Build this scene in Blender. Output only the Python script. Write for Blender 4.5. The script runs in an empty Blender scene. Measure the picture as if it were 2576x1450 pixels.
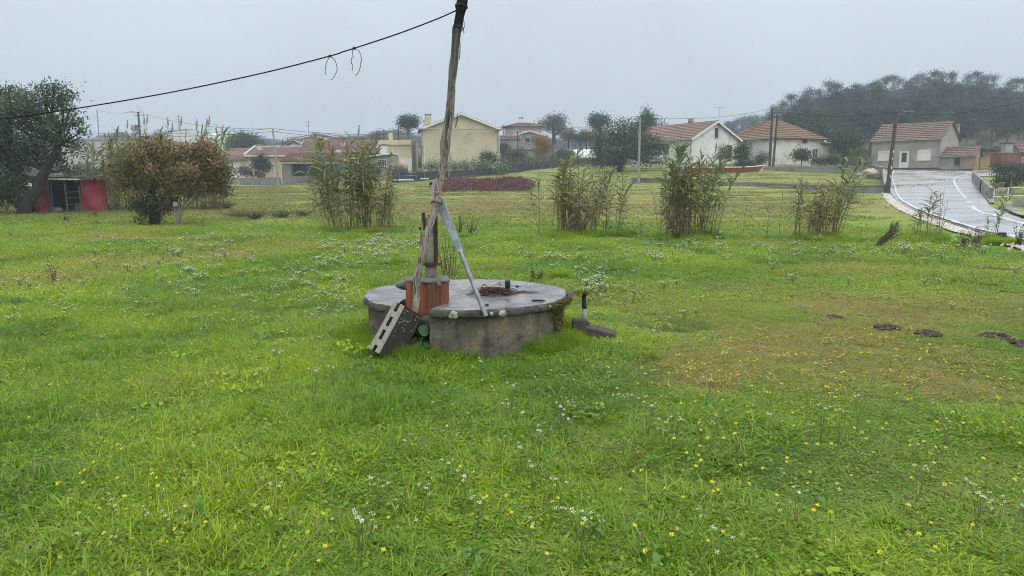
import bpy, math, random
import numpy as np
from mathutils import Vector, Matrix

# ------------------------------------------------------------------ camera, sky, sun, exposure
SC = bpy.context.scene
COL = SC.collection
F = 1874.0; TH = math.radians(8.35); CZ = 1.6        # focal length in units of a 2576 wide frame, pitch, eye height
cd = bpy.data.cameras.new('camera'); cd.sensor_width = 36; cd.lens = 36 * F / 2576
cd.clip_start = 0.05; cd.clip_end = 6000
CAM = bpy.data.objects.new('camera', cd); COL.objects.link(CAM)
CAM.location = (0, 0, CZ); CAM.rotation_euler = (math.radians(90) - TH, 0, 0)
SC.camera = CAM

SUN_EL, SUN_AZ = math.radians(58), math.radians(150)
W = bpy.data.worlds.new('World'); SC.world = W; W.use_nodes = True
nt = W.node_tree; nt.nodes.clear()
out = nt.nodes.new('ShaderNodeOutputWorld'); bg = nt.nodes.new('ShaderNodeBackground')
bg.inputs['Strength'].default_value = 0.1
sky = nt.nodes.new('ShaderNodeTexSky'); sky.sky_type = 'NISHITA'; sky.sun_disc = False
sky.sun_elevation = SUN_EL; sky.sun_rotation = SUN_AZ; sky.dust_density = 6.0; sky.air_density = 1.5
tc = nt.nodes.new('ShaderNodeTexCoord'); sep = nt.nodes.new('ShaderNodeSeparateXYZ')
nt.links.new(tc.outputs['Generated'], sep.inputs[0])
rmp = nt.nodes.new('ShaderNodeValToRGB'); e = rmp.color_ramp.elements   # overcast: brighter towards the zenith
e[0].position = 0.0; e[0].color = (0.49, 0.565, 0.64, 1)
e[1].position = 1.0; e[1].color = (1.6, 1.7, 1.77, 1)
m_ = rmp.color_ramp.elements.new(0.30); m_.color = (0.68, 0.77, 0.85, 1)
nt.links.new(sep.outputs['Z'], rmp.inputs[0])
nz = nt.nodes.new('ShaderNodeTexNoise'); nz.inputs['Scale'].default_value = 2.2; nz.inputs['Detail'].default_value = 3
nt.links.new(tc.outputs['Generated'], nz.inputs['Vector'])
mr = nt.nodes.new('ShaderNodeMapRange'); mr.inputs[1].default_value = 0.3; mr.inputs[2].default_value = 0.7
mr.inputs[3].default_value = 9.3; mr.inputs[4].default_value = 10.9
nt.links.new(nz.outputs[0], mr.inputs[0])
sc_ = nt.nodes.new('ShaderNodeVectorMath'); sc_.operation = 'SCALE'
nt.links.new(rmp.outputs[0], sc_.inputs[0]); nt.links.new(mr.outputs[0], sc_.inputs['Scale'])
mx = nt.nodes.new('ShaderNodeMix'); mx.data_type = 'RGBA'; mx.inputs[0].default_value = 0.93
nt.links.new(sky.outputs[0], mx.inputs[6]); nt.links.new(sc_.outputs[0], mx.inputs[7])
nt.links.new(mx.outputs[2], bg.inputs[0]); nt.links.new(bg.outputs[0], out.inputs[0])

sd = bpy.data.lights.new('sun', 'SUN'); sd.energy = 1.5; sd.angle = math.radians(70); sd.color = (1.0, 0.97, 0.93)
SUN = bpy.data.objects.new('sun', sd); COL.objects.link(SUN)
SUN.rotation_euler = (math.radians(90) - SUN_EL, 0, math.radians(180) - SUN_AZ); SUN.location = (0, 0, 60)

vs = SC.view_settings; vs.view_transform = 'Standard'; vs.look = 'None'; vs.exposure = 0.18; vs.gamma = 1.0
vs.use_curve_mapping = False
SC.render.engine = 'CYCLES'
cy = SC.cycles; cy.max_bounces = 5; cy.diffuse_bounces = 2; cy.glossy_bounces = 2; cy.transmission_bounces = 3
cy.transparent_max_bounces = 4; cy.volume_bounces = 0; cy.caustics_reflective = False; cy.caustics_refractive = False
cy.pixel_filter_type = 'BLACKMAN_HARRIS'; cy.filter_width = 1.0; cy.use_denoising = True; cy.denoiser = 'OPENIMAGEDENOISE'; cy.denoising_prefilter = 'NONE'; cy.denoising_input_passes = 'RGB_ALBEDO_NORMAL'; cy.use_adaptive_sampling = True; cy.adaptive_threshold = 0.045; cy.adaptive_min_samples = 20; cy.sample_clamp_indirect = 4

# ------------------------------------------------------------------ the lay of the land
_prof = {  # ground height along the distance, for four lines of sight
    -0.34: ([0, 36, 60, 80, 95, 102, 110, 130, 200, 300, 500, 900], [0, 0, .22, .5, .68, 1.25, 1.75, 2.4, 5, 10, 22, 40]),
    -0.06: ([0, 34, 50, 62, 75, 85, 95, 110, 130, 200, 300, 500, 900], [0, 0, .22, .5, .9, 1.35, 2.25, 3.0, 3.8, 6.5, 11, 23, 40]),
    0.30: ([0, 34, 50, 60, 70, 80, 95, 110, 130, 200, 300, 500, 900], [0, 0, .3, .72, 1.45, 2.2, 3.5, 4.0, 4.6, 7.5, 11, 24, 40]),
    0.50: ([0, 34, 40, 50, 62, 70, 80, 90, 100, 130, 200, 300, 500, 900], [0, 0, .02, .15, .4, .85, 1.7, 2.6, 2.95, 4.5, 15, 24, 26, 40]),
}
_rk = sorted(_prof)
def gz_np(X, Y):
    X = np.asarray(X, float); Y = np.asarray(Y, float)
    r = np.clip(X / np.maximum(Y, 1.0), _rk[0], _rk[-1])
    zs = [np.interp(Y, *_prof[k]) for k in _rk]
    z = np.zeros(np.broadcast(X, Y).shape)
    for i in range(3):
        a, b = _rk[i], _rk[i + 1]
        t = np.clip((r - a) / (b - a), 0, 1); t = t * t * (3 - 2 * t)
        w = (r >= a) & (r <= b)
        z = np.where(w, zs[i] * (1 - t) + zs[i + 1] * t, z)
    bump = 0.018 * np.sin(X * 1.3 + 1.1 * np.sin(Y * .7)) * np.sin(Y * 1.1 + .6 * X) + 0.02 * np.sin(X * .43 + 2) * np.sin(Y * .37 + 1)
    z = z + bump * np.clip((60 - Y) / 30, 0, 1) * np.clip((Y - 1) / 3, 0, 1)
    return z
def _lin(t, tab):
    xs, zs = tab
    if t <= xs[0]: return zs[0]
    for i in range(1, len(xs)):
        if t <= xs[i]: return zs[i - 1] + (zs[i] - zs[i - 1]) * (t - xs[i - 1]) / (xs[i] - xs[i - 1])
    return zs[-1]
def gz(x, y):
    x = float(x); y = float(y)
    r = min(max(x / max(y, 1.0), _rk[0]), _rk[-1]); z = 0.
    for i in range(3):
        a, b = _rk[i], _rk[i + 1]
        if a <= r <= b:
            t = (r - a) / (b - a); t = t * t * (3 - 2 * t); z = _lin(y, _prof[a]) * (1 - t) + _lin(y, _prof[b]) * t; break
    bump = 0.018 * math.sin(x * 1.3 + 1.1 * math.sin(y * .7)) * math.sin(y * 1.1 + .6 * x) + 0.02 * math.sin(x * .43 + 2) * math.sin(y * .37 + 1)
    return z + bump * min(1, max(0, (60 - y) / 30)) * min(1, max(0, (y - 1) / 3))
def depth(Y, z): return Y * math.cos(TH) + (CZ - z) * math.sin(TH)
def at(u, v, Y):
    r = (u - 1288) / F; k = (725 - v) / F
    s = Y / (math.cos(TH) + math.sin(TH) * k)
    return Vector((r * s, Y, CZ + (-math.sin(TH) + math.cos(TH) * k) * s))
def gp(u, Y):                                   # point of the ground at distance Y under picture column u
    r = (u - 1288) / F; z = gz(r * Y, Y)
    x = r * depth(Y, z); z = gz(x, Y)
    return Vector((x, Y, z))
def gy(u, v):                                   # ground point seen at (u, v)
    lo, hi = 2.0, 160.0
    for _ in range(40):
        m = (lo + hi) / 2; p = gp(u, m)
        k = (m * math.sin(TH) + (p.z - CZ) * math.cos(TH)) / depth(m, p.z)
        if 725 - F * k > v: lo = m
        else: hi = m
    return gp(u, lo)
def px(Y): return Y * 0.99 / F                    # metres per picture unit at distance Y

# ------------------------------------------------------------------ mesh helpers
class MB:
    def __init__(s): s.v = []; s.f = []; s.m = []; s.cur = 0
    def add(s, vs_, fs_):
        o = len(s.v); s.v += [tuple(p) for p in vs_]; s.f += [tuple(i + o for i in q) for q in fs_]; s.m += [s.cur] * len(fs_); return s
    def bx(s, x0, x1, y0, y1, z0, z1):
        return s.add([(x0, y0, z0), (x1, y0, z0), (x1, y1, z0), (x0, y1, z0), (x0, y0, z1), (x1, y0, z1), (x1, y1, z1), (x0, y1, z1)],
                     [(0, 3, 2, 1), (4, 5, 6, 7), (0, 1, 5, 4), (1, 2, 6, 5), (2, 3, 7, 6), (3, 0, 4, 7)])
    def beam(s, a, b, w, h, up=(0, 0, 1)):
        a = Vector(a); b = Vector(b); d = (b - a).normalized(); upv = Vector(up)
        sd_ = d.cross(upv)
        if sd_.length < 1e-4: sd_ = d.cross(Vector((1, 0, 0)))
        sd_.normalize(); u_ = sd_.cross(d)
        c = [(-w / 2, -h / 2), (w / 2, -h / 2), (w / 2, h / 2), (-w / 2, h / 2)]
        v_ = [a + sd_ * x + u_ * y for x, y in c] + [b + sd_ * x + u_ * y for x, y in c]
        return s.add(v_, [(0, 1, 2, 3), (7, 6, 5, 4), (0, 4, 5, 1), (1, 5, 6, 2), (2, 6, 7, 3), (3, 7, 4, 0)])
    def tube(s, pts, rad, n=8, cap=True, wob=None):
        pts = [Vector(p) for p in pts]; k = len(pts)
        if not hasattr(rad, '__len__'): rad = [rad] * k
        t0 = (pts[1] - pts[0]).normalized(); ref = Vector((0, 0, 1)) if abs(t0.z) < .9 else Vector((1, 0, 0))
        nn = t0.cross(ref).normalized(); V = []; Fc = []
        for i, p in enumerate(pts):
            t = (pts[min(i + 1, k - 1)] - pts[max(i - 1, 0)]).normalized()
            nn = (nn - t * nn.dot(t)).normalized(); b = t.cross(nn)
            for j in range(n):
                a = 2 * math.pi * j / n; rr = rad[i] * (wob(i, j) if wob else 1)
                V.append(p + (nn * math.cos(a) + b * math.sin(a)) * rr)
        for i in range(k - 1):
            for j in range(n):
                q = (j + 1) % n; Fc.append((i * n + j, i * n + q, (i + 1) * n + q, (i + 1) * n + j))
        if cap:
            Fc.append(tuple(range(n - 1, -1, -1))); Fc.append(tuple((k - 1) * n + j for j in range(n)))
        return s.add(V, Fc)
    def prism(s, poly, z0, z1):
        n = len(poly)
        V = [(x, y, z0) for x, y in poly] + [(x, y, z1) for x, y in poly]
        return s.add(V, [tuple(range(n - 1, -1, -1)), tuple(range(n, 2 * n))] + [(i, (i + 1) % n, n + (i + 1) % n, n + i) for i in range(n)])
    def lathe(s, prof, c=(0, 0, 0), n=16):
        V = []; Fc = []; k = len(prof)
        for r, z in prof:
            for j in range(n):
                a = 2 * math.pi * j / n; V.append((c[0] + r * math.cos(a), c[1] + r * math.sin(a), c[2] + z))
        for i in range(k - 1):
            for j in range(n):
                q = (j + 1) % n; Fc.append((i * n + j, i * n + q, (i + 1) * n + q, (i + 1) * n + j))
        Fc.append(tuple(range(n - 1, -1, -1))); Fc.append(tuple((k - 1) * n + j for j in range(n)))
        return s.add(V, Fc)
    def blob(s, c, r, seed=0, n=10, m=7, amp=.18):
        rg = random.Random(seed); V = []; Fc = []
        ph = [rg.uniform(0, 6.28) for _ in range(6)]
        for i in range(m + 1):
            th = math.pi * i / m
            for j in range(n):
                a = 2 * math.pi * j / n
                k = 1 + amp * (math.sin(2 * a + ph[0]) * math.sin(2 * th + ph[1]) + .6 * math.sin(3 * a + ph[2]) * math.sin(3 * th + ph[3])) + rg.uniform(-.3, .3) * amp
                if i in (0, m): k = 1
                V.append((c[0] + r[0] * k * math.sin(th) * math.cos(a), c[1] + r[1] * k * math.sin(th) * math.sin(a), c[2] + r[2] * k * math.cos(th)))
        for i in range(m):
            for j in range(n):
                q = (j + 1) % n; Fc.append((i * n + q, i * n + j, (i + 1) * n + j, (i + 1) * n + q))
        return s.add(V, Fc)
    def mesh(s, name, mats, smooth=False):
        me = bpy.data.meshes.new(name); me.from_pydata(s.v, [], s.f)
        for m in (mats if isinstance(mats, (list, tuple)) else [mats]): me.materials.append(m)
        if len(me.materials) > 1: me.polygons.foreach_set('material_index', s.m)
        if smooth: me.polygons.foreach_set('use_smooth', [True] * len(me.polygons))
        me.update(); return me
    def obj(s, name, mats, parent=None, smooth=False): return link(name, s.mesh(name, mats, smooth), parent)
def link(name, me, parent=None, loc=None, rot=None):
    o = bpy.data.objects.new(name, me); COL.objects.link(o)
    if parent: o.parent = parent
    if loc is not None: o.location = loc
    if rot is not None: o.rotation_euler = rot
    return o
def tag(o, label=None, cat=None, group=None, kind=None):
    for k, v in (('label', label), ('category', cat), ('group', group), ('kind', kind)):
        if v: o[k] = v
    return o
def thing(name, label, cat, loc=(0, 0, 0), rz=0, group=None):
    o = link(name, None, None, loc, (0, 0, rz)); o.empty_display_size = .2
    return tag(o, label, cat, group)
def bevel(o, w, seg=2):
    m = o.modifiers.new('bevel', 'BEVEL'); m.width = w; m.segments = seg; m.limit_method = 'ANGLE'; return o
def arrmesh(name, V, Fq, mats, smooth=False, normals=None):       # numpy verts, (n,4) quads
    me = bpy.data.meshes.new(name); n = len(V); k = len(Fq)
    me.vertices.add(n); me.vertices.foreach_set('co', np.asarray(V, np.float32).ravel())
    me.loops.add(k * 4); me.loops.foreach_set('vertex_index', np.asarray(Fq, np.int32).ravel())
    me.polygons.add(k); me.polygons.foreach_set('loop_start', np.arange(k, dtype=np.int32) * 4)
    for m in (mats if isinstance(mats, (list, tuple)) else [mats]): me.materials.append(m)
    if smooth: me.polygons.foreach_set('use_smooth', [True] * k)
    me.update(calc_edges=True)
    if normals is not None:                          # foliage shaded by the round of its bough
        me.polygons.foreach_set('use_smooth', [True] * k); me.normals_split_custom_set_from_vertices(np.asarray(normals, np.float32).tolist())
    return me

# ------------------------------------------------------------------ materials
def new_mat(name):
    m = bpy.data.materials.new(name); m.use_nodes = True
    return m, m.node_tree, m.node_tree.nodes['Principled BSDF']
def N(nt, t, **kw):
    n = nt.nodes.new(t)
    for k, v in kw.items():
        if k in n.inputs: n.inputs[k].default_value = v
        else: setattr(n, k, v)
    return n
def mixc(nt, fac, a, b, blend='MIX'):
    n = nt.nodes.new('ShaderNodeMix'); n.data_type = 'RGBA'; n.blend_type = blend
    for i, s in ((0, fac), (6, a), (7, b)):
        if hasattr(s, 'is_linked'): nt.links.new(s, n.inputs[i])
        elif i == 0: n.inputs[0].default_value = s
        else: n.inputs[i].default_value = tuple(s) + (1,) if len(s) == 3 else s
    return n.outputs[2]
def rng_(nt, s, a, b, c=0., d=1.):
    n = N(nt, 'ShaderNodeMapRange'); n.inputs[1].default_value = a; n.inputs[2].default_value = b
    n.inputs[3].default_value = c; n.inputs[4].default_value = d; nt.links.new(s, n.inputs[0]); return n.outputs[0]
def noise(nt, vec, scale, detail=5, rough=.55):
    n = N(nt, 'ShaderNodeTexNoise', Scale=scale, Detail=detail, Roughness=rough); nt.links.new(vec, n.inputs['Vector']); return n.outputs[0]
def mathn(nt, op, a, b=None):
    n = N(nt, 'ShaderNodeMath', operation=op)
    for i, s in enumerate((a, b)):
        if s is None: continue
        if hasattr(s, 'is_linked'): nt.links.new(s, n.inputs[i])
        else: n.inputs[i].default_value = s
    return n.outputs[0]
def mat(name, c, c2=None, scale=4., rough=.8, bump=0., bscale=None, spec=.35, metal=0., stain=None, sscale=1.2, samt=.5, stretch=(1, 1, 1), grime=None):
    m, t, b = new_mat(name)
    tcn = N(t, 'ShaderNodeTexCoord'); mp = N(t, 'ShaderNodeMapping'); mp.inputs['Scale'].default_value = stretch
    t.links.new(tcn.outputs['Object'], mp.inputs[0]); vec = mp.outputs[0]
    c2 = c2 or tuple(x * .75 for x in c)
    f = rng_(t, noise(t, vec, scale, 7, .6), .32, .68)
    colr = mixc(t, f, c, c2)
    if stain:
        f2 = rng_(t, noise(t, vec, sscale, 8, .65), .62 - samt * .3, .70 - samt * .2)
        colr = mixc(t, f2, colr, stain)
    if grime:
        f3 = rng_(t, noise(t, vec, scale * 6, 5, .7), .62, .7); colr = mixc(t, f3, colr, grime)
    t.links.new(colr, b.inputs['Base Color'])
    b.inputs['Roughness'].default_value = rough; b.inputs['Specular IOR Level'].default_value = spec; b.inputs['Metallic'].default_value = metal
    if bump:
        bn = N(t, 'ShaderNodeBump', Strength=min(1, bump), Distance=.02)
        t.links.new(noise(t, vec, bscale or scale * 5, 8, .65), bn.inputs['Height']); t.links.new(bn.outputs[0], b.inputs['Normal'])
    return m
def leafmat(name, cols, rough=.55, trans=.3, pscale=.6, spec=.3):
    """cols: three colours spread over the leaves; patches of a bough share a tone"""
    m, t, b = new_mat(name)
    g = N(t, 'ShaderNodeNewGeometry'); tcn = N(t, 'ShaderNodeTexCoord')
    nn = noise(t, tcn.outputs['Object'], pscale, 3)
    s = mathn(t, 'ADD', mathn(t, 'MULTIPLY', g.outputs['Random Per Island'], .6), mathn(t, 'MULTIPLY', rng_(t, nn, .3, .7), .4))
    r = N(t, 'ShaderNodeValToRGB'); el = r.color_ramp.elements
    el[0].position = .12; el[0].color = tuple(cols[0]) + (1,); el[1].position = .88; el[1].color = tuple(cols[-1]) + (1,)
    for i, c in enumerate(cols[1:-1]): q = el.new(.12 + .76 * (i + 1) / (len(cols) - 1)); q.color = tuple(c) + (1,)
    t.links.new(s, r.inputs[0]); t.links.new(r.outputs[0], b.inputs['Base Color'])
    b.inputs['Roughness'].default_value = rough; b.inputs['Specular IOR Level'].default_value = spec
    if trans:
        tr = N(t, 'ShaderNodeBsdfTranslucent'); t.links.new(r.outputs[0], tr.inputs[0])
        ms = N(t, 'ShaderNodeMixShader'); ms.inputs[0].default_value = trans
        t.links.new(b.outputs[0], ms.inputs[1]); t.links.new(tr.outputs[0], ms.inputs[2])
        t.links.new(ms.outputs[0], t.nodes['Material Output'].inputs[0])
    return m

# dry patches of the meadow: picture position, half widths (m), strength
DRY = []
for u, v, sx, sy, a in [(1900, 760, 3.6, 1.3, .42), (2250, 850, 2.2, 1.2, .48), (2450, 760, 3.0, 1.8, .34), (1750, 900, 1.5, .7, .34),
                        (2330, 960, 1.2, .6, .35), (1050, 1010, .8, .5, .3), (60, 690, 1.6, 2.0, .85), (200, 600, 4.5, 1.6, .55), (700, 640, 3.0, 1.5, .2),
                        (1250, 520, 7.0, 7.0, 1.1), (2000, 540, 6.0, 9.0, .5), (750, 490, 6.5, 4.0, .65), (1450, 505, 6, 9, .8),
                        (2150, 1000, 3.0, 1.6, .22), (1700, 1300, 1.6, .7, .12), (1150, 1330, .5, .2, .35), (1900, 1200, .9, .4, .15), (2500, 1200, .8, .7, .3), (350, 640, 4, 1.2, .3),
                        (1400, 1000, 1.0, .25, .3), (2200, 690, 5.0, 1.5, .35), (1400, 640, 2.5, 1.8, -.5), (850, 800, 1.5, 1.5, -.3),
                        (300, 1100, 1.5, 1.3, -.45), (700, 1000, 1.2, .8, -.3), (1300, 880, 1.6, .55, -.5), (1500, 595, 9, 1.2, -.35)]:
    p = gy(u, v); DRY.append((p.x, p.y, sx, sy, a))
def _vn(X, Y, seed):                               # value noise on the ground
    xi = np.floor(X).astype(np.int64); yi = np.floor(Y).astype(np.int64); fx = X - xi; fy = Y - yi; fx = fx * fx * (3 - 2 * fx); fy = fy * fy * (3 - 2 * fy)
    def h(a, b):
        n = (a * 374761393 + b * 668265263 + seed * 144665) & 0x7fffffff; n = ((n ^ (n >> 13)) * 1274126177) & 0x7fffffff; return ((n ^ (n >> 16)) & 0xffff) / 65535.
    return (h(xi, yi) * (1 - fx) + h(xi + 1, yi) * fx) * (1 - fy) + (h(xi, yi + 1) * (1 - fx) + h(xi + 1, yi + 1) * fx) * fy
def fbm(X, Y, s, seed, o=4):
    v = 0; a = .5; t = 0
    for k in range(o): v = v + a * _vn(X * s * 2 ** k + 17.3 * k, Y * s * 2 ** k - 9.1 * k, seed + k); t += a; a *= .55
    return v / t
def field_np(X, Y):
    """meadow colour by place on the ground, the same for the earth sheet and the blades"""
    n1 = fbm(X, Y, .45, 1); n2 = fbm(X, Y, 1.9, 2); n3 = fbm(X, Y, 1.1, 3)
    dry = dry_np(X, Y) + (n1 - .47) * 1.7 + (n2 - .5) * .8
    d = np.clip((dry - .05) / 1.05, 0, 1); d = d * d * (3 - 2 * d)
    mixn = lambda f, a, b: np.array(a)[None] * (1 - f[:, None]) + np.array(b)[None] * f[:, None]
    green = mixn(np.clip((n3 - .3) / .4, 0, 1), GREEN_A, GREEN_B); straw = mixn(np.clip((n2 - .3) / .4, 0, 1), STRAW_A, STRAW_B)
    c = green * (1 - d[:, None]) + straw * d[:, None]
    far = np.clip((Y - 22) / 14, 0, 1)[:, None] * .85; c = c * (1 - far) + mixn(np.clip((n1 - .3) / .4, 0, 1), (.175, .215, .062), (.275, .235, .085)) * far
    hill = np.clip((Y - 104) / 14, 0, 1)[:, None]; c = c * (1 - hill) + mixn(n1, (.060, .075, .030), (.115, .105, .055)) * hill
    return c, d
GREEN_A, GREEN_B, STRAW_A, STRAW_B = (.126, .276, .017), (.298, .445, .024), (.350, .385, .060), (.380, .345, .080)
def field_color(t, kind='GEOMETRY'):
    a = N(t, 'ShaderNodeAttribute'); a.attribute_name = 'fcol'; a.attribute_type = kind
    d = N(t, 'ShaderNodeAttribute'); d.attribute_name = 'fdry'; d.attribute_type = kind
    g = N(t, 'ShaderNodeNewGeometry'); sp = N(t, 'ShaderNodeSeparateXYZ'); t.links.new(g.outputs['Position'], sp.inputs[0])
    return a.outputs['Color'], d.outputs['Fac'], sp
def dry_np(X, Y):
    d = np.zeros(np.shape(X))
    for (x, y, sx, sy, a) in DRY: d = d + a * np.exp(-.7 * (((X - x) / sx) ** 2 + ((Y - y) / sy) ** 2))
    return d

# ------------------------------------------------------------------ ground, road
def steps(*seg):
    a = []
    for lo, hi, st in seg: a += list(np.arange(lo, hi - 1e-6, st))
    return np.array(a + [seg[-1][1]])
gxs = steps((-900, -110, 40), (-110, -34, 3.5), (-34, 34, .5), (34, 110, 3.0), (110, 900, 40))
gys = steps((-60, 2, 6), (2, 44, .45), (44, 132, 1.5), (132, 320, 8), (320, 1200, 40))
GX, GY = np.meshgrid(gxs, gys); GZ = gz_np(GX, GY)
nx, ny = len(gxs), len(gys)
ii = (np.arange(ny - 1)[:, None] * nx + np.arange(nx - 1)[None]).ravel()
m_ground, t, b = new_mat('meadow_earth')
fc, dryf, spn = field_color(t)
gpos = N(t, 'ShaderNodeNewGeometry').outputs['Position']
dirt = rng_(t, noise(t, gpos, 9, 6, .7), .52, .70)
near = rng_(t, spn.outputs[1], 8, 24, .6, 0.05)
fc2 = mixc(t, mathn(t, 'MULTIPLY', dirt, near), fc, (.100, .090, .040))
streak = N(t, 'ShaderNodeMapping'); streak.inputs['Scale'].default_value = (.5, 1.4, 1); t.links.new(gpos, streak.inputs[0])
hay = mathn(t, 'MULTIPLY', rng_(t, noise(t, streak.outputs[0], 1.1, 5, .7), .5, .68), mathn(t, 'MULTIPLY', dryf, rng_(t, spn.outputs[1], 20, 28)))
fc3 = mixc(t, mathn(t, 'MULTIPLY', hay, .75), fc2, (.215, .105, .045))
fc3 = mixc(t, 1., fc3, mixc(t, rng_(t, spn.outputs[1], 18, 34), (.62, .62, .62), (1, 1, 1)), 'MULTIPLY')     # darker near the camera, so bare ground matches the grass
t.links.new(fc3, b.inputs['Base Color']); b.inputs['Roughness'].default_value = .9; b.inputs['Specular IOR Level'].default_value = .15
bn = N(t, 'ShaderNodeBump', Strength=.9, Distance=.06); t.links.new(noise(t, gpos, 14, 8, .7), bn.inputs['Height']); t.links.new(bn.outputs[0], b.inputs['Normal'])
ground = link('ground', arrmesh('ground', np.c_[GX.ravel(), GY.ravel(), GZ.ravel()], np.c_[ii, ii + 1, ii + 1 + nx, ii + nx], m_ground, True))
def fattr(me, X, Y):
    c, d = field_np(np.asarray(X, float), np.asarray(Y, float))
    a = me.attributes.new('fcol', 'FLOAT_VECTOR', 'POINT'); a.data.foreach_set('vector', c.astype(np.float32).ravel())
    a = me.attributes.new('fdry', 'FLOAT', 'POINT'); a.data.foreach_set('value', d.astype(np.float32).ravel())
fattr(ground.data, GX.ravel(), GY.ravel())
tag(ground, 'green and straw coloured meadow ground sloping up to the village', kind='structure')

def dens(pts, k):                                   # Catmull-Rom through ground points
    P = [Vector(p) for p in pts]; P = [P[0] * 2 - P[1]] + P + [P[-1] * 2 - P[-2]]; o = []
    for i in range(1, len(P) - 2):
        for j in range(k):
            s = j / k; a, b_, c, d = P[i - 1], P[i], P[i + 1], P[i + 2]
            o.append(.5 * ((2 * b_) + (c - a) * s + (2 * a - 5 * b_ + 4 * c - d) * s * s + (3 * b_ - a - 3 * c + d) * s ** 3))
    return o + [P[-2]]
def ribbon(name, A, B, lift, m, n=6, parent=None, crown=0.):
    V = []
    for a, b_ in zip(A, B):
        for j in range(n + 1):
            q = a.lerp(b_, j / n); V.append((q.x, q.y, gz(q.x, q.y) + lift + crown * math.sin(math.pi * j / n)))
    k = len(A); i2 = np.array([i * (n + 1) + j for i in range(k - 1) for j in range(n)])
    return link(name, arrmesh(name, np.array(V), np.c_[i2, i2 + 1, i2 + n + 2, i2 + n + 1], m, True), parent)
LD = [(2900, 690), (2720, 655), (2576, 618), (2482, 593), (2389, 565), (2308, 536), (2257, 508), (2237, 474), (2231, 446), (2238, 431.5)]
RD = [(2900, 615), (2720, 586), (2576, 557), (2527, 537), (2498, 526), (2484, 511), (2474, 496), (2456, 474), (2444, 457), (2452, 440)]
rl = [gy(*p) for p in LD] + [gp(2400, 88.5), gp(2560, 89)]; rr = [gy(*p) for p in RD] + [gp(2476, 81), gp(2575, 82)]
RL, RR = dens(rl, 6), dens(rr, 6)
m_road = mat('wet_asphalt', (.42, .43, .455), (.31, .32, .345), 1.3, .22, 0, 60, .5, stain=(.36, .355, .345), sscale=.35, samt=.5)
rn = m_road.node_tree; rb = rn.nodes['Principled BSDF']
tcx = N(rn, 'ShaderNodeTexCoord'); mpx = N(rn, 'ShaderNodeMapping'); mpx.inputs['Scale'].default_value = (.25, .7, 1); rn.links.new(tcx.outputs['Object'], mpx.inputs[0])
rn.links.new(rng_(rn, noise(rn, mpx.outputs[0], .8, 5), .35, .65, .20, .42), rb.inputs['Roughness'])
road = ribbon('road', RL, RR, .07, m_road, 8, crown=.05); tag(road, 'wet grey asphalt road bending up past the grey house', kind='structure')
m_white = mat('road_paint', (.66, .66, .65), (.45, .45, .45), 3, .5, .1)
def line(pts, w, name='road_marking'):
    A = []; B = []
    for i, p in enumerate(pts):
        d = (pts[min(i + 1, len(pts) - 1)] - pts[max(i - 1, 0)]); d.z = 0; d.normalize(); s = Vector((-d.y, d.x, 0)) * w / 2
        A.append(p + s); B.append(p - s)
    return ribbon(name, A, B, .125, m_white, 1, road)
LL = dens([a.lerp(b_, .5 / max(1, (a - b_).length)) for a, b_ in zip(rl[:-2], rr[:-2])], 6)
line(LL, .15)
Cn = [gy(2448, 442.5), gy(2412, 448), gy(2399.5, 456), gy(2408, 476), gy(2421, 493), gy(2430, 504)]
line(dens(Cn, 5), .18); line([gy(2434, 511), gy(2438, 515)], .22)
line(dens([gy(2444.5, 524), gy(2459, 537), gy(2506, 551), gy(2576, 572), gy(2800, 620)], 6), .20)
# pebbled verge and concrete gutter
m_peb = mat('verge_gravel', (.64, .59, .52), (.36, .31, .25), 14, .85, .8, 40)
V0 = dens([gy(*p) for p in [(2900, 716), (2720, 676), (2576, 634), (2470, 606), (2370, 575), (2285, 542), (2235, 512), (2222, 492), (2228, 487)]], 6)
V1 = dens([gy(*p) for p in LD[:7]] + [gy(2237, 488), gy(2236, 485)], 6)
verge = ribbon('verge', V0, V1, .045, m_peb, 3); tag(verge, 'pale pebble verge along the curve of the road', kind='structure')
m_conc = mat('concrete', (.33, .31, .28), (.22, .21, .19), 2.2, .85, .4, 18, stain=(.12, .12, .10), samt=.4)
G0 = dens([gy(*p) for p in [(2443, 458), (2456, 474), (2474, 496), (2490, 515)]], 4); G1 = dens([gy(*p) for p in [(2449, 457), (2464, 473), (2485, 495), (2504, 514)]], 4)
gut = ribbon('gutter', G0, G1, .12, m_conc, 2); tag(gut, 'sloping concrete gutter between wet road and block wall', kind='structure')
G0 = dens([gy(*p) for p in [(2508, 527), (2530, 533), (2576, 551), (2720, 578)]], 4); G1 = dens([gy(*p) for p in [(2515, 521), (2545, 526), (2576, 540), (2720, 566)]], 4)
gut = ribbon('pavement', G0, G1, .13, m_conc, 2); tag(gut, 'pale concrete kerb strip along the far side of road', kind='structure')

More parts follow.
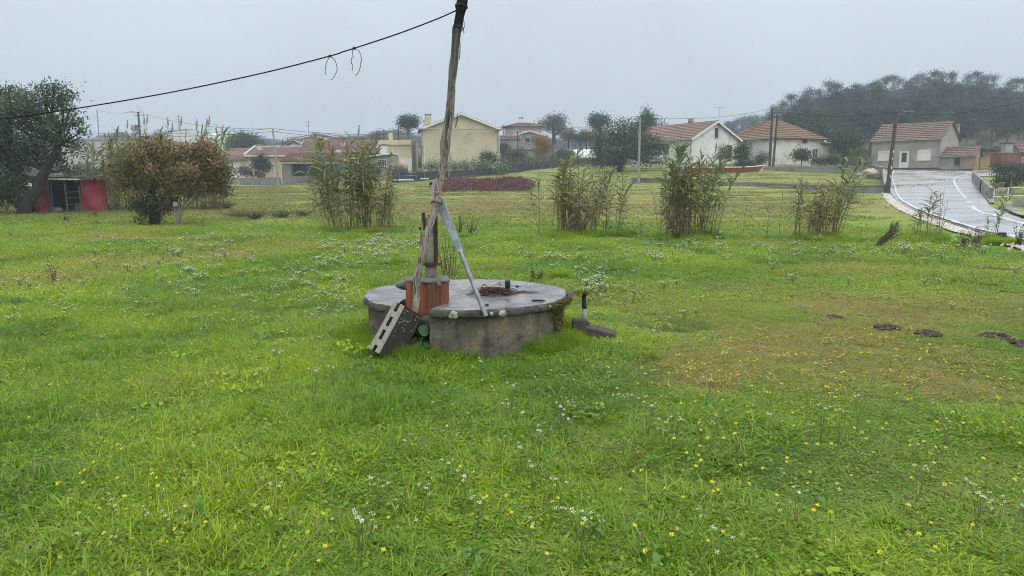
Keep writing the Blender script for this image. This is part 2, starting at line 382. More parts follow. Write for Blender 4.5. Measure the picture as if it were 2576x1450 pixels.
# ------------------------------------------------------------------ scattering
def scatter(name, P, rot, scl, idx, coll, label, cat=None):
    n = len(P); me = bpy.data.meshes.new(name); me.vertices.add(n); me.vertices.foreach_set('co', np.asarray(P, np.float32).ravel())
    for nm, ty, arr, key in (('rot', 'FLOAT_VECTOR', rot, 'vector'), ('scl', 'FLOAT_VECTOR', scl, 'vector'), ('idx', 'INT', idx, 'value')):
        a = me.attributes.new(nm, ty, 'POINT'); a.data.foreach_set(key, np.asarray(arr, np.int32 if ty == 'INT' else np.float32).ravel())
    o = link(name, me); ng = bpy.data.node_groups.new(name, 'GeometryNodeTree')
    ng.interface.new_socket('Geometry', in_out='INPUT', socket_type='NodeSocketGeometry'); ng.interface.new_socket('Geometry', in_out='OUTPUT', socket_type='NodeSocketGeometry')
    gi = ng.nodes.new('NodeGroupInput'); go = ng.nodes.new('NodeGroupOutput'); ip = ng.nodes.new('GeometryNodeInstanceOnPoints'); ci = ng.nodes.new('GeometryNodeCollectionInfo')
    ci.inputs['Collection'].default_value = coll; ci.inputs['Separate Children'].default_value = True; ci.inputs['Reset Children'].default_value = True
    ip.inputs['Pick Instance'].default_value = True
    for nm, ty, sock in (('rot', 'FLOAT_VECTOR', 'Rotation'), ('scl', 'FLOAT_VECTOR', 'Scale'), ('idx', 'INT', 'Instance Index')):
        na = ng.nodes.new('GeometryNodeInputNamedAttribute'); na.data_type = ty; na.inputs['Name'].default_value = nm; ng.links.new(na.outputs['Attribute'], ip.inputs[sock])
    ng.links.new(gi.outputs[0], ip.inputs['Points']); ng.links.new(ci.outputs[0], ip.inputs['Instance']); ng.links.new(ip.outputs[0], go.inputs[0])
    md = o.modifiers.new('scatter', 'NODES'); md.node_group = ng
    return tag(o, label, cat, kind='stuff')
def source_collection(name, meshes):
    c = bpy.data.collections.new(name)
    for i, me in enumerate(meshes):
        c.objects.link(bpy.data.objects.new('%s_%02d' % (name, i), me))
    return c

m_blade, t, b = new_mat('grass_blade')
fc, dryf, spn = field_color(t, 'INSTANCER')
g = N(t, 'ShaderNodeNewGeometry')
ri = g.outputs['Random Per Island']
hue = mixc(t, rng_(t, ri, 0, 1), (.62, .72, .55), (1.55, 1.30, 1.25))
cb = mixc(t, 1., fc, hue, 'MULTIPLY')
deadf = N(t, 'ShaderNodeMath', operation='FRACT'); t.links.new(mathn(t, 'MULTIPLY', ri, 37.7), deadf.inputs[0])
dead = mathn(t, 'GREATER_THAN', deadf.outputs[0], mathn(t, 'SUBTRACT', .955, mathn(t, 'MULTIPLY', dryf, .14)))
cb = mixc(t, dead, cb, (.30, .245, .12))
t.links.new(cb, b.inputs['Base Color']); b.inputs['Roughness'].default_value = .36; b.inputs['Specular IOR Level'].default_value = .42
tr = N(t, 'ShaderNodeBsdfTranslucent'); t.links.new(cb, tr.inputs[0]); ms = N(t, 'ShaderNodeMixShader'); ms.inputs[0].default_value = .45
t.links.new(b.outputs[0], ms.inputs[1]); t.links.new(tr.outputs[0], ms.inputs[2]); t.links.new(ms.outputs[0], t.nodes['Material Output'].inputs[0])

def blades(n, R, h0, h1, w, seed, lay=.9, seg=3, clump=0):
    """a patch of arching blades thinning out at its edge: seg quads each, pointed tip"""
    rg = np.random.default_rng(seed)
    a = rg.uniform(0, 6.283, n); r = R * rg.uniform(0, 1, n) ** .62; px_ = r * np.cos(a); py_ = r * np.sin(a)
    h = rg.uniform(h0, h1, n)
    if clump:                                     # tussocks: blades gather and lean away from a common foot
        cc = rg.uniform(-R * .8, R * .8, (clump, 2)); k = rg.integers(0, clump, n); m = rg.uniform(0, 1, n) < .45
        px_ = np.where(m, cc[k, 0] + rg.normal(0, .022, n), px_); py_ = np.where(m, cc[k, 1] + rg.normal(0, .022, n), py_); h = np.where(m, h * 1.25, h)
    wd = w * rg.uniform(.55, 1.35, n)
    da = rg.uniform(0, 6.283, n); ln = h * rg.uniform(.2, 1, n) * lay * 1.6
    tw = da + rg.normal(0, .45, n) + 1.57
    V = np.zeros((n, (seg + 1) * 2, 3))
    for k in range(seg + 1):
        s = k / seg; fwd = ln * s ** 1.6; z = h * (s - .45 * (ln / (h * 1.6 + 1e-6)) * s ** 2.4) - .01
        ww = wd * (1 - s ** 2.4) * .5 + 2e-4
        cx = px_ + np.cos(da) * fwd; cy_ = py_ + np.sin(da) * fwd
        V[:, 2 * k, 0] = cx - np.cos(tw) * ww; V[:, 2 * k, 1] = cy_ - np.sin(tw) * ww; V[:, 2 * k, 2] = z
        V[:, 2 * k + 1, 0] = cx + np.cos(tw) * ww; V[:, 2 * k + 1, 1] = cy_ + np.sin(tw) * ww; V[:, 2 * k + 1, 2] = z
    base = (np.arange(n) * (seg + 1) * 2)[:, None]
    Fq = np.concatenate([base + np.array([[2 * k, 2 * k + 1, 2 * k + 3, 2 * k + 2]]) for k in range(seg)], 0)
    return V.reshape(-1, 3), Fq
def discs(n, R, h, size, seed):                     # small clover-like leaves
    rg = np.random.default_rng(seed); a = rg.uniform(0, 6.283, n); r = R * np.sqrt(rg.uniform(0, 1, n))
    c = np.c_[r * np.cos(a), r * np.sin(a), h * rg.uniform(.4, 1, n)]; d = rg.uniform(0, 6.283, n); s = size * rg.uniform(.6, 1.3, n)
    ti = rg.normal(0, .35, (n, 2)); V = np.zeros((n, 4, 3))
    for k, (fx, fy) in enumerate(((-.5, 0), (0, -.42), (.5, 0), (0, .42))):
        x = fx * s; y = fy * s
        V[:, k, 0] = c[:, 0] + np.cos(d) * x - np.sin(d) * y; V[:, k, 1] = c[:, 1] + np.sin(d) * x + np.cos(d) * y; V[:, k, 2] = c[:, 2] + ti[:, 0] * x + ti[:, 1] * y
    return V.reshape(-1, 3), np.arange(n * 4).reshape(-1, 4)
def merge(*parts):
    V = []; Q = []; o = 0
    for v_, f_ in parts: V.append(v_); Q.append(f_ + o); o += len(v_)
    return np.concatenate(V), np.concatenate(Q)
patch = []
# 0-2 lush near, 3-4 short near, 5-6 mid, 7-8 short mid, 9 far, 10 broad-leaved
for s in range(3): patch.append(merge(blades(2100, .38, .035, .105, .0062, 10 + s, 1.35, 4, 30), discs(620, .36, .055, .018, 60 + s), discs(30, .36, .07, .025, 160 + s)))
for s in range(2): patch.append(merge(blades(2300, .38, .02, .06, .0052, 20 + s, 1.4, 3, 20), discs(900, .36, .03, .016, 70 + s), discs(24, .36, .04, .024, 170 + s)))
for s in range(2): patch.append(merge(blades(2600, .85, .035, .115, .010, 30 + s, 1.1, 3, 40), discs(600, .8, .07, .03, 80 + s)))
for s in range(2): patch.append(merge(blades(2600, .85, .02, .065, .010, 40 + s, 1.1, 3, 30), discs(600, .8, .035, .03, 90 + s)))
patch.append(blades(2600, 2.6, .03, .10, .024, 50, 1.0, 2, 60))
patch.append(merge(discs(70, .17, .085, .036, 95), blades(60, .2, .06, .14, .006, 96, 1, 3)))
gcol = source_collection('grass_patch', [arrmesh('grass_patch', v_, f_, m_blade, True) for v_, f_ in patch])

WELL = (-.467, 7.5)
def keep(X, Y, m=0.):
    k = np.hypot(X - WELL[0], Y - WELL[1]) > .93 + m
    return k
RGN = np.random.default_rng(4)
def wedge(n, y0, y1, m=1.08, pad=2.4):
    q = np.arange(n) + RGN.uniform(0, 1); Y = np.sqrt(y0 ** 2 + (y1 ** 2 - y0 ** 2) * ((q * .7548777) % 1)); X = (2 * ((q * .5698403) % 1) - 1) * (.70 * Y * m + pad); return X, Y
_roadpoly = [(p.x, p.y) for p in V0] + [(p.x, p.y) for p in reversed(RR)]
def in_road(X, Y):
    ins = np.zeros(len(X), bool); n = len(_roadpoly)
    for i in range(n):
        x1, y1 = _roadpoly[i]; x2, y2 = _roadpoly[(i + 1) % n]
        c = ((y1 > Y) != (y2 > Y)) & (X < (x2 - x1) * (Y - y1) / (y2 - y1 + 1e-12) + x1); ins ^= c
    return ins
BARE = [gy(u, v) for u, v in [(405, 1090), (2100, 797), (2230, 824), (2335, 840), (2505, 846), (2535, 853), (2580, 866), (1000, 1385), (1290, 912), (715, 1320)]]
PP = []; SS = []; II = []; RT = []
for y0, y1, n, lush, short in ((1.6, 5.2, 350, (0, 1, 2), (3, 4)), (5.2, 9.5, 590, (0, 1, 2), (3, 4)), (9.5, 24, 740, (5, 6), (7, 8)), (24, 46, 230, (9,), (9,)), (46, 95, 560, (9,), (9,))):
    X, Y = wedge(n, y0, y1); d = dry_np(X, Y) + RGN.normal(0, .12, n)
    k = keep(X, Y, .02 if y0 < 9 else -.1) & ~in_road(X, Y)
    if y0 > 9:
        for a_ in range(8): k &= ~in_road(X + (2.7 if y0 > 20 else .9) * math.cos(a_ * .785), Y + (2.7 if y0 > 20 else .9) * math.sin(a_ * .785))
    for p in BARE: k &= np.hypot(X - p.x, (Y - p.y)) > (.12 if p.y < 9 else .2)
    X, Y, d = X[k], Y[k], d[k]
    sh = d > .28
    ix = np.where(sh, RGN.choice(short, len(X)), RGN.choice(lush, len(X)))
    if y0 < 9: ix = np.where((RGN.uniform(0, 1, len(X)) < .06) & ~sh, 10, ix)
    left = np.clip((-X / (.35 * Y) + .35), 0, 1)                     # the left and the foot of the well grow taller
    wd_ = np.exp(-((np.hypot(X - WELL[0], Y - WELL[1]) - 1.0) / .25) ** 2)
    lushn = .5 + .5 * np.sin(X * 1.7 + 2 * np.sin(Y * .9)) * np.sin(Y * 1.9 + X)
    s = .62 + .30 * left + .32 * wd_ + .30 * lushn * (~sh) - .18 * np.clip(d, 0, 1)
    PP.append(np.c_[X, Y, gz_np(X, Y) - .004]); II.append(ix); RT.append(np.c_[np.zeros(len(X)), np.zeros(len(X)), RGN.uniform(0, 6.283, len(X))])
    xy = RGN.uniform(.85, 1.2, len(X)); SS.append(np.c_[xy, xy, s * RGN.uniform(.6, 1.5, len(X))])
# darker tussocks here and there in the middle distance
X, Y = wedge(150, 8, 21); k = keep(X, Y, .3) & (dry_np(X, Y) < .3); X, Y = X[k], Y[k]
PP.append(np.c_[X, Y, gz_np(X, Y)]); II.append(RGN.integers(0, 3, len(X))); RT.append(np.c_[X * 0, X * 0, RGN.uniform(0, 6.28, len(X))]); q = RGN.uniform(.7, 1.5, len(X)); SS.append(np.c_[q, q, RGN.uniform(1.3, 2.1, len(X))])
for ua, ub, yy, n in ((815, 945, 21.8, 26), (948, 992, 21.8, 10), (1400, 1505, 20.4, 22), (1510, 1575, 20.4, 12), (1650, 1805, 19.8, 30), (1990, 2120, 19.6, 24), (2296, 2375, 19.0, 16), (2470, 2530, 18.4, 12)):   # rank grass at the feet of the reeds
    g_ = [gp(RGN.uniform(ua, ub), yy + RGN.uniform(-.6, .5)) for _ in range(n)]; X = np.array([p.x for p in g_]); Y = np.array([p.y for p in g_])
    PP.append(np.c_[X, Y, gz_np(X, Y)]); II.append(RGN.integers(0, 3, n)); RT.append(np.c_[X * 0, X * 0, RGN.uniform(0, 6.28, n)]); q = RGN.uniform(.5, 1.1, n); SS.append(np.c_[q, q, RGN.uniform(1.6, 3.4, n)])
# taller tufts round the foot of the well and its blocks
a = np.concatenate([RGN.uniform(0, 6.283, 70), RGN.normal(-2.1, .12, 24), RGN.normal(-.70, .17, 46)]); r = RGN.normal(1.10, .05, 140); X = WELL[0] + r * np.cos(a); Y = WELL[1] + r * np.sin(a)
kk = keep(X, Y, .02) ; X, Y = X[kk], Y[kk]
PP.append(np.c_[X, Y, gz_np(X, Y)]); II.append(RGN.integers(0, 3, len(X))); RT.append(np.c_[X * 0, X * 0, RGN.uniform(0, 6.28, len(X))]); SS.append(np.c_[X * 0 + .35, X * 0 + .35, np.where(np.abs(np.arctan2(Y - WELL[1], X - WELL[0]) + 1.35) < .45, .8, 1.9) * RGN.uniform(.7, 1.2, len(X))])
scatter('meadow_grass', np.concatenate(PP), np.concatenate(RT), np.concatenate(SS), np.concatenate(II), gcol, 'wet green meadow grass covering the whole field', 'grass')
P_ = np.concatenate(PP); fattr(bpy.data.objects['meadow_grass'].data, P_[:, 0] + RGN.normal(0, .12, len(P_)), P_[:, 1] + RGN.normal(0, .2, len(P_)))
ga = bpy.data.objects['meadow_grass'].data.attributes['fcol']; cc = np.zeros(len(P_) * 3, np.float32); ga.data.foreach_get('vector', cc); cc = cc.reshape(-1, 3); rr_ = RGN.uniform(0, 1, len(P_))
cc[rr_ < .10] *= np.array([.78, .84, .85]); s_ = (rr_ > .955) & (P_[:, 1] < 24); cc[s_] = cc[s_] * .7 + np.array([.34, .29, .11]) * .3
ga.data.foreach_set('vector', cc.ravel())

# flowers ---------------------------------------------------------------------------------------------
m_wh = leafmat('petal_white', [(.58, .58, .44), (.70, .70, .60), (.66, .65, .52)], .6, .3)
m_ye = leafmat('petal_yellow', [(.70, .56, .02), (.82, .68, .04), (.76, .62, .03)], .5, .25)
m_stem = leafmat('flower_stem', [(.09, .14, .03), (.12, .18, .05), (.16, .16, .06)], .6, .1)
def flower(h, size, petals, cup, seed, stem=.0013, heads=1, spread=.05):
    rg = random.Random(seed); mb = MB()
    for q in range(heads):
        a0 = rg.uniform(0, 6.28); s = rg.uniform(.2, 1) * spread if heads > 1 else .02
        top = Vector((math.cos(a0) * s, math.sin(a0) * s, h * rg.uniform(.75, 1.1)))
        mb.cur = 1; mb.tube([(0, 0, -.01), top * .5 + Vector((.006, 0, .02)), top], [stem, stem, stem * .7], 4, False)
        mb.cur = 0; tilt = Vector((rg.uniform(-.5, .5), rg.uniform(-.9, .1), 1)).normalized(); ax = tilt.orthogonal().normalized(); ay = tilt.cross(ax)
        a1 = rg.uniform(0, 6.28)
        for k in range(petals):
            a = a1 + 6.283 * k / petals; d = ax * math.cos(a) + ay * math.sin(a); sdv = tilt.cross(d); w = size * (.30 if petals == 4 else .36)
            mb.add([top + d * .1 * size, top + d * .6 * size + sdv * w + tilt * cup * .6 * size, top + d * size + tilt * cup * size, top + d * .6 * size - sdv * w + tilt * cup * .6 * size], [(0, 1, 2, 3)])
    return mb
wf = [flower(rh, .0095, 4, .25, 200 + i, heads=hd, spread=.06).mesh('white_flower', [m_wh, m_stem]) for i, (rh, hd) in enumerate(((.14, 2), (.17, 3), (.12, 1), (.20, 4)))]
yf = [flower(rh, .0105, 5, .75, 300 + i, heads=1).mesh('yellow_flower', [m_ye, m_stem]) for i, rh in enumerate((.10, .13, .085))]
wfar = [flower(.20, .020, 4, .3, 220 + i, stem=.003, heads=hd, spread=.16).mesh('white_flower_cluster', [m_wh, m_stem]) for i, hd in enumerate((4, 6, 9))]
yfar = [flower(.11, .016, 5, .5, 320 + i, stem=.002, heads=hd, spread=.15).mesh('yellow_flower_cluster', [m_ye, m_stem]) for i, hd in enumerate((2, 4))]
def pick(spots, n, seed):
    rg = np.random.default_rng(seed); w = np.array([s[4] for s in spots], float); w /= w.sum(); o = []
    for k in rg.choice(len(spots), n, p=w):
        u, v, su, sv, _ = spots[k]; o.append((u + rg.normal(0, su), v + rg.normal(0, sv)))
    return o
# countable flowers of the foreground
nearY = [(300, 1230, 120, 50, 5), (480, 1370, 120, 40, 6), (1350, 1300, 250, 90, 5), (1850, 1150, 260, 110, 14), (2100, 1050, 250, 60, 16), (2050, 1290, 250, 80, 10), (1650, 1010, 200, 40, 6), (2400, 1250, 150, 130, 6), (90, 950, 60, 60, 2), (1000, 1420, 400, 30, 5), (1800, 950, 160, 16, 2), (2300, 1400, 200, 40, 4)]
nearW = [(1385, 1330, 60, 70, 5), (360, 1340, 110, 50, 5), (1230, 1030, 90, 40, 9), (1500, 1010, 140, 45, 12), (650, 940, 120, 35, 9), (2370, 1245, 110, 70, 6), (1200, 1170, 120, 90, 6), (1790, 1400, 120, 50, 5), (1100, 1260, 250, 120, 8), (1600, 1180, 250, 120, 7), (2500, 1290, 40, 30, 4), (900, 1330, 150, 60, 5), (700, 1310, 60, 40, 3), (1900, 1060, 200, 40, 5)]
for spots, n, meshes, nm, lab, grp, sd_ in ((nearY, 150, yf, 'yellow_flower', 'small yellow buttercup cup flower standing in the foreground grass', 'yellow flowers in the foreground grass', 5), (nearW, 120, wf, 'white_flower', 'small creamy white four petalled flower standing in the foreground grass', 'white flowers in the foreground grass', 6)):
    rg = random.Random(sd_)
    for u, v in pick(spots, n, sd_):
        if not (0 < u < 2576 and 905 < v < 1440): continue
        p = gy(u, v + 25)
        if not keep(p.x, p.y, .1): continue
        o = link(nm, rg.choice(meshes), None, p, (0, 0, rg.uniform(-.7, .7))); s = rg.uniform(.85, 1.25); o.scale = (s, s, s); tag(o, lab, 'flower', grp)
farW = [(900, 640, 60, 25, 14), (850, 690, 70, 25, 10), (560, 640, 120, 25, 12), (300, 620, 150, 20, 8), (700, 740, 120, 30, 10), (900, 790, 90, 40, 12), (650, 600, 150, 10, 7), (1000, 620, 60, 20, 10), (450, 700, 120, 30, 8), (1480, 720, 60, 20, 8), (1500, 650, 150, 20, 8), (1750, 640, 150, 15, 9), (2000, 640, 180, 12, 10), (2330, 640, 120, 14, 12), (100, 740, 80, 30, 5), (250, 780, 150, 30, 6), (700, 850, 150, 30, 6), (1620, 780, 100, 40, 5), (2150, 700, 300, 50, 6), (1200, 640, 80, 25, 6), (1270, 590, 300, 10, 5)]
farY = [(60, 740, 70, 25, 4), (2000, 860, 300, 80, 10), (2350, 900, 150, 60, 8), (1900, 930, 250, 40, 8), (500, 760, 200, 60, 3)]
P = [gy(u, v) for u, v in pick(farW, 1000, 8) if v > 585 and not (900 < u < 1450 and 700 < v < 905)]; n = len(P)
ok = keep(np.array([p.x for p in P]), np.array([p.y for p in P]), .15); P = [p for p, k in zip(P, ok) if k]; n = len(P)
sc1 = np.clip(np.array([p.y for p in P]) / 11, .55, 1.3)[:, None] * RGN.uniform(.4, .85, (n, 1)) * np.ones((1, 3))
scatter('white_wildflowers', np.array(P), np.c_[np.zeros((n, 2)), RGN.uniform(-1, 1, n)], sc1, RGN.integers(0, 3, n), source_collection('white_cluster', wfar), 'drifts of tiny white flowers speckling the middle of the meadow', 'flowers')
P = [gy(u, v) for u, v in pick(farY, 190, 9) if v > 640 and not (900 < u < 1450 and 700 < v < 905)]; n = len(P)
sc1 = RGN.uniform(.4, .75, (n, 1)) * np.ones((1, 3))
scatter('yellow_wildflowers', np.array(P), np.c_[np.zeros((n, 2)), RGN.uniform(-1, 1, n)], sc1, RGN.integers(0, 2, n), source_collection('yellow_cluster', yfar), 'scattered tiny yellow flowers in the drier right side of meadow', 'flowers')
# pebbles of the verge
mb = []
for i in range(3): q = MB(); q.blob((0, 0, .02), (.06, .05, .035), 400 + i, 6, 4, .2); mb.append(q.mesh('pebble', mat('pebble_stone', (.66, .6, .52), (.4, .35, .29), 12, .8)))
P = []
for _ in range(900):
    k = RGN.integers(0, len(V0) - 1); q = V0[k].lerp(V1[min(k, len(V1) - 1)], RGN.uniform(-.05, .95)) + Vector((RGN.normal(0, .15), RGN.normal(0, .15), 0)); P.append((q.x, q.y, gz(q.x, q.y) + .045))
n = len(P); scatter('verge_stones', P, RGN.uniform(0, 6, (n, 3)), RGN.uniform(.3, .95, (n, 1)) * np.ones((1, 3)), RGN.integers(0, 3, n), source_collection('pebble_source', mb), 'loose pale stones strewn along the road verge', 'stones')

# ------------------------------------------------------------------ the old well
def rimnoise(a, s=0): return .010 * math.sin(7 * a + s) + .007 * math.sin(17 * a + 2 * s) + .005 * math.sin(31 * a + 1.3 + s)
m_slab, t, b = new_mat('wet_slab')
tcn = N(t, 'ShaderNodeTexCoord'); ov = tcn.outputs['Object']
c1 = mixc(t, rng_(t, noise(t, ov, 3.4, 8, .68), .40, .60), (.095, .095, .102), (.26, .25, .25))
c1 = mixc(t, rng_(t, noise(t, ov, 1.6, 6, .7), .55, .66), c1, (.25, .20, .185))
c1 = mixc(t, rng_(t, noise(t, ov, 9, 7, .7), .60, .70), c1, (.10, .10, .10))
c1 = mixc(t, rng_(t, noise(t, ov, 22, 4, .6), .69, .73), c1, (.62, .63, .62))
t.links.new(c1, b.inputs['Base Color'])
mpS = N(t, 'ShaderNodeMapping'); mpS.inputs['Scale'].default_value = (1, 2.2, 1); t.links.new(ov, mpS.inputs[0])
t.links.new(rng_(t, noise(t, mpS.outputs[0], 2.4, 6, .65), .35, .68, .10, .55), b.inputs['Roughness']); b.inputs['Specular IOR Level'].default_value = .5
bn = N(t, 'ShaderNodeBump', Strength=.35, Distance=.006); t.links.new(noise(t, ov, 28, 8, .7), bn.inputs['Height']); t.links.new(bn.outputs[0], b.inputs['Normal'])
m_edge = mat('slab_edge', (.12, .115, .10), (.055, .052, .045), 9, .8, .9, 30, grime=(.30, .28, .22))
m_wall, t, b = new_mat('weathered_render')
tcn = N(t, 'ShaderNodeTexCoord'); ov = tcn.outputs['Object']
c1 = mixc(t, rng_(t, noise(t, ov, 5, 8, .65), .35, .65), (.175, .150, .116), (.098, .087, .070))
c1 = mixc(t, rng_(t, noise(t, ov, 2.1, 7, .7), .55, .63), c1, (.265, .195, .122))
c1 = mixc(t, rng_(t, noise(t, ov, 13, 8, .7), .58, .68), c1, (.050, .046, .038))
c1 = mixc(t, rng_(t, noise(t, ov, 26, 6, .7), .66, .71), c1, (.36, .34, .28))
cr = N(t, 'ShaderNodeTexVoronoi', feature='DISTANCE_TO_EDGE', Scale=3.2); dv = N(t, 'ShaderNodeVectorMath', operation='ADD'); nn_ = N(t, 'ShaderNodeTexNoise', Scale=3, Detail=6)
t.links.new(ov, nn_.inputs['Vector']); t.links.new(ov, dv.inputs[0]); t.links.new(nn_.outputs['Color'], dv.inputs[1]); t.links.new(dv.outputs[0], cr.inputs['Vector'])
mpk = N(t, 'ShaderNodeMapping'); mpk.inputs['Scale'].default_value = (5, 5, .6); t.links.new(ov, mpk.inputs[0]); c1 = mixc(t, rng_(t, noise(t, mpk.outputs[0], 2.2, 6, .65), .54, .66, 0, .75), c1, (.055, .052, .043))
crk = mathn(t, 'MAXIMUM', rng_(t, cr.outputs['Distance'], .0, .012), rng_(t, noise(t, ov, 1.7, 3), .50, .54)); c1 = mixc(t, crk, (.045, .042, .036), c1)
t.links.new(c1, b.inputs['Base Color']); b.inputs['Roughness'].default_value = .82; b.inputs['Specular IOR Level'].default_value = .3
hh = mathn(t, 'ADD', mathn(t, 'MULTIPLY', noise(t, ov, 7, 10, .7), 1.), mathn(t, 'MULTIPLY', crk, .25))
bn = N(t, 'ShaderNodeBump', Strength=.9, Distance=.03); t.links.new(hh, bn.inputs['Height']); t.links.new(bn.outputs[0], b.inputs['Normal'])

well = thing('concrete_well', 'low round concrete well with wet grey lid and notched rim in the meadow', 'well', (WELL[0], WELL[1], 0))
def ring(R, a0, a1, n, sd=0): return [((R + rimnoise(math.radians(a0 + (a1 - a0) * i / n), sd)) * math.cos(math.radians(a0 + (a1 - a0) * i / n)), (R + rimnoise(math.radians(a0 + (a1 - a0) * i / n), sd)) * math.sin(math.radians(a0 + (a1 - a0) * i / n))) for i in range(n + 1)]
def stack(mb, poly, levels):                       # loft of scaled copies of an outline
    n = len(poly); V = []
    for z, s, jit in levels:
        for i, (x, y) in enumerate(poly):
            k = s + jit * math.sin(i * 2.7 + z * 91) * .5 + jit * math.sin(i * 7.1 + z * 37) * .5; V.append((x * k, y * k, z + jit * .4 * math.sin(i * 1.9)))
    Fc = [tuple(range(n - 1, -1, -1))]
    for q in range(len(levels) - 1): Fc += [(q * n + i, q * n + (i + 1) % n, (q + 1) * n + (i + 1) % n, (q + 1) * n + i) for i in range(n)]
    mb.add(V, Fc); mb.cur = 1; mb.add(V[-n:], [tuple(range(n))]); mb.cur = 0
sl = ring(1.03, -104.5, 234.5, 120) + [(-.592, -.62), (-.585, -.43), (-.40, -.395), (-.13, -.385), (-.15, -.60), (-.20, -.80), (-.235, -.90)]
mb = MB(); stack(mb, sl, [(.380, .984, .004), (.388, .997, .005), (.405, 1.002, .005), (.425, 1.002, .005), (.444, .998, .004), (.452, .992, .002)])
slab = mb.obj('lid_slab', [m_edge, m_slab], well)
wl = ring(.982, -106, 232, 110, 2) + [(-.585, -.52), (-.45, -.50), (-.29, -.53)]
mb = MB(); stack(mb, wl, [(-.08, 1.0, .004), (.03, 1.0, .008), (.10, .998, .008), (.18, 1.0, .008), (.26, .996, .008), (.3795, .998, .006)])
mb.obj('wall', [m_wall, m_wall], well)
mb = MB(); mb.prism([(-.575, -.80), (-.24, -.86), (-.22, -.55), (-.575, -.54)], .262, .3435); bevel(mb.obj('ledge', m_edge, well), .012)
m_lich = mat('lichen', (.50, .49, .40), (.24, .24, .19), 45, .9, .6, 60)
for i, (u, sz) in enumerate([(1140, .040), (1235, .018), (1264, .036), (1389, .014)]):
    x = (u - 1288) / F * 6.55 - WELL[0]; y = -math.sqrt(max(.01, 1.045 ** 2 - x * x)); mb = MB(); a = math.atan2(y, x)
    mb.blob((0, 0, 0), (sz, .012, sz * .78 if i != 1 else sz * .95), 500 + i, 14, 8, .35)
    o = mb.obj('lichen_patch', m_lich, slab, True); o.location = (x, y, .415 + .006 * math.sin(i * 3)); o.rotation_euler = (0, 0, a + math.pi / 2)
# moss down the right side
rg = np.random.default_rng(12); n = 1500
an = np.radians(rg.normal(-22, 6, n)); z = .44 - .33 * rg.uniform(0, 1, n) ** 1.3 * np.exp(-((np.degrees(an) + 22) / 11) ** 2); R_ = np.where(z > .38, 1.045, .99) + rg.uniform(0, .022, n)
c = np.c_[R_ * np.cos(an), R_ * np.sin(an), z]; d = rg.normal(0, 1, (n, 3)); d /= np.linalg.norm(d, axis=1)[:, None]; e_ = np.cross(d, rg.normal(0, 1, (n, 3))); e_ /= np.linalg.norm(e_, axis=1)[:, None]
V = np.stack([c, c + d * .010 + e_ * .006, c + d * .02, c + d * .010 - e_ * .006], 1).reshape(-1, 3)
o = link('moss', arrmesh('moss', V, np.arange(n * 4).reshape(-1, 4), leafmat('moss_green', [(.10, .11, .015), (.17, .16, .02), (.07, .06, .02)], .8, .2)), well); o['kind'] = 'stuff'

# hollow brick pier with mortar cap
m_brick = mat('fired_clay', (.300, .098, .052), (.195, .062, .036), 5, .7, .35, 40, stain=(.10, .055, .038), sscale=1.6, samt=.25, stretch=(3.2, 3.2, .35))
m_mort = mat('mortar', (.22, .21, .185), (.11, .105, .095), 9, .85, .7, 40, grime=(.06, .06, .05))
br = thing('hollow_brick_pier', 'upright orange hollow clay brick with mortar top set in the lid notch', 'brick', (WELL[0] - .325, WELL[1] - .575, .347), math.radians(3))
fx = [-.195, -.15, -.142, -.132, -.124, -.04, -.036, .0, .004, .07, .076, .088, .094, .105, .111, .123, .129, .195]
fy = [0, 0, .012, .012, 0, 0, .02, .02, 0, 0, .012, .012, 0, 0, .012, .012, 0, 0]
poly = [(x, -.125 + y) for x, y in zip(fx, fy)]; poly += [(.195, -.06), (.184, -.05), (.184, -.03), (.195, -.02), (.195, .125), (-.195, .125), (-.195, .02), (-.185, .01), (-.185, -.02), (-.195, -.03)]
mb = MB(); mb.prism(poly, 0, .305); bevel(mb.obj('brick_body', m_brick, br), .004)
rg_ = random.Random(3); cap = [(x + rg_.uniform(-.012, .012), y + rg_.uniform(-.01, .01)) for x, y in [(-.20, -.12), (-.1, -.135), (0, -.13), (.09, -.125), (.15, -.14), (.2, -.11), (.2, 0), (.19, .12), (.05, .125), (-.08, .12), (-.2, .12), (-.205, 0)]]
mb = MB(); stack(mb, cap, [(.3035, .97, .01), (.312, 1.02, .02), (.325, 1.0, .02), (.336, .93, .02)]); mb.obj('mortar_cap', [m_mort, m_mort], br)
mb = MB(); mb.blob((.115, -.12, .292), (.03, .02, .035), 7, 10, 7, .25); mb.obj('mortar_drip', m_mort, br, True)
mb = MB(); mb.blob((-.215, .03, .265), (.085, .10, .048), 9, 14, 9, .12); mb.obj('mortar_lump', m_mort, br, True)

# old pump post
m_rust = mat('rusted_iron', (.085, .042, .026), (.042, .026, .020), 18, .75, .6, 60, grime=(.16, .07, .03))
m_pipe = mat('grey_cement_pipe', (.20, .195, .175), (.12, .12, .105), 12, .8, .5, 40, grime=(.05, .06, .03))
m_plas = mat('flaking_plaster', (.44, .42, .36), (.17, .165, .145), 7, .85, .8, 25, stain=(.10, .10, .085), sscale=4, samt=.6)
pu = thing('pump_post', 'short cement and rusty iron pump post standing on the clay brick', 'pump', (WELL[0] - .295, WELL[1] - .555, .668))
pz = lambda z: z - .668
mb = MB(); mb.lathe([(.056, -.03), (.056, .02), (.054, .13)], n=20); mb.obj('foot_pipe', m_pipe, pu, True)
mb = MB(); mb.lathe([(.062, .128), (.082, .132), (.082, .152), (.062, .155)], n=16); mb.bx(.06, .105, -.02, .02, .135, .150); mb.obj('flange', m_rust, pu)
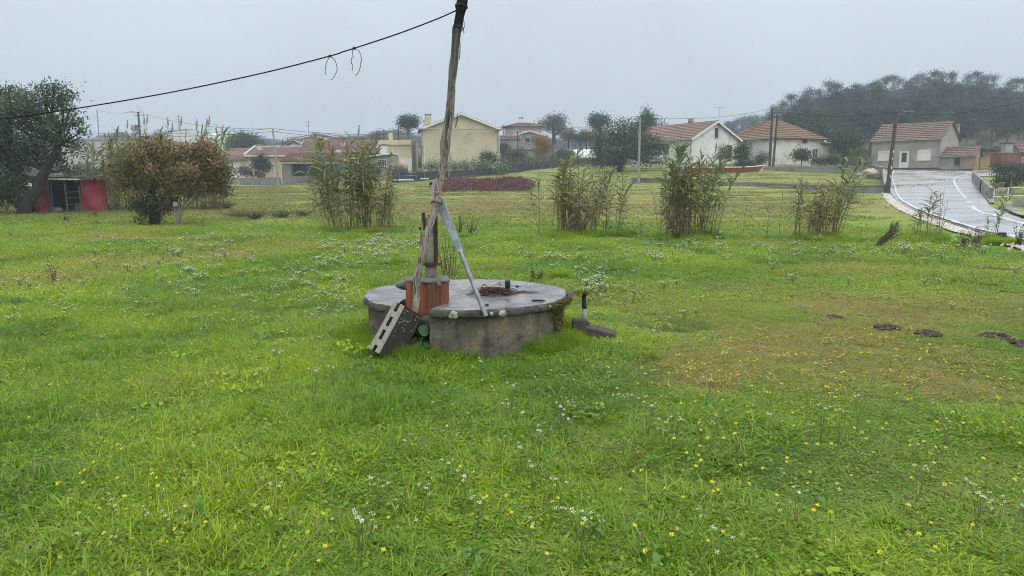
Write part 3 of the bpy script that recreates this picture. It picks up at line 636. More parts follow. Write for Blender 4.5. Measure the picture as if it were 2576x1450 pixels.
mb = MB(); mb.tube([(0, 0, .15), (0, 0, .25), (.002, 0, .36), (.004, 0, .48), (.006, 0, .57)], [.057, .058, .056, .052, .046], 18, True, lambda i, j: 1 + .03 * math.sin(j * 2.3 + i)); mb.obj('post_body', m_plas, pu, True)
mb = MB(); mb.bx(.034, .066, -.05, .012, .155, .645); mb.bx(.030, .068, .0125, .02, .155, .645); bevel(mb.obj('iron_strap', m_rust, pu), .003)
mb = MB(); mb.bx(-.02, .034, -.035, .03, .50, .60); bevel(mb.obj('post_head', m_rust, pu), .004)
mb = MB(); mb.bx(-.075, -.045, -.03, .02, .49, .62); mb.bx(-.10, -.0455, -.035, .025, .462, .489); mb.bx(-.045, .0, -.02, .01, .495, .52); bevel(mb.obj('bracket', m_rust, pu), .003)
mb = MB(); mb.bx(.04, .06, -.03, -.01, .645, .665); mb.obj('bolt', mat('pale_bolt', (.6, .6, .58), rough=.5), pu)
mb = MB(); mb.blob((-.03, -.052, .36), (.02, .012, .034), 5, 10, 7, .1); mb.obj('opening', mat('dark_opening', (.02, .017, .014), rough=.9), pu, True)  # dark blob on the post, its colour stands for the shade inside a hole
mb = MB(); mb.tube([(.072, -.02, .135), (.10, -.03, .12), (.10, -.03, .10)], .004, 6); mb.obj('bolt', m_rust, pu)

# leaning wooden pole
m_wood, t, b = new_mat('weathered_wood')
tcn = N(t, 'ShaderNodeTexCoord'); mpw = N(t, 'ShaderNodeMapping'); mpw.inputs['Scale'].default_value = (1, 1, .07); mpw.inputs['Rotation'].default_value = (0, math.radians(-7), 0); t.links.new(tcn.outputs['Object'], mpw.inputs[0])
wv = mpw.outputs[0]; n1 = noise(t, wv, 40, 7, .65)
cw = mixc(t, rng_(t, n1, .35, .62), (.11, .082, .064), (.44, .36, .295))
cw = mixc(t, rng_(t, noise(t, wv, 16, 5, .6), .58, .72), cw, (.27, .17, .11))
cw = mixc(t, rng_(t, noise(t, tcn.outputs['Object'], 3.5, 5), .45, .62), cw, (.32, .295, .265))
ncr = noise(t, wv, 22, 6, .6); cw = mixc(t, rng_(t, ncr, .455, .475), cw, mixc(t, rng_(t, ncr, .485, .505), (.022, .017, .014), cw))
spz = N(t, 'ShaderNodeSeparateXYZ'); t.links.new(tcn.outputs['Object'], spz.inputs[0])
cw = mixc(t, rng_(t, spz.outputs[2], 1.5, 2.6, 0, .92), cw, (.045, .040, .036))     # charred and wet towards its head
t.links.new(cw, b.inputs['Base Color']); b.inputs['Roughness'].default_value = .7; b.inputs['Specular IOR Level'].default_value = .3
bn = N(t, 'ShaderNodeBump', Strength=1., Distance=.03); t.links.new(n1, bn.inputs['Height']); t.links.new(bn.outputs[0], b.inputs['Normal'])
PL = [(1043, 789, 6.61, 8), (1045, 770, 6.615, 10), (1047, 740, 6.63, 10.5), (1050, 700, 6.65, 10), (1057, 660, 6.68, 10), (1065, 625, 6.70, 11), (1074, 590, 6.73, 10.5), (1086, 550, 6.77, 11), (1097, 515, 6.80, 11.5),
      (1104, 475, 6.84, 12.5), (1109, 440, 6.87, 12), (1116, 400, 6.90, 12), (1121, 360, 6.93, 13.5), (1126, 320, 6.96, 13.5), (1131, 280, 6.98, 13), (1135, 240, 7.0, 11.5), (1138, 200, 7.02, 11.5), (1141, 160, 7.04, 11), (1145, 120, 7.06, 11), (1149, 85, 7.08, 10.5), (1155, 50, 7.10, 9.5), (1159, 22, 7.12, 10.5), (1163, 5, 7.13, 11), (1166, -15, 7.14, 9), (1168, -40, 7.15, 6)]
PL = [(u + (1.0 * math.sin(i * 1.9) if 2 < i < 21 else 0), v, Y, r * (1 + .10 * math.sin(i * 2.7))) for i, (u, v, Y, r) in enumerate(PL)]
PW = [at(u, v, Y) for u, v, Y, r in PL]; base = PW[0].copy()
pole = thing('wooden_pole', 'tall cracked leaning wooden pole tied to the pump with dark wrapped head', 'pole', base)
def pole_w(i, j):
    s = math.sin(j * 1.57 + .25 * i) * .07 + math.sin(j * 3.1 + .6 * i) * .05 + math.sin(i * 1.7 + j) * .04
    return 1 + s - (.45 if j == (3 + i // 7) % 16 else 0) - (.36 if j == (12 - i // 9) % 16 and i > 6 else 0)
PD = dens([p - base for p in PW], 3); RDs = np.interp(np.linspace(0, len(PL) - 1, len(PD)), range(len(PL)), [p[3] * .86 * px(p[2]) for p in PL])
mb = MB(); mb.tube(PD, list(RDs), 16, True, pole_w); mb.obj('shaft', m_wood, pole)
for u0, v0, u1, v1, w_, off in [(1138, 70, 1140, 135, .012, -.01), (1151, 290, 1146, 322, .014, -.02), (1133, 385, 1128, 450, .016, -.025), (1130, 190, 1128, 290, .012, -.02), (1064, 560, 1049, 690, .018, -.03), (1157, 95, 1156, 150, .010, -.02), (1115, 405, 1112, 470, .014, -.03), (1112, 455, 1120, 478, .010, -.035)]:
    a = at(u0, v0, 7.02 if v0 < 300 else 6.86 if v0 < 500 else 6.7) - base; c = at(u1, v1, 7.02 if v0 < 300 else 6.86 if v0 < 500 else 6.7) - base
    mb = MB(); mid = a.lerp(c, .5) + Vector((.004, off * .5, 0)); mb.tube([a + Vector((0, 0, .01)), a.lerp(c, .2) + Vector((0, off * .4, 0)), mid, c], [.002, w_ * .5, w_ * .55, .004], 5); mb.obj('splinter', m_wood, pole)
m_tape = mat('black_tape', (.010, .010, .011), (.022, .022, .022), 20, .9, .8, 40, .08)
WP = [at(u, v, Y) - base for u, v, Y in [(1152, 68, 7.09), (1155, 50, 7.10), (1157, 36, 7.11), (1160, 20, 7.12), (1163, 6, 7.13), (1165, -8, 7.135)]]
mb = MB(); mb.tube(WP, [r * px(7.1) for r in (11.5, 10.8, 11.5, 13.5, 14, 12)], 14, True, lambda i, j: 1 + .10 * math.sin(j * 1.9 + i * 2.4) + .05 * math.sin(j * 4.4)); mb.obj('tape_wrap', m_tape, pole)
m_wire = mat('dark_wire', (.03, .03, .032), (.05, .045, .04), 20, .5)
def coil(c, r, axis, turns, rad, name, parent, m=m_wire, rise=.01):
    axis = Vector(axis).normalized(); x = axis.orthogonal().normalized(); y = axis.cross(x); mb = MB(); n = int(turns * 14)
    mb.tube([Vector(c) + (x * math.cos(6.283 * i / 14) + y * math.sin(6.283 * i / 14)) * r * (1 + .04 * math.sin(i * 1.7)) + axis * rise * i / 14 for i in range(n + 1)], rad, 5); return mb.obj(name, m, parent)
ax = (PW[9] - PW[7])
coil(PW[8] - base, .050, ax, 2.2, .004, 'tie_wire', pole); coil(WP[0] - Vector((0, 0, .02)), .046, ax, 2.4, .004, 'tie_wire', pole); coil(WP[3], .056, ax, 2, .004, 'tie_wire', pole)
mb = MB(); mb.tube([at(1166, 52, 7.06) - base, at(1170, 60, 7.05) - base, at(1167, 72, 7.05) - base, at(1165, 78, 7.05) - base, at(1168, 84, 7.05) - base], .0035, 5); mb.obj('wire_end', m_wire, pole)

# overhead cable and the wire ends hanging from it
m_cab = mat('black_cable', (.010, .011, .012), (.016, .016, .018), 10, .7, spec=.1)
ca = [(1152, 25, 7.08), (1100, 48, 7.12), (1000, 86, 7.24), (891, 122, 7.35), (862, 131, 7.38), (830, 141.5, 7.4), (671, 182, 7.5), (480, 223, 7.65), (322, 252, 7.8), (160, 278, 7.9), (0, 300, 8.0), (-350, 340, 8.3), (-900, 390, 8.8)]
mb = MB(); mb.tube(dens([at(*p) for p in ca], 4), .0063, 8); cable = tag(mb.obj('overhead_cable', m_cab, None, True), 'black overhead cable sagging from the pole head to the left', 'cable')
mb = MB()
for p in [(891, 122, 7.35), (830, 141.5, 7.4)]: mb.blob(at(*p), (.016, .014, .013), 3, 8, 6, .2)
mb.obj('cable_tie', m_cab, cable, True)
HW = [[(829, 143), (822, 156), (819, 166), (820.5, 168), (818, 176), (818.5, 188)], [(831, 143), (840, 149), (846, 162), (848, 178), (843, 188), (838, 198), (832, 201)], [(888, 125), (886, 133), (888, 141), (889, 144), (884, 148), (884, 160), (886, 162), (886, 178)], [(893, 124), (902, 128), (908, 140), (909, 155), (906, 159), (908, 162), (904, 177), (898, 187), (893, 190)]]
for pts, lab in zip(HW, ('short nearly straight wire end hanging from the cable, leftmost of four', 'curved wire end hanging from left tie of the overhead cable', 'kinked straight wire end hanging under the right cable tie', 'long curved wire end with a kink, rightmost under the overhead cable')):
    Y = 7.39 if pts[0][0] < 860 else 7.34; mb = MB(); mb.tube(dens([at(u, v, Y + .03 * math.sin(i)) for i, (u, v) in enumerate(pts)], 3), .0034, 5); tag(mb.obj('hanging_wire', m_wire, None, True), lab, 'wire')

# galvanised pump lever
m_galv = mat('galvanised_steel', (.20, .225, .245), (.13, .15, .17), 14, .45, .15, 60, .5, .3, stain=(.27, .29, .30), sscale=8, samt=.5)
A, A2, Bq, Cq = at(1087, 460, 7.0), at(1112, 523, 6.92), at(1159, 634, 6.72), at(1223, 797, 6.425)
lv = thing('steel_lever', 'galvanised steel lever with flat channel and round tube leaning across the lid', 'lever', Cq)
ddir = (Cq - A).normalized(); sdv = ddir.cross(Vector((0, -1, 0))).normalized(); nv = sdv.cross(ddir).normalized()
if nv.y > 0: nv = -nv
def loft(mb, secs):
    V = []
    for p, w_, h_ in secs: V += [p - sdv * w_ / 2 - nv * h_ / 2, p + sdv * w_ / 2 - nv * h_ / 2, p + sdv * w_ / 2 + nv * h_ / 2, p - sdv * w_ / 2 + nv * h_ / 2]
    Fc = [(3, 2, 1, 0), tuple(4 * (len(secs) - 1) + k for k in range(4))]
    for i in range(len(secs) - 1): Fc += [(4 * i + k, 4 * i + (k + 1) % 4, 4 * i + 4 + (k + 1) % 4, 4 * i + 4 + k) for k in range(4)]
    mb.add(V, Fc)
mb = MB(); loft(mb, [(A - Cq, .030, .03), (A.lerp(A2, .12) - Cq, .060, .055), (A.lerp(A2, .5) - Cq, .066, .06), (A2 - Cq, .082, .062), (A2.lerp(Bq, .5) - Cq, .070, .055), (Bq.lerp(A2, .12) - Cq, .060, .048), (Bq - Cq, .050, .042)]); bevel(mb.obj('channel', m_galv, lv), .004)
mb = MB(); mb.tube([Bq.lerp(A2, .02) - Cq, Bq.lerp(Cq, .5) - Cq, Vector((0, 0, 0))], [.022, .0215, .0215], 16, False); mb.tube([Bq.lerp(Cq, .9) - Cq, Vector((0, 0, 0))], [.017, .017], 16, False); mb.obj('tube', m_galv, lv, True)
mb = MB(); mb.tube([Bq.lerp(Cq, -.01) - Cq, Bq.lerp(Cq, .03) - Cq], [.027, .026], 14); mb.obj('collar', m_galv, lv)
mb = MB(); mb.blob(A - Cq + Vector((-.006, -.02, -.02)), (.02, .014, .028), 2, 8, 6, .2); mb.obj('pivot_end', m_rust, lv)

# things lying on the lid
def lid(u, v, z=.452):
    k = (725 - v) / F; dy = math.cos(TH) + math.sin(TH) * k; dz = -math.sin(TH) + math.cos(TH) * k; s = (z - CZ) / dz
    return Vector(((u - 1288) / F * s, dy * s, z))
m_rw = mat('rusty_wire', (.075, .036, .024), (.035, .022, .018), 25, .7)
o = lid(1241, 742); wb = MB(); rg_ = random.Random(21)
for i in range(60):
    L = rg_.uniform(.10, .22); a = rg_.gauss(.12, .22); y0 = rg_.gauss(0, .05); z0 = abs(rg_.gauss(0, .018)); c0 = rg_.gauss(0, .05)
    p = [Vector((c0 + s * L * math.cos(a), y0 + s * L * math.sin(a) * .7 + rg_.gauss(0, .01), .004 + z0 + max(0, .045 * (1 - (s * 1.1) ** 2)) * rg_.uniform(.1, 1.1))) for s in (-1, -.6, -.2, .2, .6, 1)]
    wb.tube(dens(p, 2), .0028, 4)
for i in range(9):
    x0 = rg_.uniform(-.14, .02); h = rg_.uniform(.04, .11); w_ = rg_.uniform(.03, .07); y0 = rg_.uniform(-.02, .08)
    wb.tube(dens([(x0, y0, .01), (x0 - w_ * .3, y0 + .01, h * .6), (x0 + w_ * .4, y0 + .02, h), (x0 + w_, y0, h * .5), (x0 + w_ * .7, y0 - .02, .01)], 3), .0026, 4)
q = wb.obj('wire_bundle', m_rw); q.location = o; tag(q, 'tangled bundle of rusty tie wire lying on the wet lid', 'wire bundle')
o = lid(1277, 741); mb = MB(); prof = [(.036, 0), (.036, .022), (.030, .03), (.027, .045)]
for k in range(6): prof += [(.0285, .05 + k * .011), (.0255, .056 + k * .011)]
prof += [(.0285, .118), (.0285, .140), (.022, .141), (.022, .10)]
mb.lathe(prof, n=18); q = mb.obj('plastic_fitting', mat('black_plastic', (.018, .020, .024), (.03, .03, .034), 10, .4), None, True); q.location = o; tag(q, 'upright black ribbed plastic pipe fitting among the wires on lid', 'pipe fitting')
mb = MB(); mb.bx(-.15, .12, -.12, .10, .002, .018); q = bevel(mb.obj('wooden_board', mat('wet_board', (.33, .27, .20), (.22, .17, .12), 6, .6, .4, 40, stretch=(1, 6, 1))), .004); q.location = lid(1232, 727); q.rotation_euler = (0, math.radians(-3), .25); tag(q, 'small pale wooden board lying under the rusty wires', 'board')
mb = MB(); rg_ = random.Random(5)
for i in range(3):
    x1 = .10 + .05 * i
    mb.tube(dens([(-.02, .0, .004), (.03, .06 - .02 * i, .008), (x1, .055 - .01 * i, .012), (x1 + .03, .01, .006), (x1 - .02, -.02, .004), (.03, -.03 + .01 * i, .01), (-.03, -.01, .004)], 4), .0028, 5)
q = mb.obj('wire_loop', m_wire); q.location = lid(1297, 737); tag(q, 'loose dark wire loops right of the black plastic fitting', 'wire')
mb = MB(); mb.lathe([(.020, 0), (.021, .008), (.016, .012), (.006, .012)], n=14); q = mb.obj('bottle_cap', m_tape, None, True); q.location = lid(1301, 722); tag(q, 'small round black cap lying behind the wire loops', 'cap')
mb = MB(); mb.blob((0, 0, .014), (.02, .016, .02), 8, 7, 5, .2); q = mb.obj('clay_fragment', mat('clay_bit', (.36, .20, .11), rough=.8)); q.location = lid(1257, 716); tag(q, 'small brown clay lump at the far edge of lid', 'fragment')
mb = MB(); mb.blob((0, 0, .008), (.012, .010, .012), 18, 7, 5, .2); q = mb.obj('pebble', mat('cream_pebble', (.55, .50, .34), rough=.8)); q.location = lid(1287, 718); tag(q, 'tiny cream pebble right behind the black fitting', 'pebble')
mb = MB(); mb.bx(-.055, .03, -.016, -.008, .001, .014); mb.bx(-.055, .03, .008, .016, .001, .014); mb.bx(-.062, -.0552, -.016, .016, .001, .013); mb.bx(.0302, .06, -.02, .02, .001, .010); mb.bx(.031, .036, -.006, .006, .0105, .024); q = bevel(mb.obj('metal_clip', mat('dark_metal', (.03, .03, .032), rough=.45, metal=.4)), .002); q.location = lid(1355, 758); q.rotation_euler = (0, 0, .12); tag(q, 'small dark metal clip lying near the right rim of lid', 'clip')
mb = MB(); mb.blob((0, 0, .008), (.026, .012, .008), 28, 7, 5, .2); q = mb.obj('slate_chip', m_tape); q.location = lid(1225, 770); q.rotation_euler = (0, 0, -.5); tag(q, 'dark stone chip beside the foot of the steel tube', 'chip')
mb = MB(); mb.bx(-.02, .02, -.012, .012, .0005, .006); q = bevel(mb.obj('paper_scrap', mat('white_scrap', (.7, .7, .7), rough=.6)), .002); q.location = lid(1167, 728); tag(q, 'tiny white scrap on lid between brick and steel lever', 'scrap')
# broken piece of the lid at the right rim
mb = MB(); mb.blob((0, 0, 0), (.055, .06, .022), 31, 12, 7, .3); mb.blob((.02, -.06, -.035), (.035, .04, .03), 33, 10, 6, .3); mb.blob((.015, -.02, -.03), (.03, .05, .035), 34, 10, 6, .3)
q = mb.obj('broken_concrete', m_edge); q.location = (WELL[0] + 1.035, WELL[1] + .02, .435); tag(q, 'broken crumbling concrete lump sticking out of the right lid rim', 'concrete lump')

# hollow concrete block leaning on the well
Rb = Matrix(((.4566, .6714, .5837), (.2757, -.7305, .6248), (.8459, -.1243, -.5186))); kS = .94
Ob = Vector((-1.3462, 6.8405, .0252)); Ob = Vector((Ob.x * kS, Ob.y * kS, CZ + (Ob.z - CZ) * kS)); L_, W_, H_ = .5 * kS, .18 * kS, .2496 * kS
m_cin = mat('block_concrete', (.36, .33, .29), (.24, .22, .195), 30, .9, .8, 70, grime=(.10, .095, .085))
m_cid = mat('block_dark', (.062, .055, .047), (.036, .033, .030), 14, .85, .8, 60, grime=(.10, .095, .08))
cb_ = link('cinder_block', None); cb_.empty_display_size = .1; cb_.matrix_world = Matrix.Translation(Ob) @ Rb.to_4x4()
tag(cb_, 'hollow grey concrete block leaning on end against the well wall', 'concrete block')
mb = MB(); holes = [(-.001, .055), (.115, .205), (.245, .335), (.39, L_ + .001)]
ys = (0, .055, .100, W_); cells = [0] + [x for h in holes for x in h] + [L_]
cells = sorted(set(max(0, min(L_, x)) for x in cells))
for a, c in zip(cells[:-1], cells[1:]):
    hole = any(h0 - 1e-6 <= a and c <= h1 + 1e-6 for h0, h1 in holes)
    if hole: mb.bx(a, c, 0, ys[1], 0, H_); mb.bx(a, c, ys[2], W_, 0, H_); mb.bx(a, c, ys[1], ys[2], H_ * .82, H_)
    else: mb.bx(a, c, 0, W_, 0, H_)
# merge cells, face colouring: open face pale, every other face dark
o = mb.obj('block_body', [m_cin, m_cid], cb_)
import bmesh
bm = bmesh.new(); bm.from_mesh(o.data); bmesh.ops.remove_doubles(bm, verts=bm.verts, dist=1e-5)
cent = {}
for f_ in bm.faces: cent.setdefault(tuple(round(x, 4) for x in f_.calc_center_median()), []).append(f_)
bmesh.ops.delete(bm, geom=[f_ for l in cent.values() if len(l) > 1 for f_ in l], context='FACES')
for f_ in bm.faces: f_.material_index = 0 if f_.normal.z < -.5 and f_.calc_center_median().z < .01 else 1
bmesh.ops.recalc_face_normals(bm, faces=bm.faces); bm.to_mesh(o.data); bm.free()
rg_ = random.Random(77)
for i in range(34):
    x = min(L_ - .03, max(.04, rg_.gauss(.32, .10))); z = min(H_ - .02, max(.015, rg_.uniform(.01, H_))); s = rg_.uniform(.002, .0075); mb = MB(); mb.blob((0, 0, 0), (s, .002, s), i, 7, 4, .15)
    q = mb.obj('lichen_spot', m_lich, o, True); q.location = (x, W_ + .0005, z)

# stand pipe and two rough blocks beside the well
m_pvc = mat('grey_pvc', (.30, .33, .36), (.22, .24, .26), 12, .45, grime=(.12, .11, .09))
b0 = at(1470, 852, 7.5); b0.z = 0.02
sp_ = thing('stand_pipe', 'grey plastic stand pipe with black rubber elbow right of the well', 'pipe', b0)
hz = lambda v: at(1468, v, 7.5).z - b0.z
mb = MB(); mb.tube([(0, 0, -.05), (0, 0, hz(800)), (-.006, 0, hz(772))], .021, 14); mb.obj('pipe', m_pvc, sp_, True)
mb = MB(); mb.tube(dens([(-.004, 0, hz(775)), (-.009, 0, hz(760)), (-.010, -.002, hz(748)), (-.006, -.014, hz(741)), (.0, -.030, hz(738))], 3), [.024] * 13, 14, False)
mb.tube([(-.004, -.018, hz(740)), (.0005, -.0295, hz(738))], [.006, .019], 14); mb.obj('elbow', mat('black_rubber', (.035, .030, .028), (.02, .018, .017), 10, .5, grime=(.12, .06, .04)), sp_, True)
mb = MB(); mb.tube([(-.004, 0, hz(776)), (-.004, 0, hz(773))], .026, 14); mb.obj('clamp', m_tape, sp_, True)
def roughblock(name, label, poly, z0, z1s, loc, rz, seed):
    rg_ = random.Random(seed); n = len(poly); mb = MB()
    V = [(x, y, z0) for x, y in poly] + [(x + rg_.uniform(-.006, .006), y + rg_.uniform(-.006, .006), z) for (x, y), z in zip(poly, z1s)]
    mb.add(V, [tuple(range(n - 1, -1, -1)), tuple(range(n, 2 * n))] + [(i, (i + 1) % n, n + (i + 1) % n, n + i) for i in range(n)])
    q = bevel(mb.obj(name, m_rub), .018, 3); q.location = loc; q.rotation_euler = (0, 0, rz); return tag(q, label, 'concrete block')
m_rub = mat('dark_rubble', (.095, .080, .064), (.052, .045, .038), 16, .9, 1., 45, grime=(.18, .16, .13))
p = gp(1459, 7.36); roughblock('rough_block', 'squat dark concrete block in front of the stand pipe', [(-.085, -.08), (0, -.1), (.085, -.075), (.09, .06), (0, .08), (-.08, .06)], -.03, [.215, .235, .20, .20, .225, .22], p, .1, 1)
p = gp(1512, 7.30); roughblock('rough_block', 'long low dark concrete block sloping away right of the well', [(-.17, -.07), (.15, -.09), (.15, .08), (-.17, .08)], -.03, [.155, .085, .10, .165], p, -.12, 2)

# plants of the foreground
m_bl = leafmat('broad_leaf', [(.026, .075, .018), (.036, .10, .026), (.05, .12, .035)], .35, .25); m_bl2 = leafmat('dock_leaf', [(.09, .22, .025), (.13, .27, .04), (.17, .30, .06)], .4, .4)
def broad_plant(name, label, loc, leaves, cat='plant', stem_h=.1, m=None, group=None, el=1.):
    t_ = thing(name, label, cat, loc, 0, group)
    for i, (x, y, z, s, az, tilt) in enumerate(leaves):
        mb = MB(); n = 10; V = [(0, 0, 0)]
        for k in range(n):
            a = 6.283 * k / n; rr = s * (1 + (.55 * max(0, math.cos(a)) ** 3 if el > 1 else -.18 * math.cos(a))); xx = rr * math.cos(a) * el + .25 * s * el; V.append((xx, rr * .85 * math.sin(a) / el ** .5, .10 * s * abs(math.sin(a)) + .06 * s * math.sin(3 * a + i) - (.28 * xx * xx / s if el > 1 else .10 * s)))
        V[0] = (.25 * s, 0, .02 * s); mb.add(V, [(0, 1 + k, 1 + (k + 1) % n) for k in range(n)])
        q = mb.obj('leaf', m or m_bl, t_, True); q.location = (x, y, z); q.rotation_euler = (0, tilt, az)
        mb = MB(); mb.tube([(0, 0, 0), (x * .5, y * .5, z * .6), (x, y, z)], .003, 4); mb.obj('stem', m_stem, q).matrix_parent_inverse = (Matrix.Translation((x, y, z)) @ Matrix.Rotation(az, 4, 'Z') @ Matrix.Rotation(tilt, 4, 'Y')).inverted()
    return t_
broad_plant('round_leaf_plant', 'dark green round leaved plant growing in the well recess beside leaning block', (WELL[0] - .36, WELL[1] - 1.0, 0), [(.03, .10, .25, .062, -1.2, .8), (-.06, .06, .17, .05, 3.6, .5), (.06, .04, .13, .042, -.6, .5), (-.02, -.0, .12, .045, -2.0, .6), (.0, .12, .19, .045, 1.5, .3), (.04, .02, .06, .04, -1.0, .6)])
for i, (u, v, lab, ls) in enumerate([(1485, 1365, 'broad weed with one cream and two green leaves in right foreground grass', [(.02, .02, .10, .03, 1.2, .3), (-.03, 0, .09, .032, 3, .4), (.05, -.02, .08, .03, -.5, .5)]),
                             (1195, 1425, 'feathery dark green weed rosette at the bottom centre edge', [(.05, 0, .08, .03, .2, .4), (-.05, .01, .08, .03, 3.3, .4), (0, .05, .08, .03, 1.6, .4), (.02, -.05, .07, .03, -1.3, .5), (-.04, -.04, .08, .028, -2.3, .4)]),
                             (500, 1330, 'pair of broad upright dock leaves in left foreground grass', [(.0, .02, .15, .035, -1.4, 1.1), (.06, -.02, .10, .033, -.3, .5), (-.05, -.02, .10, .03, 3.5, .5), (.02, -.06, .08, .03, -1.2, .5)]),
                             (660, 868, 'bluish broad leaved weed in grass left of the well', [(.0, .0, .16, .05, -1.4, .5), (-.09, .03, .11, .045, 3.0, .5), (.09, .0, .12, .045, .2, .4)]),
                             (1645, 1420, 'low broad leaved weed clump at the bottom edge, right of centre', [(.03, .02, .09, .035, .6, .4), (-.05, .01, .08, .035, 2.6, .4), (0, -.05, .07, .033, -1.5, .5)]),
                             (2060, 1280, 'small blue green leaved weed among yellow flowers on the right', [(.03, .02, .09, .028, .6, .4), (-.04, .01, .09, .028, 2.6, .4), (0, -.04, .08, .026, -1.5, .5)])]):
    broad_plant('broad_leaf_weed', lab, gy(u, v), [(a * .8, c * .8, z * .8, s * .72, d, tl) for a, c, z, s, d, tl in ls], 'weed', m=m_bl2, el=1.5)
# earth mounds
m_soil = mat('dark_soil', (.105, .082, .062), (.055, .043, .034), 18, .95, 1., 50)
for i, ((u, v), lab, (rx, ry, rz_)) in enumerate(zip([(405, 1090), (2100, 797), (2230, 824), (2335, 840), (2505, 846), (2535, 854), (2582, 868), (1000, 1385), (1285, 910), (715, 1320)],
        ['bare patch of dark earth in the lush left foreground grass', 'smallest dark earth mound on the right, farthest from the camera', 'flat dark molehill between two others on the right meadow', 'round dark molehill with clods in the middle of the right row', 'wide dark molehill near the right picture edge', 'low spill of earth joined to the widest molehill', 'dark molehill cut by the right picture edge', 'muddy hollow of bare earth at the bottom centre', 'dark strip of earth at the foot of the well', 'small dark earth hole in grass at lower left'],
        [(.17, .13, .02), (.10, .10, .02), (.13, .12, .028), (.14, .12, .03), (.15, .12, .03), (.10, .08, .02), (.15, .15, .035), (.13, .08, .02), (.22, .05, .02), (.05, .05, .015)])):
    rg_ = random.Random(i + 90); mb = MB(); mb.blob((0, 0, 0), (rx, ry, rz_), i, 16, 8, .25)
    for k in range(26):
        a = rg_.uniform(0, 6.28); r_ = rg_.uniform(0, .95); s = rg_.uniform(.012, .032) * (1 if rx > .1 else .5)
        mb.blob((rx * r_ * math.cos(a), ry * r_ * math.sin(a), rz_ * math.sqrt(max(0, 1 - r_ * r_)) + s * .1), (s, s, s * .7), k, 6, 4, .2)
    q = mb.obj('earth_mound', m_soil); q.location = gy(u, v + 3); tag(q, lab, 'earth mound')

# ------------------------------------------------------------------ giant reeds
m_cane = mat('reed_stalk', (.20, .17, .075), (.13, .095, .05), 6, .6, stretch=(1, 1, .2))
m_rg = leafmat('reed_leaf_green', [(.105, .155, .060), (.165, .22, .090), (.27, .31, .165)], .5, .3, 1.0)
m_ro = leafmat('reed_leaf_olive', [(.14, .145, .045), (.23, .215, .07), (.31, .25, .09)], .6, .3, 1.2)
m_rd = leafmat('reed_leaf_dry', [(.15, .11, .065), (.25, .185, .105), (.33, .25, .15), (.20, .145, .075)], .7, .2, 1.2)
m_plu = leafmat('reed_plume', [(.28, .25, .21), (.36, .33, .28), (.24, .2, .17)], .8, .3)
def strip(V, Q, p0, az, el, L, w, droop, rg, n=5):
    p = np.array(p0, float); d = np.array([math.cos(az) * math.cos(el), math.sin(az) * math.cos(el), math.sin(el)]); o = len(V)
    side0 = np.cross(d, (0, 0, 1)); side0 /= np.linalg.norm(side0) + 1e-9; roll = rg.uniform(-.7, .7)
    for k in range(n + 1):
        s = k / n; up = np.cross(side0, d); sd_ = side0 * math.cos(roll) + up * math.sin(roll); ww = w * .5 * (math.sin(math.pi * min(1, s * .85 + .15)) ** .7) if k < n else .002
        V.append(p - sd_ * ww); V.append(p + sd_ * ww)
        if k < n: Q.append((o + 2 * k, o + 2 * k + 1, o + 2 * k + 3, o + 2 * k + 2))
        p = p + d * L / n; d = d + np.array([.10 * rg.uniform(-.2, 1.0), 0, -droop * (.4 + s)]) / n * 2; d /= np.linalg.norm(d)
def cane(h, seed, nleaf, L, w, start, droop, el0, mleaf, bend=.1, plume=False, rad=.013, hang=0):
    rg = random.Random(seed); bx_, by_ = bend * rg.uniform(.3, 1), rg.uniform(-.08, .08)
    pt = lambda s: (bx_ * h * s * s + .012 * math.sin(s * 9 + seed), by_ * h * s * s, h * s)
    mb = MB(); mb.tube([pt(k / 7) for k in range(8)], [rad * (1 - .7 * k / 7) for k in range(8)], 5); st = mb.mesh('reed_stalk', m_cane, True)
    V = []; Q = []
    for k in range(nleaf):
        s = start + (1 - start) * (k + rg.uniform(0, .8)) / nleaf; az = (0 if k % 2 else math.pi) + rg.gauss(0, .75)
        top = (s - start) / (1 - start); LL_ = L * rg.uniform(.7, 1.15) * (1 - .35 * top)
        strip(V, Q, pt(min(1, s)), az, el0 + .5 * top + rg.gauss(0, .18), LL_, w * rg.uniform(.7, 1.2), droop * rg.uniform(.5, 1.4), rg)
    for k in range(hang):                             # dead sheaths hanging along the stalk
        s = rg.uniform(.06, .85); strip(V, Q, pt(s), rg.uniform(0, 6.28), rg.uniform(-.6, .5), rg.uniform(.2, .4), w * .6, 1.4, rg, 4)
    lf = arrmesh('reed_leaf', np.array(V), np.array(Q), mleaf, True)
    pm = None
    if plume:
        V = []; Q = []
        for k in range(70):
            s = rg.uniform(0, 1); strip(V, Q, (bx_ * h + .02 * s, by_ * h, h + .34 * s), rg.uniform(0, 6.28), 1.0 + .3 * rg.random(), .13 * (1 - .6 * s), .011, .9, rg, 2)
        pm = arrmesh('reed_plume', np.array(V), np.array(Q), m_plu)
    return st, lf, pm, h
KIND = {
    'green': [cane(2.5, 10 + i, 17, .64, .056, .40, .75, .55, m_rg, .12) for i in range(5)],
    'olive': [cane(2.0, 30 + i, 20, .52, .046, .35, 1.2, .3, m_ro, .08, hang=5) for i in range(4)],
    'dry': [cane(1.7, 50 + i, 16, .42, .034, .3, 1.9, .0, m_rd, .06, hang=8) for i in range(4)],
    'young': [cane(1.0, 70 + i, 12, .42, .036, .25, .85, .5, m_rg, .05, rad=.008) for i in range(3)],
    'plume': [cane(2.9, 90 + i, 9, .40, .035, .5, .9, .5, m_rg, .08, True) for i in range(2)],
    'stick': [cane(1.5, 95 + i, 9, .16, .015, .45, .6, .6, m_rd, .05, rad=.009, hang=6) for i in range(2)],
}
_rr = random.Random(99)
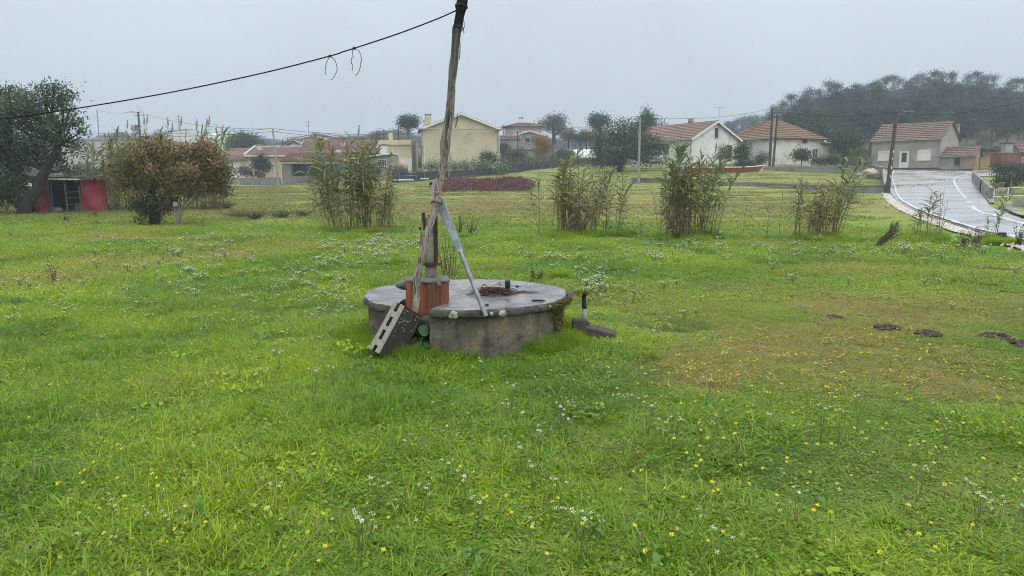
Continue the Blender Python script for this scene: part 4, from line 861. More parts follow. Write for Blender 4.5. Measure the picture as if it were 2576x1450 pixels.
def add_cane(root, kind, loc, h, tilt=0., yaw=None):
    st, lf, pm, h0 = _rr.choice(KIND[kind]); s = h / h0
    c = link('cane', st, root, loc, (_rr.uniform(-.05, .05), tilt, _rr.gauss(0, .45) if yaw is None else yaw)); c.scale = (max(.75, s), max(.75, s), s)
    link('leaves', lf, c)
    if pm: link('plume', pm, c)
    return c
def clump(label, u0, u1, Y, specs, group='giant reeds along the field strip', name='giant_reed_clump', dy=.5):
    c = gp((u0 + u1) / 2, Y); root = thing(name, label, 'reeds', c, 0, group)
    for kind, ua, ub, n, va, vb, t0, t1 in specs:
        for i in range(n if n < 6 else int(n * 1.05)):
            u = _rr.uniform(ua, ub); p = gp(u, Y + _rr.uniform(-dy, dy)); vt = _rr.uniform(va - 8, vb + 28); h = max(.3, at(u, vt, p.y).z - p.z)
            f = (u - ua) / max(1, ub - ua); add_cane(root, kind, p - c, h, t0 + (t1 - t0) * f + _rr.gauss(0, .075))
    return root
clump('big leaning reed clump with two plumes just left of the well pole', 820, 940, 22, [('green', 825, 870, 9, 345, 420, -.30, -.12), ('green', 860, 935, 10, 350, 420, -.12, .04), ('olive', 835, 935, 20, 365, 450, -.25, .06), ('dry', 830, 935, 9, 420, 520, -.18, .08), ('young', 830, 930, 6, 480, 540, -.1, .1), ('plume', 868, 878, 1, 350, 355, -.12, -.1), ('plume', 885, 890, 1, 350, 352, .0, .02)])
clump('narrow reed clump standing between the big clump and the pole', 950, 990, 22, [('olive', 952, 985, 8, 390, 470, -.04, .05), ('dry', 952, 985, 9, 470, 540, -.05, .05), ('green', 955, 990, 4, 430, 500, -.08, .12)])
clump('single slim green reed left of the dense brown reed clump', 1345, 1370, 20.8, [('green', 1356, 1366, 2, 430, 455, -.12, -.02), ('young', 1352, 1370, 2, 520, 550, -.1, .1)], name='giant_reed')
clump('tall thin reed with wind torn leaves beside the dense clump', 1383, 1393, 21.5, [('green', 1386, 1390, 1, 398, 400, -.03, -.02)], name='giant_reed')
clump('dense column of dead brown reeds right of the well', 1405, 1500, 20.6, [('dry', 1405, 1498, 34, 425, 510, -.03, .03), ('olive', 1400, 1500, 16, 418, 470, -.05, .06), ('green', 1410, 1450, 5, 395, 440, -.08, .0), ('green', 1460, 1498, 4, 375, 430, -.02, .08)])
clump('loose group of green reeds right of the dense brown column', 1512, 1572, 20.6, [('green', 1515, 1530, 4, 425, 470, -.05, .06), ('green', 1545, 1568, 4, 440, 520, -.02, .12), ('stick', 1560, 1570, 2, 500, 540, 0, .06), ('young', 1515, 1560, 4, 530, 570, -.1, .1)])
clump('small broken reed sprout between the two big brown clumps', 1612, 1618, 20.4, [('young', 1612, 1618, 2, 540, 560, -.05, .1)], name='giant_reed')
clump('widest reed clump with tall tops in front of the white house', 1655, 1800, 20.0, [('green', 1665, 1700, 6, 345, 400, -.06, .05), ('dry', 1680, 1775, 24, 420, 520, -.04, .05), ('olive', 1680, 1775, 22, 400, 460, -.06, .06), ('green', 1745, 1785, 7, 330, 400, .0, .10), ('green', 1770, 1805, 5, 400, 500, .05, .25), ('young', 1745, 1800, 8, 520, 575, 0, .3), ('stick', 1655, 1668, 3, 470, 520, -.08, 0)])
clump('short bent reed, left of a pair of young reeds', 1868, 1874, 19.8, [('young', 1868, 1874, 1, 508, 512, -.02, .02)], name='giant_reed')
clump('short young reed with drooping tip beside the bent one', 1888, 1894, 19.5, [('young', 1888, 1894, 2, 540, 555, -.02, .05)], name='giant_reed')
clump('upright young reed with paired horizontal leaves', 1928, 1938, 19.8, [('young', 1930, 1936, 2, 518, 530, -.03, .03)], name='giant_reed')
clump('thin dry brown reed stalk with feathery tip', 1956, 1962, 19.8, [('stick', 1957, 1961, 1, 463, 466, 0, .03)], name='giant_reed')
clump('reed clump with long leaves blown right, nearest the road', 1995, 2115, 19.8, [('dry', 1998, 2062, 11, 455, 530, -.05, .05), ('olive', 1998, 2100, 18, 440, 490, -.06, .10), ('green', 1992, 2010, 3, 450, 500, -.04, 0), ('green', 2080, 2115, 7, 385, 450, .10, .22), ('stick', 2090, 2112, 4, 470, 520, .05, .12), ('young', 2000, 2110, 5, 520, 570, 0, .2)])
clump('small green reed clump in front of the road curve', 2300, 2345, 19.2, [('green', 2305, 2335, 5, 485, 520, -.02, .06), ('young', 2300, 2345, 5, 535, 575, -.2, .2)])
clump('dry brown feathery reed stalks in front of the wet road', 2350, 2372, 19.2, [('stick', 2352, 2368, 4, 480, 530, -.03, .12), ('dry', 2354, 2366, 2, 530, 560, -.05, .05)])
clump('torn reed leaning over the tree stump at the right', 2480, 2512, 18.6, [('green', 2496, 2504, 2, 468, 500, .05, .14), ('young', 2480, 2510, 4, 560, 590, -.4, .6), ('stick', 2480, 2505, 3, 560, 590, -.3, .3)])
clump('small dark reed sprouts on the grass left of the pump', 1010, 1045, 20.2, [('young', 1014, 1042, 4, 530, 565, -.08, .1)])
clump('broad thicket of tall reeds with plumes behind the rusty trees', 255, 560, 39, [('green', 258, 555, 64, 335, 400, -.12, .12), ('olive', 258, 555, 40, 350, 430, -.12, .12), ('plume', 300, 540, 22, 322, 345, -.05, .12), ('green', 246, 300, 26, 370, 450, -.22, -.02), ('young', 246, 300, 16, 430, 490, -.2, .1), ('olive', 540, 570, 8, 400, 460, .05, .2), ('dry', 480, 540, 14, 420, 480, -.05, .1)], group=None, dy=1.6)
# bowed weed and stump at the right
m_bark = mat('bark', (.26, .25, .21), (.12, .11, .095), 9, .9, 1., 30, stretch=(1, 1, .35), grime=(.42, .42, .38))
m_dbark = mat('dark_bark', (.045, .038, .032), (.025, .021, .018), 10, .9, 1., 25)
p = gp(2510, 18.4); st = thing('tree_stump', 'dark sawn tree stump beside the torn reed near the road', 'stump', p)
mb = MB(); mb.tube([(.09, 0, -.05), (.09, 0, .10), (.085, 0, .27)], [.125, .11, .10], 12, True, lambda i, j: 1 + .12 * math.sin(j * 2.2)); mb.obj('trunk', m_dbark, st)
mb = MB(); mb.tube([(.05, 0, .06), (-.15, -.05, .09), (-.33, -.06, .02), (-.4, -.05, -.05)], [.07, .08, .07, .05], 10); mb.obj('root', m_dbark, st)
m_wd = leafmat('weed_leaf', [(.07, .105, .04), (.105, .14, .055), (.14, .15, .075)], .7, .3)
m_tw = mat('dry_twig', (.10, .075, .05), (.06, .045, .03), 5, .8)
def weed(name, label, loc, h, n, lean, m, seed, leaf=.03, spread=.3, cat='weed', group=None):
    rg = random.Random(seed); t_ = thing(name, label, cat, loc, 0, group); mb = MB(); V = []; Q = []
    for i in range(n):
        a = rg.uniform(0, 6.28); s = rg.uniform(0, spread); top = Vector((lean * h + s * math.cos(a), s * math.sin(a), h * rg.uniform(.55, 1.05))); b_ = Vector((rg.gauss(0, .05), rg.gauss(0, .05), -.02))
        pts = [b_, b_.lerp(top, .4) + Vector((0, 0, .1 * h)), top]; mb.tube(pts, [.006, .005, .002], 4, False)
        for k in range(16):
            q = b_.lerp(top, rg.uniform(.15, 1)); strip(V, Q, q, rg.uniform(0, 6.28), rg.uniform(-.2, 1), leaf * rg.uniform(1, 3), leaf * .7, .6, rg, 2)
    mb.obj('stem', m_tw, t_); link('leaves', arrmesh('leaves', np.array(V), np.array(Q), m), t_); return t_
weed('bowed_weed', 'dark bushy weed bowed to the right in front of the small reeds', gp(2200, 17.2), .62, 26, .85, m_wd, 5, .028, .12)
for i, (u, v, h, lab) in enumerate([(2240, 590, .35, 'low dark weed tuft left of the bowed weed'), (2420, 628, .4, 'dark weed clump between reeds and the stump'), (2455, 622, .45, 'brown dry weed left of the stump'), (2560, 622, .5, 'dark green weeds behind the stump at the picture edge'), (1185, 595, .55, 'thin leafless shrub sapling right of the steel lever'), (1155, 590, .6, 'taller twiggy sapling close to the lever'),
                              (640, 552, .5, 'grey green weed bush behind the lichened tree'), (705, 548, .45, 'bushy grey weed midway to the reed clump'), (760, 545, .42, 'low dark weed just left of the leaning reeds'), (600, 548, .4, 'low green weed right of the forked tree trunk'), (240, 545, .3, 'small leafy weed in front of red shed'), (165, 560, .28, 'small dark weed near the olive trunk'),
                              (1128, 705, .75, 'tall thin dry weed stalk behind the well lid'), (1345, 712, .30, 'wispy feathery weed behind the lid'), (135, 715, .30, 'small bare sapling in the left meadow'), (545, 520, .5, 'dark green bramble patch behind the forked tree'), (570, 525, .5, 'green bramble patch right of the forked tree'), (2010, 610, .3, 'green weed at the foot of the last reed clump'), (1700, 608, .3, 'weed tuft at the foot of the widest reed clump')]):
    wide = i in (6, 7, 8, 9, 15, 16); weed('weed', lab, gy(u, v), h * (.75 if wide else 1), 46 if wide else 5 if i in (13, 14) else 14 if h > .36 else 10, .05, m_wd if i not in (2, 4, 5, 12, 14) else m_rd, 100 + i, .035 if wide else .03 if h < .6 else .02, .95 if wide else h * .5)

# ------------------------------------------------------------------ trees
def leaf_cloud(clumps, n, size, seed, flat=.0, aspect=.42):
    rg = np.random.default_rng(seed); w = np.array([c[1][0] * c[1][1] * c[1][2] for c in clumps]) ** .75; w /= w.sum(); k = rg.choice(len(clumps), n, p=w)
    C = np.array([tuple(c[0]) for c in clumps])[k]; R = np.array([c[1] for c in clumps])[k]
    d = rg.normal(0, 1, (n, 3)); d /= np.linalg.norm(d, axis=1)[:, None]; r = rg.uniform(0, 1, n) ** .42
    # sprays: leaves gather round twig points
    nt_ = max(8, n // 14); tw = rg.integers(0, nt_, n); dt = rg.normal(0, 1, (nt_, 3)); dt /= np.linalg.norm(dt, axis=1)[:, None]; rt = rg.uniform(0, 1, nt_) ** .4; kt = rg.choice(len(clumps), nt_, p=w)
    Ct = np.array([tuple(c[0]) for c in clumps])[kt] + np.array([c[1] for c in clumps])[kt] * dt * rt[:, None]
    on = (rg.uniform(0, 1, n) < .8)[:, None]; Cc = np.array([tuple(c[0]) for c in clumps])
    P = np.where(on, Ct[tw] + rg.normal(0, size * 1.6, (n, 3)) * np.array([1, 1, .8]), C + R * d * r[:, None]); ctr = np.where(on, Cc[kt][tw], C)
    a = rg.normal(0, 1, (n, 3)); a[:, 2] = a[:, 2] * (1 - flat) - .25; a /= np.linalg.norm(a, axis=1)[:, None]
    s = np.cross(a, rg.normal(0, 1, (n, 3))); s /= np.linalg.norm(s, axis=1)[:, None] + 1e-9
    L = size * rg.uniform(.6, 1.4, n)[:, None]; V = np.stack([P, P + a * L * .5 + s * L * aspect * .5, P + a * L, P + a * L * .5 - s * L * aspect * .5], 1).reshape(-1, 3)
    out = P - ctr; out /= np.linalg.norm(out, axis=1)[:, None] + 1e-6; out = out + rg.normal(0, .30, (n, 3)); out /= np.linalg.norm(out, axis=1)[:, None] + 1e-6
    Q = np.arange(n * 4).reshape(-1, 4); flip = (np.cross(a, -s) * out).sum(1) > 0; flip = ~flip if (np.cross(V[1] - V[0], V[2] - V[0]) * np.cross(a[0], -s[0])).sum() > 0 else flip
    Q[flip] = Q[flip][:, ::-1]
    return V, Q, np.repeat(out, 4, 0)
def cloud(name, vqn, m): return arrmesh(name, vqn[0], vqn[1], m, normals=vqn[2])
def limbs(mb, trunk, rad, clumps, seed, sub=2, thin=.35):
    rg = random.Random(seed); T = [Vector(p) for p in trunk]; mb.tube(T, rad, 9, True, lambda i, j: 1 + .12 * math.sin(j * 2.1 + i))
    for c, R in clumps:
        c = Vector(c); k = min(range(len(T)), key=lambda i: (T[i] - c).length + abs(i - len(T) * .6) * .1); k = max(1, k) if len(T) > 1 else 0
        s = T[k] - (T[k] - T[k - 1]) * .3; mid = s.lerp(c, .5) + Vector((rg.uniform(-.1, .1), rg.uniform(-.1, .1), -.08)) * (c - s).length; r0 = rad[k] * .55
        mb.tube([s, s.lerp(mid, .5), mid, c], [r0, r0 * .8, r0 * .6, r0 * .25], 5, False)
        for q in range(sub):
            d = Vector((rg.gauss(0, 1), rg.gauss(0, 1), rg.gauss(.3, 1))).normalized(); e_ = c + Vector((d.x * R[0], d.y * R[1], d.z * R[2])) * .85
            mb.tube([mid.lerp(c, .6), c.lerp(e_, .5), e_], [r0 * thin, r0 * thin * .7, r0 * .08], 4, False)
def tree(name, label, cat, base, trunk, rad, clumps, nleaf, size, ml, mbk=None, seed=1, sub=2, group=None, flat=0., aspect=.42, extra=None):
    t_ = thing(name, label, cat, base, 0, group); mb = MB(); limbs(mb, trunk, rad, clumps, seed, sub); mb.obj('trunk', mbk or m_bark, t_)
    cr = link('crown', cloud('crown', leaf_cloud(clumps, nleaf, size, seed, flat, aspect), ml), t_)
    return t_
def crownset(c, R, k, seed, cr=.42, shell=.75):
    rg = random.Random(seed); o = []
    for i in range(k):
        d = Vector((rg.gauss(0, 1), rg.gauss(0, 1), rg.gauss(.15, .9))).normalized() * rg.uniform(.45, shell); s = cr * rg.uniform(.75, 1.25)
        o.append(((c[0] + R[0] * d.x, c[1] + R[1] * d.y, c[2] + R[2] * d.z), (R[0] * s, R[1] * s, R[2] * s)))
    return o
def pxtree(name, label, Y, ub, vb, cl, trunkpx, r0, nleaf, size, ml, mbk=None, seed=1, sub=2, group=None, dr=.9, flat=0., aspect=.42, cat='tree', halo=14):
    """crown balls given as picture positions at distance Y, spread in depth"""
    rg = random.Random(seed); b_ = gp(ub, Y); k = px(Y); C = []; cl = list(cl)
    for q in range(halo):
        u, v, r = rg.choice(cl[:12]); a = rg.uniform(-.4, 3.5); cl.append((u + (r + 7) * math.cos(a), v - (r + 7) * math.sin(a), rg.uniform(4, 8)))
    for u, v, r in cl: q = at(u, v, Y) - b_; C.append(((q.x, rg.uniform(-1, 1) * r * k * dr, q.z), (r * k, r * k, r * k * .9)))
    T = [Vector((0, 0, -.15))] + [at(u, v, Y) - b_ for u, v in trunkpx]; R = [r0 * (1.25 - .8 * i / len(T)) for i in range(len(T))]
    return tree(name, label, cat, b_, T, R, C, nleaf, size, ml, mbk, seed, sub, group, flat, aspect)
m_ol = leafmat('olive_leaf', [(.042, .082, .032), (.080, .130, .055), (.145, .195, .100)], .55, .2, .7)
pxtree('olive_tree', 'large grey green olive tree leaning over the red shed', 34.2, 55, 537, [(30, 300, 48), (85, 268, 44), (140, 238, 30), (185, 305, 24), (60, 370, 50), (145, 335, 36), (15, 450, 50), (-40, 340, 75), (192, 368, 18), (105, 305, 42), (-20, 250, 38), (165, 428, 15), (40, 490, 34), (112, 395, 26), (30, 235, 24), (95, 225, 18), (-30, 480, 55), (168, 272, 18), (0, 400, 46), (130, 215, 12), (200, 330, 12), (150, 385, 16)],
       [(70, 505), (95, 480), (104, 450), (118, 420), (140, 385), (150, 350)], .24, 30000, .14, m_ol, m_dbark, 3, 3)
m_rb = leafmat('rusty_leaf', [(.19, .20, .08), (.26, .205, .088), (.36, .255, .12), (.24, .25, .11)], .6, .25, .9)
m_rb2 = leafmat('rusty_leaf_dark', [(.155, .165, .07), (.25, .185, .08), (.345, .23, .105), (.215, .225, .10)], .6, .25, .9)
rt_ = pxtree('rusty_leaved_tree', 'bushy tree with rust brown leaves and a dark trunk, left of the pair', 26.3, 388, 563, [(345, 395, 34), (390, 378, 32), (445, 395, 32), (325, 445, 36), (385, 435, 44), (435, 460, 38), (355, 492, 28), (415, 505, 28), (308, 415, 26), (368, 364, 16), (420, 370, 18), (302, 462, 20), (350, 430, 30), (335, 372, 14), (455, 375, 14), (330, 505, 16), (295, 435, 12)],
       [(390, 545), (385, 520), (380, 490), (390, 450), (400, 410)], .15, 15500, .10, m_rb, m_dbark, 8, 5)
m_gl = leafmat('green_shoot_leaf', [(.045, .075, .04), (.08, .11, .06), (.05, .06, .03)], .6, .2)
b_ = gp(388, 26.3); k_ = px(26.3); VQ = leaf_cloud([((-.25, -.2, .35), (.35, .3, .38)), ((.3, -.1, .45), (.4, .3, .25)), ((0, 0, .75), (.7, .5, .35)), ((-.3, -.1, .6), (.4, .3, .3))], 2600, .08, 9)
link('lower_leaves', cloud('lower_leaves', VQ, m_gl), rt_)
ft = pxtree('rusty_leaved_tree', 'rust brown tree on a forked pale lichened trunk, right of the pair', 25.9, 449, 570, [(472, 398, 32), (515, 396, 30), (548, 418, 26), (490, 438, 36), (535, 453, 30), (462, 466, 28), (562, 448, 17), (495, 374, 18), (535, 384, 19), (450, 428, 24), (570, 428, 11), (515, 474, 21), (555, 478, 15), (568, 475, 9), (455, 390, 20)],
       [(452, 545), (462, 520), (480, 490), (500, 462)], .05, 14000, .10, m_rb2, m_bark, 14, 5)
mb = MB(); q0 = gp(449, 25.9)
mb.tube([Vector((-.04, 0, -.1)), at(446, 548, 25.9) - q0, at(441, 525, 25.9) - q0, at(437, 500, 25.9) - q0, at(440, 470, 25.9) - q0], [.08, .065, .055, .05, .03], 8); mb.tube([at(462, 524, 25.9) - q0, at(486, 505, 25.9) - q0, at(500, 490, 25.9) - q0, at(515, 460, 25.9) - q0], [.05, .045, .035, .02], 7); mb.obj('limb', m_bark, ft)
mb = MB(); mb.bx(-.10, .06, -.05, .05, -.16, .0); mb.cur = 1; mb.bx(-.12, .05, -.06, .06, .001, .16); o = bevel(mb.obj('plastic_crate', [mat('white_plastic', (.36, .38, .39), rough=.6), mat('navy_cloth', (.02, .022, .03), rough=.8)]), .02); o.location = at(443, 508, 25.75); tag(o, 'white and dark plastic container wedged in the forked tree', 'container')

# ------------------------------------------------------------------ red shed
m_tarp = mat('red_tarp', (.32, .036, .046), (.22, .026, .034), 1.5, .6, .6, 3, stain=(.25, .04, .045), samt=.3)
m_darkw = mat('shed_inner_shade', (.030, .028, .028), (.018, .018, .02), 4, .9)  # near-black back wall, the dark inside of the shed put into its colour
m_gwood = mat('grey_wood', (.22, .19, .155), (.13, .11, .09), 8, .85, .5, 30, stretch=(1, 1, .2))
m_tin = mat('old_tin', (.075, .065, .055), (.04, .035, .032), 3, .7, .3, 10, grime=(.12, .11, .10))
sp0 = gp(183, 36); kk_ = px(36); sh = thing('red_shed', 'low open shed with red tarpaulin walls and tin roof beside olive tree', 'shed', sp0, math.radians(27))
X_ = lambda u: (u - 183) * kk_
Zs = lambda v: at(183, v, 36).z - sp0.z
def tarp(x0, x1, y0, y1, z0, z1, nx=14, nz=10, amp=.03, seed=0):
    V = []; Q = []; rg = random.Random(seed)
    for j in range(nz + 1):
        for i in range(nx + 1):
            s, t_ = i / nx, j / nz; sw = 1.8 * amp * (math.sin(6 * s + 5 * t_ + seed) + .6 * math.sin(11 * t_ - 7 * s)) ; V.append((x0 + (x1 - x0) * s + .03 * math.sin(7 * t_) * (1 if s > .9 else 0), y0 + (y1 - y0) * s + sw, z0 + (z1 - z0) * t_))
    for j in range(nz):
        for i in range(nx): o = j * (nx + 1) + i; Q.append((o, o + 1, o + nx + 2, o + nx + 1))
    return arrmesh('tarp', np.array(V), np.array(Q), m_tarp, True)
link('tarp_panel', tarp(X_(205), X_(260), 0, 0, 0, 1.55, seed=1), sh); link('tarp_panel', tarp(X_(103), X_(135), 0, .0, 0, 1.6, seed=2), sh); link('tarp_panel', tarp(X_(260), X_(258), .02, 2.0, 0, 1.5, seed=3), sh); link('tarp_panel', tarp(X_(103), X_(105), .02, 2.0, 0, 1.6, seed=4), sh)
mb = MB(); mb.bx(X_(104), X_(258), 1.95, 2.0, 0, 1.55); mb.obj('back_wall', m_darkw, sh)
for u, h in ((136, 1.6), (172, 1.58), (203, 1.3), (259, 1.55), (104, 1.62)):
    mb = MB(); mb.tube([(X_(u), .06, -.1), (X_(u) - .02, .06, h * .5), (X_(u) - .04, .06, h)], .035, 7); mb.obj('post', m_gwood, sh)
for z in (.4, .72, .98): mb = MB(); mb.tube([(X_(172), .07, z), (X_(204), .07, z + .02)], .018, 5); mb.obj('rail', m_gwood, sh)
mb = MB(); nr = 44
for i in range(nr):
    x0 = X_(100) + (X_(268) - X_(100)) * i / nr; x1 = X_(100) + (X_(268) - X_(100)) * (i + 1) / nr; zt = lambda x: 1.72 - .06 * (x - X_(100)) / 1.0 * .45
    mb.add([(x0, -.3, zt(x0)), ((x0 + x1) / 2, -.3, zt(x0) + .025), (x1, -.3, zt(x1)), (x0, 2.2, zt(x0) + .1), ((x0 + x1) / 2, 2.2, zt(x0) + .125), (x1, 2.2, zt(x1) + .1)], [(0, 1, 4, 3), (1, 2, 5, 4)])
o = mb.obj('roof', m_tin, sh); sm = o.modifiers.new('thick', 'SOLIDIFY'); sm.thickness = .07
mb = MB(); mb.beam((X_(255), -.25, 1.55), (X_(290), -.28, 1.47), .5, .03); mb.obj('roof_sheet', m_tin, sh)
mb = MB(); mb.bx(-.03, .03, -.05, 0, 0, 1.55); o = mb.obj('door_strip', mat('teal_strip', (.07, .13, .12), rough=.7), sh); o.location = (X_(141), -.04, 0)
m_hay = mat('straw', (.25, .19, .10), (.15, .11, .06), 20, .95, .8, 50)
mb = MB(); mb.blob((0, 0, .12), (.32, .2, .16), 4, 14, 8, .2); o = mb.obj('straw_heap', m_hay); o.location = sp0 + Vector((X_(150), -.3, 0)); tag(o, 'small brown straw heap at the shed opening', 'straw heap')
mb = MB(); mb.blob((0, 0, .2), (.35, .25, .28), 6, 14, 8, .15); o = mb.obj('feed_sack', mat('grey_sack', (.2, .19, .18), rough=.9)); o.location = sp0 + Vector((X_(190), .5, 0)); tag(o, 'greyish sack inside the shed behind the rails', 'sack')
mb = MB(); mb.blob((0, 0, .2), (.3, .25, .25), 7, 14, 8, .2); o = mb.obj('plastic_bag', mat('dark_blue_bag', (.03, .035, .05), rough=.4)); o.location = gp(92, 35.6); tag(o, 'dark blue plastic bag heap between olive trunk and shed', 'bag')

# ------------------------------------------------------------------ buildings
def roofmat(name, c, c2, gr): return mat(name, c, c2, 1.1, .75, .3, 12, stain=gr, sscale=.8, samt=.45, grime=tuple(x * .55 for x in c))
m_rtile = roofmat('terracotta_mauve', (.34, .205, .165), (.26, .16, .135), (.21, .165, .14))
m_rred = roofmat('terracotta_red', (.31, .155, .125), (.23, .12, .10), (.18, .13, .11))
m_rorg = roofmat('terracotta_orange', (.29, .185, .145), (.23, .145, .115), (.21, .16, .13))
m_rold = roofmat('mossy_tile', (.25, .15, .11), (.18, .115, .085), (.20, .165, .07))
m_rgry = roofmat('weathered_tile', (.25, .16, .125), (.19, .125, .10), (.18, .155, .12))
def plaster(name, c, st=None, amt=.3): return mat(name, c, tuple(x * .86 for x in c), .8, .85, .25, 20, stain=st or tuple(x * .72 for x in c), sscale=.7, samt=amt, grime=tuple(x * .8 for x in c))
m_cream = plaster('cream_plaster', (.62, .52, .34)); m_beige = plaster('beige_plaster', (.56, .49, .34), amt=.2); m_whitep = plaster('white_plaster', (.74, .74, .73)); m_oldw = plaster('stained_white_plaster', (.66, .64, .58), (.40, .37, .32), .4)
m_greyp = plaster('grey_render', (.40, .36, .31), (.28, .255, .22), .5); m_pink = plaster('pinkish_plaster', (.55, .47, .43)); m_yell = plaster('ochre_render', (.44, .30, .15), (.30, .22, .13), .4); m_grw = plaster('grey_plaster', (.32, .31, .285), (.2, .2, .19), .4)
m_trim = mat('white_trim', (.74, .73, .70), (.6, .6, .58), 2, .6); m_shut = mat('white_shutter', (.72, .73, .74), (.66, .67, .68), 2, .5); m_glass = mat('window_glass', (.035, .042, .05), (.05, .06, .07), 1, .12, spec=.5); m_darko = mat('dark_interior', (.03, .03, .03), (.05, .045, .04), 1, .9)
m_stone = mat('rubble_stone', (.38, .26, .14), (.26, .19, .11), 3.5, .9, 1., 8, grime=(.14, .11, .08)); m_blind = mat('pale_green_blind', (.55, .6, .52), rough=.6)
m_block = None
def blockmat(name, c, c2, sx=.42, sy=.21):
    m, t, b = new_mat(name); tcn = N(t, 'ShaderNodeTexCoord'); mp = N(t, 'ShaderNodeMapping'); mp.inputs['Rotation'].default_value = (math.radians(90), 0, 0); t.links.new(tcn.outputs['Object'], mp.inputs[0])
    br_ = N(t, 'ShaderNodeTexBrick', Scale=1.0); br_.inputs['Brick Width'].default_value = sx; br_.inputs['Row Height'].default_value = sy; br_.inputs['Mortar Size'].default_value = .012; br_.inputs['Color1'].default_value = c + (1,); br_.inputs['Color2'].default_value = c2 + (1,); br_.inputs['Mortar'].default_value = tuple(x * .6 for x in c2) + (1,)
    t.links.new(mp.outputs[0], br_.inputs['Vector']); f = rng_(t, noise(t, tcn.outputs['Object'], 1.1, 6), .5, .68); t.links.new(mixc(t, f, br_.outputs[0], tuple(x * .45 for x in c)), b.inputs['Base Color']); b.inputs['Roughness'].default_value = .9
    bn = N(t, 'ShaderNodeBump', Strength=.5, Distance=.02); t.links.new(br_.outputs['Fac'], bn.inputs['Height']); bn.invert = True; t.links.new(bn.outputs[0], b.inputs['Normal']); return m
m_block = blockmat('grey_block', (.25, .24, .22), (.20, .195, .18)); m_rbrick = blockmat('old_red_brick', (.27, .105, .07), (.20, .08, .06), .25, .08)

def slope(mb, e0, e1, r1, r0, cs=.30, rs=.45):
    """tiled roof plane: courses overlap like steps, each course waved across"""
    e0, e1, r1, r0 = (Vector(p) for p in (e0, e1, r1, r0)); ex = (e1 - e0).normalized(); nrm = ex.cross(r0 - e0)
    if nrm.length < 1e-6: nrm = ex.cross(r1 - e0)
    nrm.normalize(); ey = nrm.cross(ex); H = (r0 - e0).dot(ey); W_ = (e1 - e0).length; xl1 = (r0 - e0).dot(ex); xr1 = (r1 - e0).dot(ex)
    lo, hi = min(0, xl1), max(W_, xr1); nxc = max(2, int((hi - lo) / cs)) * 2; rows = max(2, int(H / rs)); V = []; Q = []
    for r in range(rows):
        for t_, lift in ((r / rows, .10), ((r + 1) / rows + .0005, .0)):
            a = xl1 * t_; c = W_ + (xr1 - W_) * t_
            for i in range(nxc + 1):
                x = lo + (hi - lo) * i / nxc; x = min(max(x, a), c); V.append(e0 + ex * x + ey * H * t_ + nrm * (lift + (.075 if i % 2 else 0.)))
    n = nxc + 1
    for k in range(2 * rows - 1): Q += [(k * n + i, k * n + i + 1, (k + 1) * n + i + 1, (k + 1) * n + i) for i in range(nxc)]
    mb.add(V, Q)
    mb.add([e0, e1, r1, r0], [(3, 2, 1, 0)])        # underside
FACE = lambda w, d: {'front': (Vector((0, -d / 2, 0)), Vector((1, 0, 0)), Vector((0, -1, 0))), 'right': (Vector((w / 2, 0, 0)), Vector((0, 1, 0)), Vector((1, 0, 0))), 'left': (Vector((-w / 2, 0, 0)), Vector((0, -1, 0)), Vector((-1, 0, 0)))}
def opening(root, face, w, d, off, z0, ww, hh, style='glass', frame=None, org=None):
    o, dx, nr_ = FACE(w, d)[face]; c = o + dx * off + (org or Vector())
    def slabx(mb, a, b_, z_0, z_1, p0, p1):
        P = [c + dx * a + nr_ * p0, c + dx * b_ + nr_ * p0, c + dx * b_ + nr_ * p1, c + dx * a + nr_ * p1]
        V = [(p.x, p.y, z_0) for p in P] + [(p.x, p.y, z_1) for p in P]; mb.add(V, [(0, 3, 2, 1), (4, 5, 6, 7), (0, 1, 5, 4), (1, 2, 6, 5), (2, 3, 7, 6), (3, 0, 4, 7)])
    f = .07; mb = MB(); a, b_ = -ww / 2, ww / 2
    for q in ((a - f, a, z0, z0 + hh), (b_, b_ + f, z0, z0 + hh), (a - f, b_ + f, z0 + hh, z0 + hh + f)): slabx(mb, *q, .002, .06)
    if 'door' not in style: slabx(mb, a - f - .05, b_ + f + .05, z0 - .06, z0, .002, .12)
    if style in ('glass', 'bars'):
        slabx(mb, -.03, .03, z0, z0 + hh, .02, .05)
        if style == 'bars':
            for k in (1, 2, 3): slabx(mb, a + ww * k / 4 - .03, a + ww * k / 4 + .03, z0, z0 + hh, .02, .055)
    nm = 'door' if 'door' in style else 'window'; fr = mb.obj(nm, frame or m_trim, root)
    mb = MB(); slabx(mb, a, b_, z0, z0 + hh, .003, .018)
    pm = {'glass': m_glass, 'bars': m_glass, 'shutter': m_shut, 'door': m_shut, 'dark': m_darko, 'darkdoor': m_darko, 'glassdoor': m_shut, 'blind': m_glass, 'garagedoor': m_shut}[style]
    mb.obj('shutter' if style in ('shutter',) else 'panel' if 'door' in style else 'pane', pm, fr)
    if style == 'glassdoor':
        mb = MB(); slabx(mb, a + ww * .2, b_ - ww * .2, z0 + hh * .35, z0 + hh * .92, .019, .03); mb.obj('pane', m_glass, fr)
    if style == 'blind': mb = MB(); slabx(mb, a, b_, z0 + hh * .5, z0 + hh, .019, .035); mb.obj('blind', m_blind, fr)
    if style == 'shutter': mb = MB(); slabx(mb, a - .02, b_ + .02, z0 + hh - .18, z0 + hh + .02, .0185, .08); mb.obj('shutter_box', m_trim, fr)
    return fr
